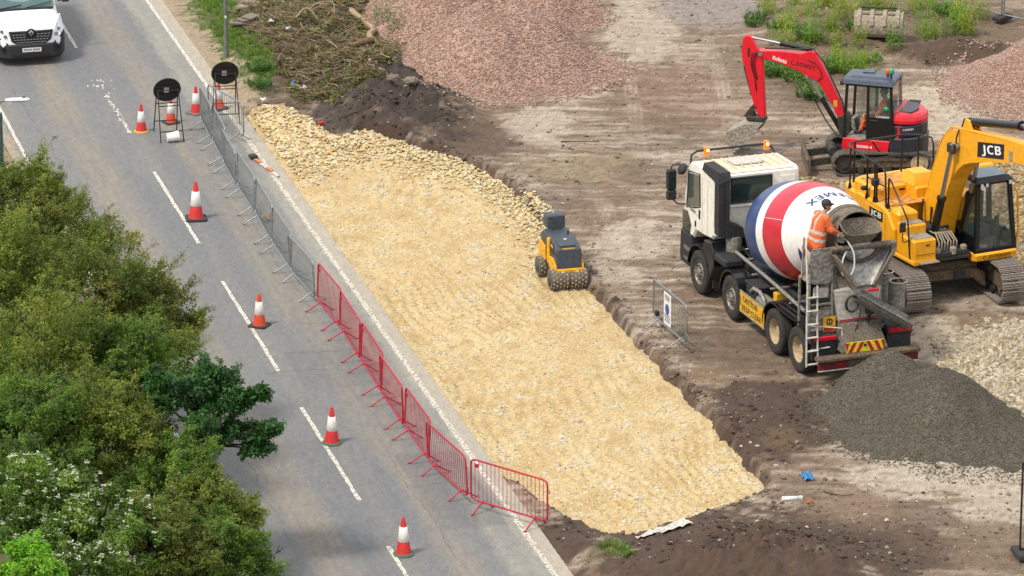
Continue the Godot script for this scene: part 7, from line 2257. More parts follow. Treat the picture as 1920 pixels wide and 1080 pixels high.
func hand_caps(wrist: Vector3, dir: Vector3, palm_n: Vector3, curl: float, thumb_side: float) -> Array:
	# palm and five fingers that bend towards palm_n
	var d := dir.normalized()
	var side := d.cross(palm_n).normalized() * thumb_side
	var pn := palm_n.normalized()
	var caps := []
	var knuckle := wrist + d * 0.09
	for k in 4:
		var off := side * (0.033 - k * 0.022)
		caps.append([wrist + off * 0.55, knuckle + off, 0.016, 0.012])
		var l: float = [0.042, 0.047, 0.043, 0.034][k]
		var p := knuckle + off
		var h := d
		for j in 3:
			h = (h * cos(curl * (0.7 + 0.2 * j)) + (pn - h * pn.dot(h)).normalized() * sin(curl * (0.7 + 0.2 * j))).normalized()
			var q := p + h * l * (1.0 - 0.2 * j)
			caps.append([p, q, 0.0095 - j * 0.001, 0.0085 - j * 0.001])
			p = q
	var t0 := wrist + d * 0.03 + side * 0.03
	var t1 := t0 + (d * 0.6 + side * 0.8 + pn * 0.3).normalized() * 0.04
	var t2 := t1 + (d * 0.7 + side * 0.2 + pn * 0.8).normalized() * 0.032
	caps.append([wrist + side * 0.012, t0, 0.016, 0.012]); caps.append([t0, t1, 0.012, 0.0105]); caps.append([t1, t2, 0.0105, 0.009])
	return caps

func merged(parts: Array) -> ArrayMesh:
	var s := SurfaceTool.new()
	s.begin(Mesh.PRIMITIVE_TRIANGLES)
	for m: ArrayMesh in parts: s.append_from(m, 0, Transform3D())
	return s.commit()

func build_people() -> void:
	var orange := Color(0.86, 0.17, 0.04)
	var silver := Color(0.62, 0.60, 0.55)
	var skin := Color(0.50, 0.27, 0.17)
	var dark := Color(0.035, 0.035, 0.045)
	# worker on the lorry's platform, in the lorry's own axes
	var X := Transform3D(Basis(Vector3.UP, deg_to_rad(20)), Vector3(5.58, 0.1, 0.29))
	var ph := V3(-0.93, 3.16, 6.22)
	var chest := V3(-0.85, 3.6, 6.22)
	var neck := V3(-0.765, 3.82, 6.22)
	var spine := (chest - ph).normalized()
	var cf := func(p: Vector3) -> Color:
		var s := (p - ph).dot(spine)
		var f := V3(spine.y, -spine.x, 0)
		if p.y > 3.80 and s > 0.66: return skin
		if s < -0.10 and p.y < 3.05 and p.y > 2.42: return Color(0.34, 0.05, 0.03)
		if p.y <= 2.42: return dark
		if absf(s - 0.07) < 0.032 or absf(s - 0.24) < 0.032: return silver
		if s > 0.26 and absf(absf(p.z - 6.22) - 0.10) < 0.028 and (p - ph).dot(f) < 0.13: return silver
		return orange
	var caps := [[ph, chest, 0.185, 0.185], [ph + V3(0, 0, -0.09), chest + V3(0, 0, -0.10), 0.165, 0.15], [ph + V3(0, 0, 0.09), chest + V3(0, 0, 0.10), 0.165, 0.15], [ph + V3(-0.01, -0.12, -0.08), ph + V3(-0.01, -0.12, 0.08), 0.18, 0.18],
		[chest, neck, 0.12, 0.06], [chest + V3(0.04, 0.13, -0.19), chest + V3(0.04, 0.13, 0.19), 0.1, 0.1],
		[ph + V3(0, -0.08, -0.09), V3(-0.9, 2.78, 6.12), 0.095, 0.07], [V3(-0.9, 2.78, 6.12), V3(-0.95, 2.42, 6.12), 0.068, 0.05], [ph + V3(0, -0.08, 0.09), V3(-0.9, 2.78, 6.32), 0.095, 0.07], [V3(-0.9, 2.78, 6.32), V3(-0.97, 2.42, 6.32), 0.068, 0.05],
		[V3(-0.96, 2.37, 6.12), V3(-0.8, 2.345, 6.11), 0.052, 0.042], [V3(-0.98, 2.37, 6.32), V3(-0.82, 2.345, 6.33), 0.052, 0.042],
		[V3(-0.81, 3.73, 6.43), V3(-0.70, 3.48, 6.5), 0.09, 0.075], [V3(-0.70, 3.48, 6.5), V3(-0.52, 3.38, 6.47), 0.072, 0.055], [V3(-0.81, 3.73, 6.03), V3(-0.64, 3.5, 6.02), 0.075, 0.06], [V3(-0.64, 3.5, 6.02), V3(-0.46, 3.42, 6.2), 0.06, 0.045]]
	var body := flesh(caps, 0.022, 0.05, cf)
	var hd := V3(-0.70, 3.97, 6.22)
	var head := flesh([[hd + V3(-0.02, 0.03, 0), hd + V3(0.01, 0.03, 0), 0.095, 0.09], [hd + V3(0.03, -0.05, -0.01), hd + V3(0.045, -0.08, 0.0), 0.065, 0.05], [hd + V3(-0.02, -0.1, 0), neck + V3(0, -0.02, 0), 0.055, 0.06],
		[hd + V3(0.1, 0.0, 0), hd + V3(0.122, -0.025, 0), 0.012, 0.016], [hd + V3(-0.005, -0.02, 0.088), hd + V3(-0.01, 0.012, 0.095), 0.012, 0.016], [hd + V3(-0.005, -0.02, -0.088), hd + V3(-0.01, 0.012, -0.095), 0.012, 0.016], [hd + V3(0.088, -0.068, -0.02), hd + V3(0.088, -0.068, 0.02), 0.012, 0.012]], 0.011, 0.03,
		func(p: Vector3) -> Color:
			var q := p - hd
			if q.x < 0.01 and q.y > -0.06 and q.length() > 0.08 and absf(q.z) < 0.08 and q.y < 0.12: return Color(0.05, 0.035, 0.025)
			if q.x > 0.08 and absf(q.y - 0.015) < 0.012 and absf(absf(q.z) - 0.035) < 0.014: return dark
			if q.x > 0.085 and absf(q.y + 0.068) < 0.007 and absf(q.z) < 0.026: return Color(0.32, 0.12, 0.09)
			return skin)
	var hand1 := flesh(hand_caps(V3(-0.52, 3.38, 6.47), V3(0.9, 0.05, 0.1), V3(0, -1, 0.2), 0.75, -1.0), 0.006, 0.008, func(_p: Vector3) -> Color: return skin)
	var hand2 := flesh(hand_caps(V3(-0.46, 3.42, 6.2), V3(0.8, -0.1, 0.4), V3(0, -1, 0), 0.75, 1.0), 0.006, 0.008, func(_p: Vector3) -> Color: return skin)
	var w := thing("person", "worker in orange hi vis jacket and dark cap on the lorry's platform", "person")
	w.transform = X
	put(w, "body", merged([body, head, hand1, hand2]), M.skin_and_cloth)
	nb(); lt([V2(0.112, -0.015), V2(0.116, 0.03), V2(0.10, 0.075), V2(0.06, 0.105), V2(0, 0.115)], Transform3D(Basis(Vector3.BACK, -0.12), hd + V3(-0.01, 0.045, 0)), 24)
	pmy([V2(0.08, -0.09), V2(0.15, -0.07), V2(0.185, 0.0), V2(0.15, 0.07), V2(0.08, 0.09)].map(func(p: Vector2) -> Vector2: return p + V2(hd.x, hd.z)), hd.y + 0.02, hd.y + 0.032, 0.003)
	done(w, "cap", M.black_plastic)
	# operator of the red excavator, in the axes of its upper body
	var X2 := Transform3D(Basis(Vector3.UP, deg_to_rad(-18)), Vector3(9.49, 0.1, -9.79))
	var cf2 := func(p: Vector3) -> Color:
		if p.y > 1.88: return skin
		if p.y < 1.06: return dark
		if absf(p.y - 1.46) < 0.03 or absf(p.y - 1.62) < 0.025: return silver
		return orange
	var b2 := flesh([[V3(0.24, 1.42, 0.28), V3(0.24, 1.7, 0.28), 0.16, 0.16], [V3(0.24, 1.76, 0.1), V3(0.24, 1.76, 0.46), 0.08, 0.08], [V3(0.24, 1.78, 0.28), V3(0.22, 1.92, 0.28), 0.08, 0.055],
		[V3(0.2, 1.4, 0.18), V3(-0.22, 1.42, 0.16), 0.1, 0.075], [V3(-0.22, 1.42, 0.16), V3(-0.32, 1.05, 0.16), 0.07, 0.05], [V3(0.2, 1.4, 0.4), V3(-0.24, 1.42, 0.44), 0.1, 0.075], [V3(-0.24, 1.42, 0.44), V3(-0.36, 1.05, 0.46), 0.07, 0.05], [V3(-0.33, 1.0, 0.16), V3(-0.48, 0.98, 0.16), 0.05, 0.04], [V3(-0.37, 1.0, 0.46), V3(-0.52, 0.98, 0.47), 0.05, 0.04],
		[V3(0.23, 1.75, 0.5), V3(0.1, 1.5, 0.58), 0.07, 0.055], [V3(0.1, 1.5, 0.58), V3(-0.13, 1.52, 0.55), 0.052, 0.04], [V3(0.23, 1.75, 0.06), V3(0.1, 1.5, 0.0), 0.07, 0.055], [V3(0.1, 1.5, 0.0), V3(-0.13, 1.52, 0.03), 0.052, 0.04]], 0.024, 0.05, cf2)
	var h2 := V3(0.19, 2.06, 0.28)
	var hd2 := flesh([[h2 + V3(-0.01, 0.03, 0), h2 + V3(0.02, 0.03, 0), 0.095, 0.095], [h2 + V3(-0.03, -0.05, 0), h2 + V3(-0.045, -0.08, 0), 0.065, 0.05], [h2 + V3(0.02, -0.1, 0), V3(0.22, 1.9, 0.28), 0.055, 0.06], [h2 + V3(-0.1, 0.0, 0), h2 + V3(-0.122, -0.025, 0), 0.012, 0.016], [h2 + V3(0, -0.02, 0.09), h2 + V3(0, 0.012, 0.096), 0.012, 0.015]], 0.012, 0.03,
		func(p: Vector3) -> Color: return Color(0.05, 0.035, 0.025) if p.y > h2.y + 0.04 or (p.x > h2.x + 0.03 and p.y > h2.y - 0.05) else skin)
	var ha := flesh(hand_caps(V3(-0.13, 1.52, 0.55), V3(-1, 0, 0), V3(0, -1, 0), 0.8, 1.0), 0.007, 0.008, func(_p: Vector3) -> Color: return skin)
	var hb := flesh(hand_caps(V3(-0.13, 1.52, 0.03), V3(-1, 0, 0), V3(0, -1, 0), 0.8, -1.0), 0.007, 0.008, func(_p: Vector3) -> Color: return skin)
	var w2 := thing("person", "operator in orange hi vis clothing seated in the red excavator's cab", "person")
	w2.transform = X2
	put(w2, "body", merged([b2, hd2, ha, hb]), M.skin_and_cloth)
# ---------------------------------------------------------------- plants
func smooth_path(pts: Array, per := 5) -> Array:
	var out := []
	for i in pts.size() - 1:
		var p0: Vector3 = pts[maxi(i - 1, 0)]
		var p1: Vector3 = pts[i]
		var p2: Vector3 = pts[i + 1]
		var p3: Vector3 = pts[mini(i + 2, pts.size() - 1)]
		for k in per: out.append(p1.cubic_interpolate(p2, p0, p3, float(k) / per))
	out.append(pts[pts.size() - 1])
	return out

func sprig_mesh(seed_: int, leaves: int, length: float, width: float, reach: float, droop := 0.3) -> ArrayMesh:
	# a short shoot with folded leaves set round it
	var r := RandomNumberGenerator.new()
	r.seed = seed_
	nb()
	ST.set_smooth_group(-1)
	for k in leaves:
		var a := r.randf() * TAU
		var h := r.randf_range(-0.5, 0.5) * reach
		var out := V3(cos(a), r.randf_range(-droop, 0.9), sin(a)).normalized()
		var base := V3(r.randf_range(-0.35, 0.35) * reach, h, r.randf_range(-0.35, 0.35) * reach)
		var l := length * r.randf_range(0.7, 1.2)
		var side := out.cross(V3(r.randf_range(-0.4, 0.4), 1, r.randf_range(-0.4, 0.4))).normalized() * width * 0.5
		var up := side.cross(out).normalized() * width * 0.22
		var mid := base + out * l * 0.5
		var tip := base + out * l - V3(0, l * 0.15, 0)
		var g := r.randf_range(0.75, 1.2)
		ST.set_color(Color(g, g, g))
		tri(base, mid + side + up, mid - up * 0.3); tri(mid - up * 0.3, mid + side + up, tip)
		tri(base, mid - up * 0.3, mid - side + up); tri(mid - up * 0.3, tip, mid - side + up)
	return shape()

func blossom_mesh() -> ArrayMesh:
	var r := RandomNumberGenerator.new()
	r.seed = 4
	nb()
	ST.set_smooth_group(-1)
	ST.set_color(Color.WHITE)
	for k in 9:
		var c := V3(r.randf_range(-0.05, 0.05), r.randf_range(-0.02, 0.04), r.randf_range(-0.05, 0.05))
		var n := V3(r.randf_range(-0.6, 0.6), 1, r.randf_range(-0.3, 0.9)).normalized()
		var u := n.cross(Vector3.RIGHT).normalized() * 0.021
		var w := n.cross(u)
		for j in 5:
			var a := TAU * j / 5
			var b := TAU * (j + 1) / 5
			tri(c - n * 0.006, c + u * cos(a) + w * sin(a), c + u * cos(b) + w * sin(b))
	return shape()

func shrub(called: String, label: String, c: Vector3, r: float, sprig: Mesh, pal: Array, clumps := 34, per := 120, own := [], blossom := 0, twigs := 22, squash := 1.0) -> void:
	var foot := Vector3(c.x, ground_height(c.x, c.z), c.z)
	var t := thing(called, label, "tree", foot, 0.0, "trees and shrubs of the roadside hedge")
	var k := c - foot
	var cl := []
	for q: Array in own: cl.append([k + q[0], q[1], 1.0])
	while cl.size() < clumps:
		var d := V3(rng.randfn(), rng.randfn(), rng.randfn()).normalized()
		if d.y < -0.45: continue
		var f := rng.randf_range(0.45, 1.0)
		cl.append([k + d * r * f * V3(1, squash, 1), r * rng.randf_range(0.14, 0.32), f])
	# stems
	nb()
	var top := k + V3(0, -r * 0.45, 0)
	var bend := V3(rng.randf_range(-0.2, 0.2), 0, rng.randf_range(-0.2, 0.2))
	tb(smooth_path([V3(0, -0.1, 0), V3(0, 0.5, 0) + bend * 0.4, top * 0.6 + bend, top], 3), 0.10, 7, false, 0.05)
	for i in mini(cl.size(), 16):
		var e: Vector3 = cl[i][0]
		var s := top * rng.randf_range(0.7, 1.0)
		tb(smooth_path([s, s.lerp(e, 0.5) + V3(0, 0.12, 0), e], 3), 0.035, 5, false, 0.012)
	var shoots := []
	for i in twigs:
		var e: Array = cl[rng.randi() % cl.size()]
		var o: Vector3 = (e[0] - k).normalized()
		var s: Vector3 = e[0]
		var q := s + (o + V3(rng.randfn() * 0.35, 0.25 + rng.randf() * 0.6, rng.randfn() * 0.35)).normalized() * float(e[1]) * rng.randf_range(1.1, 2.0)
		tb([s, s.lerp(q, 0.5) + V3(rng.randfn(), rng.randfn(), rng.randfn()) * 0.03, q], 0.007, 4, false, 0.003)
		shoots.append([s, q])
	done(t, "trunk", M.bark_brown)
	var xf: Array[Transform3D] = []
	var cols := PackedColorArray()
	var bx_: Array[Transform3D] = []
	var bc := PackedColorArray()
	for e: Array in cl:
		var base: Color = pal[rng.randi() % pal.size()]
		var kk := rng.randf_range(0.85, 1.15)
		for i in per:
			var d := V3(rng.randfn(), rng.randfn(), rng.randfn()).normalized()
			var p: Vector3 = e[0] + d * float(e[1]) * V3(1.0, 0.8, 1.0) * pow(rng.randf(), 0.4)
			var b := Basis(d.cross(V3(0.3, 1, 0.2)).normalized(), rng.randf() * TAU) * Basis(Vector3.UP, rng.randf() * TAU)
			xf.append(Transform3D(b.scaled(Vector3.ONE * rng.randf_range(0.75, 1.3)), p))
			var g := kk * rng.randf_range(0.75, 1.25)
			cols.append(Color(base.r * g, base.g * g, base.b * g))
			if blossom > 0 and i < blossom and d.y > -0.1:
				bx_.append(Transform3D(Basis(Vector3.UP, rng.randf() * TAU).scaled(Vector3.ONE * rng.randf_range(0.7, 1.25)), e[0] + d * float(e[1]) * V3(1.02, 0.85, 1.02)))
				bc.append(lin(236, 236, 226, 0.9))
	for e: Array in shoots:
		var base: Color = pal[rng.randi() % pal.size()]
		for i in 11:
			var p: Vector3 = e[0].lerp(e[1], rng.randf_range(0.35, 1.05)) + V3(rng.randfn(), rng.randfn(), rng.randfn()) * 0.035
			xf.append(Transform3D(Basis(Vector3.UP, rng.randf() * TAU).scaled(Vector3.ONE * rng.randf_range(0.4, 0.8)), p))
			var g := rng.randf_range(0.85, 1.35)
			cols.append(Color(base.r * g, base.g * g, base.b * g))
	scatter(t, "crown", sprig, M.leaf, xf, cols)
	if blossom > 0: scatter(t, "blossom", blossom_mesh(), M.leaf, bx_, bc)

func blade_mesh(seed_: int, n: int, h: float, spread: float, w: float) -> ArrayMesh:
	var r := RandomNumberGenerator.new()
	r.seed = seed_
	nb()
	ST.set_smooth_group(-1)
	for k in n:
		var a := r.randf() * TAU
		var d := V3(cos(a), 0, sin(a))
		var b := d * r.randf() * spread * 0.5
		var hh := h * r.randf_range(0.6, 1.15)
		var tip := b + d * spread * r.randf_range(0.3, 1.0) + V3(0, hh, 0)
		var mid := b.lerp(tip, 0.55) + V3(0, hh * 0.12, 0)
		var s := d.cross(Vector3.UP) * w * 0.5
		var g := r.randf_range(0.75, 1.2)
		ST.set_color(Color(g, g, g))
		tri(b - s, mid - s, b + s); tri(b + s, mid - s, mid + s); tri(mid - s, tip, mid + s)
	return shape()

func weed_mesh(seed_: int, stems: int, h: float, spread: float, leafy: float) -> ArrayMesh:
	# upright stems set with narrow leaves
	var r := RandomNumberGenerator.new()
	r.seed = seed_
	nb()
	ST.set_smooth_group(-1)
	for k in stems:
		var a := r.randf() * TAU
		var o := V3(cos(a), 0, sin(a)) * spread * sqrt(r.randf())
		var hh := h * r.randf_range(0.6, 1.15)
		var tip := o * 1.15 + V3(r.randf_range(-0.05, 0.05), hh, r.randf_range(-0.05, 0.05))
		var g := r.randf_range(0.75, 1.2)
		ST.set_color(Color(g, g * 0.95, g * 0.7))
		var s := V3(0.005, 0, 0)
		tri(o - s, tip, o + s)
		for j in int(11 * leafy):
			var f := r.randf_range(0.15, 1.0)
			var p := o.lerp(tip, f)
			var b := r.randf() * TAU
			var d := V3(cos(b), r.randf_range(0.2, 1.1), sin(b)).normalized()
			var l := r.randf_range(0.07, 0.14) * (1.2 - 0.5 * f)
			var w := d.cross(Vector3.UP).normalized() * l * 0.16
			g = r.randf_range(0.7, 1.25)
			ST.set_color(Color(g, g, g))
			tri(p, p + d * l * 0.5 + w, p + d * l); tri(p, p + d * l, p + d * l * 0.5 - w)
	return shape()

func weed_mat(called: String, c: Color) -> StandardMaterial3D:
	var m := vmat(called, "grain", 2.0, "", 1.0, 0.7)
	m.albedo_color = c.linear_to_srgb()
	m.backlight_enabled = true
	m.backlight = Color(0.6, 0.8, 0.2)
	return m

func build_vegetation() -> void:
	rng.seed = 21
	var k := 0.98
	var olive := [lin(128, 144, 54, k), lin(116, 132, 50, k), lin(142, 150, 64, k), lin(104, 118, 46, k), lin(154, 160, 72, k)]
	var brown := [lin(126, 134, 58, k), lin(112, 120, 50, k), lin(138, 136, 70, k), lin(122, 140, 54, k), lin(104, 122, 48, k)]
	var green := [lin(112, 144, 54, k), lin(98, 128, 50, k), lin(128, 156, 60, k), lin(90, 114, 46, k)]
	var dark := [lin(68, 114, 58, k), lin(60, 102, 52, k), lin(82, 126, 66, k), lin(54, 88, 48, k)]
	var lime := [lin(138, 194, 54, k), lin(122, 176, 48, k), lin(156, 206, 70, k)]
	var s1 := sprig_mesh(1, 8, 0.07, 0.04, 0.16)
	var s2 := sprig_mesh(2, 10, 0.075, 0.045, 0.13)
	var s3 := sprig_mesh(3, 11, 0.11, 0.07, 0.16)
	var list := [
		["olive green shrub beside the street lamp pole", V3(-11.5, 2.9, 3.2), 1.35, olive], ["brownish olive shrub, the farthest one reaching over the road edge", V3(-10.3, 2.6, 5.0), 1.4, brown],
		["olive shrub at the left picture edge below the street lamp", V3(-10.9, 3.0, 9.4), 1.7, olive], ["wide brown green shrub leaning towards the middle centre dash", V3(-9.0, 2.9, 10.2), 1.7, brown],
		["thin brownish shrub whose bare twigs reach out over the road", V3(-8.0, 2.5, 10.2), 1.2, brown], ["large olive green shrub at the left picture edge", V3(-9.7, 3.1, 15.0), 1.75, olive],
		["green shrub left of the dark glossy tree", V3(-8.15, 2.8, 14.6), 1.3, green], ["green shrub above the white blossom at the left edge", V3(-9.6, 3.0, 19.4), 1.35, green],
		["olive green shrub below and left of the dark glossy tree", V3(-8.1, 2.9, 18.6), 1.35, olive], ["green shrub right below the dark glossy tree", V3(-6.7, 2.3, 19.6), 1.1, green],
		["loose olive shrub at the bottom by the road edge", V3(-5.95, 2.1, 21.2), 1.05, olive], ["lowest green shrub on the right of the hedge", V3(-5.5, 1.9, 22.8), 1.0, green], ["brownish shrub at the bottom between blossom and road", V3(-6.75, 2.5, 23.6), 1.1, brown],
		["olive shrub filling the hedge just left of and behind the dark glossy tree", V3(-7.75, 2.4, 12.6), 1.15, olive]]
	for q: Array in list:
		shrub("hedge_shrub", q[0], q[1], q[2], s1, q[3], 64, 46, [], 0, 130)
	shrub("maple_tree", "dark glossy green tree stretching two branches over the road", V3(-6.3, 3.6, 18.1), 0.95, s3, dark, 28, 36,
		[[V3(0.15, 0.6, 0.1), 0.34], [V3(0.45, 0.45, 0.1), 0.30], [V3(0.8, 0.05, 0.2), 0.2], [V3(1.05, 0.2, 0.2), 0.18], [V3(1.3, 0.3, 0.25), 0.15], [V3(0.7, -0.45, 0.2), 0.24], [V3(1.0, -0.6, 0.2), 0.22], [V3(1.25, -0.55, 0.25), 0.17], [V3(1.5, -0.42, 0.3), 0.14], [V3(1.05, -0.9, 0.2), 0.2], [V3(1.3, -0.85, 0.25), 0.14], [V3(0.4, -0.6, 0.3), 0.3], [V3(0.1, -0.2, 0.5), 0.4], [V3(-0.2, 0.3, 0.3), 0.35]], 0, 60)
	for q: Array in [["hawthorn bush with white blossom at the left picture edge", V3(-9.2, 2.9, 22.8), 1.15], ["hawthorn bush thick with white blossom, second from the left edge", V3(-8.1, 2.9, 23.4), 1.1], ["sparser hawthorn bush with white blossom nearest the road", V3(-7.2, 2.7, 23.8), 0.85], ["low hawthorn bush with white blossom behind the lime green leaves", V3(-8.2, 2.7, 26.0), 1.05]]:
		shrub("hawthorn_bush", q[0], q[1], q[2], s1, green, 34, 110, [], 22 if q[2] > 1.0 else 13, 50)
	shrub("lime_green_tree", "bright lime green tree top in the bottom left corner", V3(-8.75, 3.7, 27.8), 0.72, s2, lime, 30, 80, [], 0, 30)
	# grass
	var xf: Array[Transform3D] = []
	var cols := PackedColorArray()
	var gp := [lin(118, 152, 58, 1.0), lin(104, 138, 52, 1.0), lin(138, 164, 70, 1.0), lin(156, 160, 86, 1.0), lin(90, 120, 50, 1.0)]
	for i in 90000:
		var x := rng.randf_range(-13.5, 3.2)
		var z := rng.randf_range(-27.6, 18.6)
		var u := road_u(x, z)
		var m := 0.0
		if u > 3.5:
			for p: Array in PATCH:
				if p[4] != "grass": continue
				var dx: float = (x - p[0]) / p[2]
				var dz: float = (z - p[1]) / p[3]
				m = maxf(m, (1.1 - dx * dx - dz * dz + nz_b.get_noise_2d(x, z) * 0.9) * 2.0)
			m *= smoothstep(3.9, 4.5, u + nz_b.get_noise_2d(x * 2.0, z) * 0.5)
			if z > 10.0: m *= 0.35
		elif u < -3.6: m = 0.25 + nz_b.get_noise_2d(x, z)
		if rng.randf() > m: continue
		xf.append(Transform3D(Basis(Vector3.UP, rng.randf() * TAU).scaled(V3(1, rng.randf_range(0.5, 1.3), 1)), V3(x, ground_height(x, z) - 0.01, z)))
		cols.append(tone(gp, 0.2))
	var g := scatter(self, "grass", blade_mesh(5, 11, 0.13, 0.10, 0.011), M.leaf, xf, cols)
	tag(g, "short green grass of the roadside verge", "")
	# weeds on the rough ground behind the red excavator
	var tall := [weed_mesh(11, 26, 0.75, 0.24, 1.0), weed_mesh(12, 30, 0.9, 0.3, 0.9), weed_mesh(13, 22, 0.6, 0.2, 1.1)]
	var low := [weed_mesh(14, 34, 0.32, 0.32, 1.3), weed_mesh(15, 30, 0.26, 0.28, 1.4)]
	var wm := [weed_mat("weed_yellow", lin(158, 176, 60, 1.0)), weed_mat("weed_green", lin(112, 160, 58, 1.0)), weed_mat("weed_dark", lin(92, 134, 62, 1.0))]
	var wx: Array[Transform3D] = []
	var wc := PackedColorArray()
	var lx: Array[Transform3D] = []
	var lc := PackedColorArray()
	var spots := [[7.9, -22.7], [8.5, -23.7], [9.4, -24.2], [9.4, -23.2], [10.2, -24.4], [10.6, -24.2], [11.3, -24.9], [11.7, -24.9], [11.6, -22.5], [12.3, -23.5], [12.8, -24.2], [13.5, -24.2], [9.1, -22.5], [13.0, -23.0], [8.5, -20.9], [11.9, -22.0], [9.2, -24.9], [9.9, -25.2], [7.6, -21.1], [10.4, -25.6], [8.2, -25.0], [12.1, -25.4], [7.1, -24.0], [8.9, -22.0], [9.1, -19.6], [8.8, -18.7], [9.4, -19.0]]
	for q: Array in spots:
		for j in 2:
			var p := V3(q[0] + rng.randfn() * 0.22, 0, q[1] + rng.randfn() * 0.35)
			p.y = ground_height(p.x, p.z) - 0.02
			wx.append(Transform3D(Basis(Vector3.UP, rng.randf() * TAU).scaled(Vector3.ONE * rng.randf_range(0.6, 1.1)), p))
			wc.append(tone([lin(160, 178, 60, 1.0), lin(132, 166, 56, 1.0), lin(172, 176, 78, 1.0)], 0.2))
	for q: Array in [[7.3, -19.0], [7.6, -18.3], [7.9, -17.9], [8.0, -15.9], [8.5, -20.9], [9.4, -19.0], [9.1, -18.4], [8.2, -19.4], [7.1, -24.0], [10.0, -22.4], [12.6, -24.8]]:
		for j in 3:
			var p := V3(q[0] + rng.randfn() * 0.3, 0, q[1] + rng.randfn() * 0.5)
			p.y = ground_height(p.x, p.z) - 0.02
			lx.append(Transform3D(Basis(Vector3.UP, rng.randf() * TAU).scaled(Vector3.ONE * rng.randf_range(0.7, 1.2)), p))
			lc.append(tone([lin(100, 140, 62, 1.0), lin(122, 152, 64, 1.0), lin(88, 122, 60, 1.0)], 0.2))
	tag(scatter(self, "tall_weeds", tall[1], M.leaf, wx, wc), "tall yellow green weeds growing over the rough ground", "")
	tag(scatter(self, "low_weeds", low[0], M.leaf, lx, lc), "low dark green weeds behind the red excavator", "")
	for q: Array in [[9.75, -20.8, 0, "tall weed clump in front of the digger bucket's left end"], [10.75, -20.7, 1, "tall weed clump in front of the digger bucket's right end"], [12.5, -22.5, 1, "densest bright green weed clump, left of the mesh fence post"], [12.9, -22.3, 0, "bright green weed clump just left of the mesh fence post"], [9.2, -20.9, 2, "short weed clump left of the digger bucket"]]:
		var o := thing("weed_clump", q[3], "weed", V3(q[0], ground_height(q[0], q[1]) - 0.02, q[1]), rng.randf() * TAU, "single weed clumps")
		put(o, "stems_and_leaves", tall[q[2]], wm[1 if q[2] == 1 else 0])
	for q: Array in [[-3.75, -22.3, "tall leafy green plant at the foot of the red gravel heap"], [-3.35, -21.9, "smaller leafy plant beside the red gravel, right of the log"]]:
		var o := thing("leafy_plant", q[2], "plant", V3(q[0], ground_height(q[0], q[1]) + 0.1, q[1]), 0.4)
		put(o, "stems_and_leaves", tall[1], wm[1])
	for q: Array in [[-6.9, -16.8, "dark nettle clump at the end of the grass verge"], [-5.75, -14.0, "nettle clump on the brown soil above the stone bank"], [-5.3, -12.9, "small nettle clump right above the stone bank"], [-7.0, -18.1, "dark nettle clump between grass and brushwood"]]:
		var o := thing("nettle_clump", q[2], "plant", V3(q[0], ground_height(q[0], q[1]), q[1]), 0.4)
		put(o, "stems_and_leaves", low[0], wm[2])

func branch(called: String, label: String, pts: Array, r: float, r2: float, m: Material, cut := false) -> Node3D:
	var t := thing(called, label, "branch", pts[0], 0.0, "")
	nb()
	var rel := []
	for p: Vector3 in pts: rel.append(p - pts[0])
	tb(smooth_path(rel, 4), r, 9, false, r2)
	done(t, "wood", m)
	if cut:
		nb(); cy(rel[0] - (rel[1] - rel[0]).normalized() * 0.004, rel[0] + (rel[1] - rel[0]).normalized() * 0.006, r * 0.9, r * 0.9, 10); done(t, "cut_face", M.pale_wood)
	return t

func rock(called: String, label: String, p: Vector3, s: Vector3, m: Material, seed_: int, category := "stone") -> void:
	var t := thing(called, label, category, p, rng.randf() * 3.0)
	put(t, "stone", pebble_mesh(seed_, 0.8), m, Transform3D(Basis().scaled(s * 1.05), V3(0, s.y * 0.25, 0)))

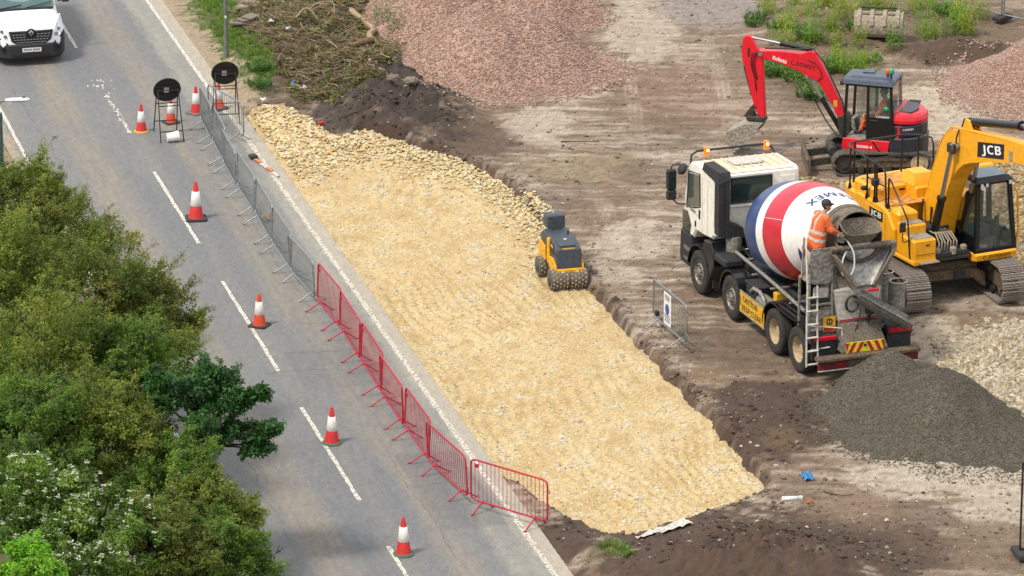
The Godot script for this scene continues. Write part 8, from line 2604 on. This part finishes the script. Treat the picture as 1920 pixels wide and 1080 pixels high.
func build_litter() -> void:
	rng.seed = 22
	var gh := func(x: float, z: float, up := 0.0) -> Vector3: return V3(x, ground_height(x, z) + up, z)
	# brushwood
	var xf: Array[Transform3D] = []
	var cols := PackedColorArray()
	nb(); tb([V3(-0.5, 0, 0), V3(-0.15, 0.05, 0.03), V3(0.2, -0.02, -0.04), V3(0.5, 0.03, 0.02)], 0.014, 5, false, 0.005)
	tb([V3(-0.15, 0.05, 0.03), V3(0.05, 0.12, 0.16)], 0.007, 4, false, 0.003)
	var stick := shape()
	for k in 4200:
		var x := rng.randf_range(-8.0, -2.3)
		var z := rng.randf_range(-27.5, -15.5)
		var dx := (x + 5.4) / 2.5
		var dz := (z + 22.2) / 6.2
		if dx * dx + dz * dz > 1.0 + nz_b.get_noise_2d(x, z) or road_u(x, z) < 5.0: continue
		var s := rng.randf_range(0.25, 1.0)
		xf.append(Transform3D(Basis.from_euler(V3(rng.randf_range(-0.4, 0.4), rng.randf() * TAU, rng.randf_range(-0.35, 0.35))).scaled(V3(s, s, s)), gh.call(x, z, rng.randf() * 0.16)))
		cols.append(tone([lin(160, 138, 110), lin(126, 106, 82), lin(196, 178, 150), lin(96, 80, 64), lin(180, 160, 130)], 0.2))
	for k in 500:
		var x := rng.randf_range(-5.0, 10.0)
		var z := rng.randf_range(-17.0, 18.4)
		if bed_dist(x, z) < 0.15 or road_u(x, z) < 3.8: continue
		if z < 12.0 and not (x < -1.0 and z < -9.0) and rng.randf() < 0.8: continue
		var s := rng.randf_range(0.15, 0.5)
		xf.append(Transform3D(Basis.from_euler(V3(rng.randf_range(-0.2, 0.2), rng.randf() * TAU, rng.randf_range(-0.2, 0.2))).scaled(V3(s, s, s)), gh.call(x, z, 0.01)))
		cols.append(tone([lin(112, 94, 72), lin(88, 74, 60), lin(140, 118, 92)], 0.2))
	var st := scatter(self, "brushwood", stick, M.pebble, xf, cols)
	tag(st, "tangle of small cut twigs and roots", "")
	xf.clear(); cols = PackedColorArray()
	for k in 9000:
		var x := rng.randf_range(-8.2, -2.2)
		var z := rng.randf_range(-27.8, -14.5)
		var dx := (x + 5.5) / 2.6
		var dz := (z + 21.6) / 6.6
		if dx * dx + dz * dz > 1.0 + nz_b.get_noise_2d(x, z) or road_u(x, z) < 4.9: continue
		if nz_b.get_noise_2d(x * 1.5 + 60.0, z * 1.2) < -0.12: continue
		xf.append(Transform3D(Basis.from_euler(V3(rng.randf(), rng.randf() * TAU, rng.randf())).scaled(Vector3.ONE * rng.randf_range(0.7, 1.4)), gh.call(x, z, rng.randf() * 0.12)))
		cols.append(tone([lin(136, 124, 84, 1.0), lin(112, 122, 70, 1.0), lin(152, 130, 96, 1.0), lin(126, 104, 78, 1.0), lin(106, 128, 72, 1.0), lin(170, 152, 120, 1.0)], 0.3))
	var lf := scatter(self, "dead_leaves", sprig_mesh(8, 9, 0.09, 0.045, 0.16), M.leaf, xf, cols)
	tag(lf, "withered leaves and cuttings lying over the brushwood", "")
	branch("pale_log", "pale stripped log lying above the crooked one by the red gravel", [gh.call(-4.6, -23.0, 0.2), gh.call(-4.3, -22.5, 0.22), gh.call(-3.92, -21.9, 0.22)], 0.09, 0.085, M.pale_wood, true)
	branch("pale_log", "crooked pale stripped log ending by the brown log", [gh.call(-3.9, -21.75, 0.24), gh.call(-4.02, -21.0, 0.26), gh.call(-3.92, -20.3, 0.22), gh.call(-3.66, -19.5, 0.16)], 0.085, 0.1, M.pale_wood, true)
	branch("short_log", "short pale log right of the crooked one", [gh.call(-3.75, -20.7, 0.15), gh.call(-3.4, -20.5, 0.14), gh.call(-3.0, -20.55, 0.12)], 0.05, 0.05, M.pale_wood, true)
	var bl := branch("brown_log", "brown log with torn orange wood at the top of the soil mound", [gh.call(-5.2, -18.2, 0.12), gh.call(-4.75, -18.5, 0.16), gh.call(-4.3, -18.9, 0.2), gh.call(-3.85, -19.2, 0.2)], 0.05, 0.11, M.brown_wood)
	nb(); tb([V3(0.05, -0.03, 0.1), V3(0.45, 0.05, -0.2), V3(0.85, 0.02, -0.52)], 0.075, 7, false, 0.05); done(bl, "torn_wood", M.orange_wood)
	branch("white_branch", "short white forked branch in the middle of the brushwood", [gh.call(-6.1, -21.6, 0.25), gh.call(-5.8, -21.7, 0.3), gh.call(-5.5, -21.65, 0.25)], 0.035, 0.03, M.pale_wood, true)
	branch("thin_branch", "thin bent branch sticking up from the brushwood", [gh.call(-5.9, -22.0, 0.15), gh.call(-5.5, -22.4, 0.5), gh.call(-5.1, -22.5, 0.5), gh.call(-5.05, -22.2, 0.3)], 0.022, 0.012, M.pale_wood)
	branch("thin_branch", "thin branch leaning over the brown log", [gh.call(-5.3, -19.9, 0.2), gh.call(-5.0, -19.2, 0.3), gh.call(-4.8, -18.3, 0.2)], 0.018, 0.01, M.pale_wood)
	branch("root", "long dark root on the face of the soil mound", [gh.call(-4.6, -13.2, 0.03), gh.call(-3.8, -13.3, 0.05), gh.call(-3.0, -14.0, 0.04), gh.call(-2.4, -14.6, 0.03)], 0.02, 0.008, M.bark_brown)
	branch("timber_stub", "weathered tan timber stub lying on the stone bank", [gh.call(-3.1, -10.7, 0.1), gh.call(-2.75, -10.5, 0.12), gh.call(-2.4, -10.35, 0.1)], 0.11, 0.09, M.rock_tan, true)
	branch("root", "thin root lying on the haul road left of the lorry", [gh.call(1.3, -12.0, 0.02), gh.call(1.7, -11.8, 0.05), gh.call(2.2, -11.95, 0.02)], 0.02, 0.008, M.bark_brown)
	branch("root", "bent root on the near spoil mound", [gh.call(4.6, 17.6, 0.03), gh.call(4.75, 17.2, 0.12), gh.call(4.72, 16.9, 0.12), gh.call(5.0, 16.5, 0.03)], 0.018, 0.008, M.bark_brown)
	branch("root", "thin root on the bare earth left of the blue cloth", [gh.call(6.6, 13.9, 0.02), gh.call(7.0, 14.2, 0.04), gh.call(7.2, 14.0, 0.02)], 0.014, 0.006, M.bark_brown)
	rock("grey_boulder", "grey boulder on the dark soil mound, left of the other", gh.call(-3.25, -14.6, 0.0), V3(0.42, 0.3, 0.36), M.rock_grey, 51)
	rock("grey_boulder", "flatter grey boulder to the right on the dark soil mound", gh.call(-2.72, -15.0, 0.0), V3(0.5, 0.28, 0.4), M.rock_grey, 52)
	rock("stone_block", "tan stone block lying behind a grey barrier", V3(-6.14, 0.0, -5.35), V3(0.34, 0.34, 0.34), M.rock_tan, 53)
	rock("broken_brick", "broken orange brick near the white pipe", gh.call(6.25, 14.6), V3(0.2, 0.12, 0.14), M.brick_red, 54, "brick")
	rock("tan_stone", "tan stone on the edge of the brushwood", gh.call(-5.9, -17.0, 0.05), V3(0.22, 0.16, 0.18), M.rock_tan, 55)
	# broken red and white board with a black foot on the edge of the road
	var t := thing("broken_barrier_board", "broken red and white board with a black foot on the edge line", "debris", V3(-6.72, 0.01, -10.6), deg_to_rad(-66))
	nb(); bx(V3(-0.1, 0.05, 0), V3(0.24, 0.09, 0.2), 0.03); done(t, "foot", M.rubber)
	for k in 4:
		nb(); hexa([V3(0.05 + k * 0.42, 0.0, -0.04), V3(0.4 + k * 0.42, 0.0, -0.05), V3(0.47 + k * 0.42, 0.0, 0.04), V3(0.05 + k * 0.42, 0.0, 0.05), V3(0.05 + k * 0.42, 0.03, -0.04), V3(0.4 + k * 0.42, 0.05 - 0.03 * (k % 2), -0.05), V3(0.47 + k * 0.42, 0.05 - 0.03 * (k % 2), 0.04), V3(0.05 + k * 0.42, 0.03, 0.05)]); done(t, "board", M.faded_orange if k % 2 == 0 else M.pale_grey)
	# white plastic sheet at the near corner of the gravel
	t = thing("plastic_sheet", "crumpled white plastic sheet at the near corner of the gravel bed", "sheet", V3(2.62, 0, 16.7), 0.0)
	nb()
	var grid := []
	for i in 15:
		var row := []
		for j in 7:
			var f := i / 14.0
			var x := f * 1.05 + (j - 3) * 0.03
			var z := -f * 0.95 + (j - 3) * 0.065 * (0.2 + f)
			row.append(V3(x, maxf(ground_height(2.62 + x, 16.7 + z), -0.12) + 0.05 + 0.07 * nz_c.get_noise_2d(x * 3.0, z * 3.0), z))
		grid.append(row)
	for i in 14:
		for j in 6:
			ST.set_smooth_group(1)
			quad_out(grid[i][j], grid[i][j + 1], grid[i + 1][j + 1], grid[i + 1][j], V3(0.5, -9, 0))
	done(t, "film", M.pale_grey)
	t = thing("pale_pipe", "short pale plastic pipe half buried by the gravel corner", "pipe", gh.call(5.68, 14.4, 0.03), deg_to_rad(10))
	nb(); lt([V2(0.045, 0.0), V2(0.05, 0.0), V2(0.05, 0.42), V2(0.045, 0.42), V2(0.042, 0.3), V2(0.045, 0.0)], T(0, 0.02, 0, 0, 0, -92), 14); done(t, "tube", M.plastic_sheet)
	nb(); cy(V3(0.36, 0.008, 0), V3(0.44, 0.004, 0), 0.058, 0.058, 14); done(t, "socket", M.pale_grey)
	for q: Array in [["crumpled blue cloth lying on the earth near the gravel corner", V3(6.3, 0, 13.15), 0.15, 0.24], ["scrap of blue plastic at the top edge behind the brushwood", V3(-5.15, 0.35, -25.0), 0.16, 0.3], ["small blue scrap low in the brushwood by the grass", V3(-6.0, 0.1, -17.1), 0.09, 0.14]]:
		var p: Vector3 = q[1]
		t = thing("blue_cloth", q[0], "cloth", V3(p.x, ground_height(p.x, p.z) + p.y * 0.5, p.z), 0.3)
		nb()
		var rows := []
		for i in 9:
			var row := []
			for j in 9:
				var u := (i - 4) / 4.0
				var v := (j - 4) / 4.0
				row.append(V3(u * q[2] * (0.8 + 0.5 * nz_c.get_noise_2d(v * 0.5, p.z)), 0.03 + float(q[3]) * (0.5 + nz_c.get_noise_2d(u * 0.6 + p.x, v * 0.6) * 1.4) * (1.0 - 0.7 * maxf(absf(u), absf(v))), v * float(q[2]) * 0.8))
			rows.append(row)
		for i in 8:
			for j in 8:
				ST.set_smooth_group(1)
				quad_out(rows[i][j], rows[i][j + 1], rows[i + 1][j + 1], rows[i + 1][j], V3(0, -9, 0))
		done(t, "fabric", M.blue_cloth)
	t = thing("red_bag", "small red scrap beside the soil mound", "scrap", gh.call(-5.1, -13.2, 0.02), 0.3)
	nb(); bx(V3(0, 0.06, 0), V3(0.15, 0.09, 0.1), 0.035); bx(V3(0.05, 0.09, 0.02), V3(0.08, 0.05, 0.07), 0.02); done(t, "plastic", M.hi_red)
	# grey broken slabs at the edge of the grass
	t = thing("broken_slabs", "pile of grey broken slabs at the edge of the grass verge", "rubble", gh.call(-7.6, -23.4, 0.02), 0.3)
	for k in 4:
		nb(); bx(V3(0.1 * k - 0.2, 0.06 + k * 0.07, 0.08 * (k % 2)), V3(0.62 - k * 0.08, 0.06, 0.4), 0.012, T(0, 0, 0, k * 17 - 20, 0, k * 4 - 6)); done(t, "slab", M.rock_grey)
	# spare bucket left in the weeds
	t = thing("digger_bucket", "ribbed pale steel digger bucket lying in the weeds", "bucket", gh.call(10.4, -21.8, 0.02), deg_to_rad(-8))
	nb()
	var P := arc2(0.0, 0.34, 0.42, 200, -35, 14)
	var Q := arc2(0.0, 0.34, 0.38, -35, 200, 14)
	P.append_array(Q)
	pmx(P, -0.66, 0.66, 0.0); var shell := done(t, "shell", M.bucket_pale)
	for s: float in [-0.69, 0.66]:
		nb(); pmx(arc2(0.0, 0.34, 0.43, 215, -40, 14), s, s + 0.03, 0.0); done(t, "side_plate", M.bucket_pale)
	for k in 4:
		nb()
		var A := arc2(0.0, 0.34, 0.475, 150, 15, 10)
		A.append_array(arc2(0.0, 0.34, 0.415, 15, 150, 10))
		pmx(A, -0.6 + k * 0.36, -0.5 + k * 0.36, 0.0); done(t, "rib", M.bucket_pale)
	nb()
	for k in 3: bx(V3(-0.37 + k * 0.36, 0.74, 0.12), V3(0.2, 0.03, 0.2), 0.01, T(0, 0, 0))
	done(t, "wear_plate", M.rock_grey)
	nb(); cy(V3(-0.5, 0.86, -0.05), V3(0.5, 0.86, -0.05), 0.03, 0.03, 10); done(t, "pin", M.dark_steel)
	# white litter
	for q: Array in [[-6.85, -21.9, "white scrap of paper at the left of the brushwood"], [-6.3, -20.9, "small white scrap in the brushwood below the forked branch"], [-5.7, -16.6, "pale scrap near the blue one by the grass"], [-6.75, -15.6, "white scrap on the brown soil beside the grass"]]:
		t = thing("paper_scrap", q[2], "litter", gh.call(q[0], q[1], 0.12), rng.randf() * 3.0)
		nb()
		hexa([V3(-0.1, 0, -0.06), V3(0.1, 0.02, -0.05), V3(0.09, 0.0, 0.07), V3(-0.08, 0.03, 0.06), V3(-0.1, 0.012, -0.06), V3(0.1, 0.04, -0.05), V3(0.09, 0.02, 0.07), V3(-0.08, 0.05, 0.06)])
		tri(V3(-0.08, 0.05, 0.06), V3(0.0, 0.12, 0.02), V3(0.09, 0.02, 0.07))
		done(t, "paper", M.plastic_sheet)
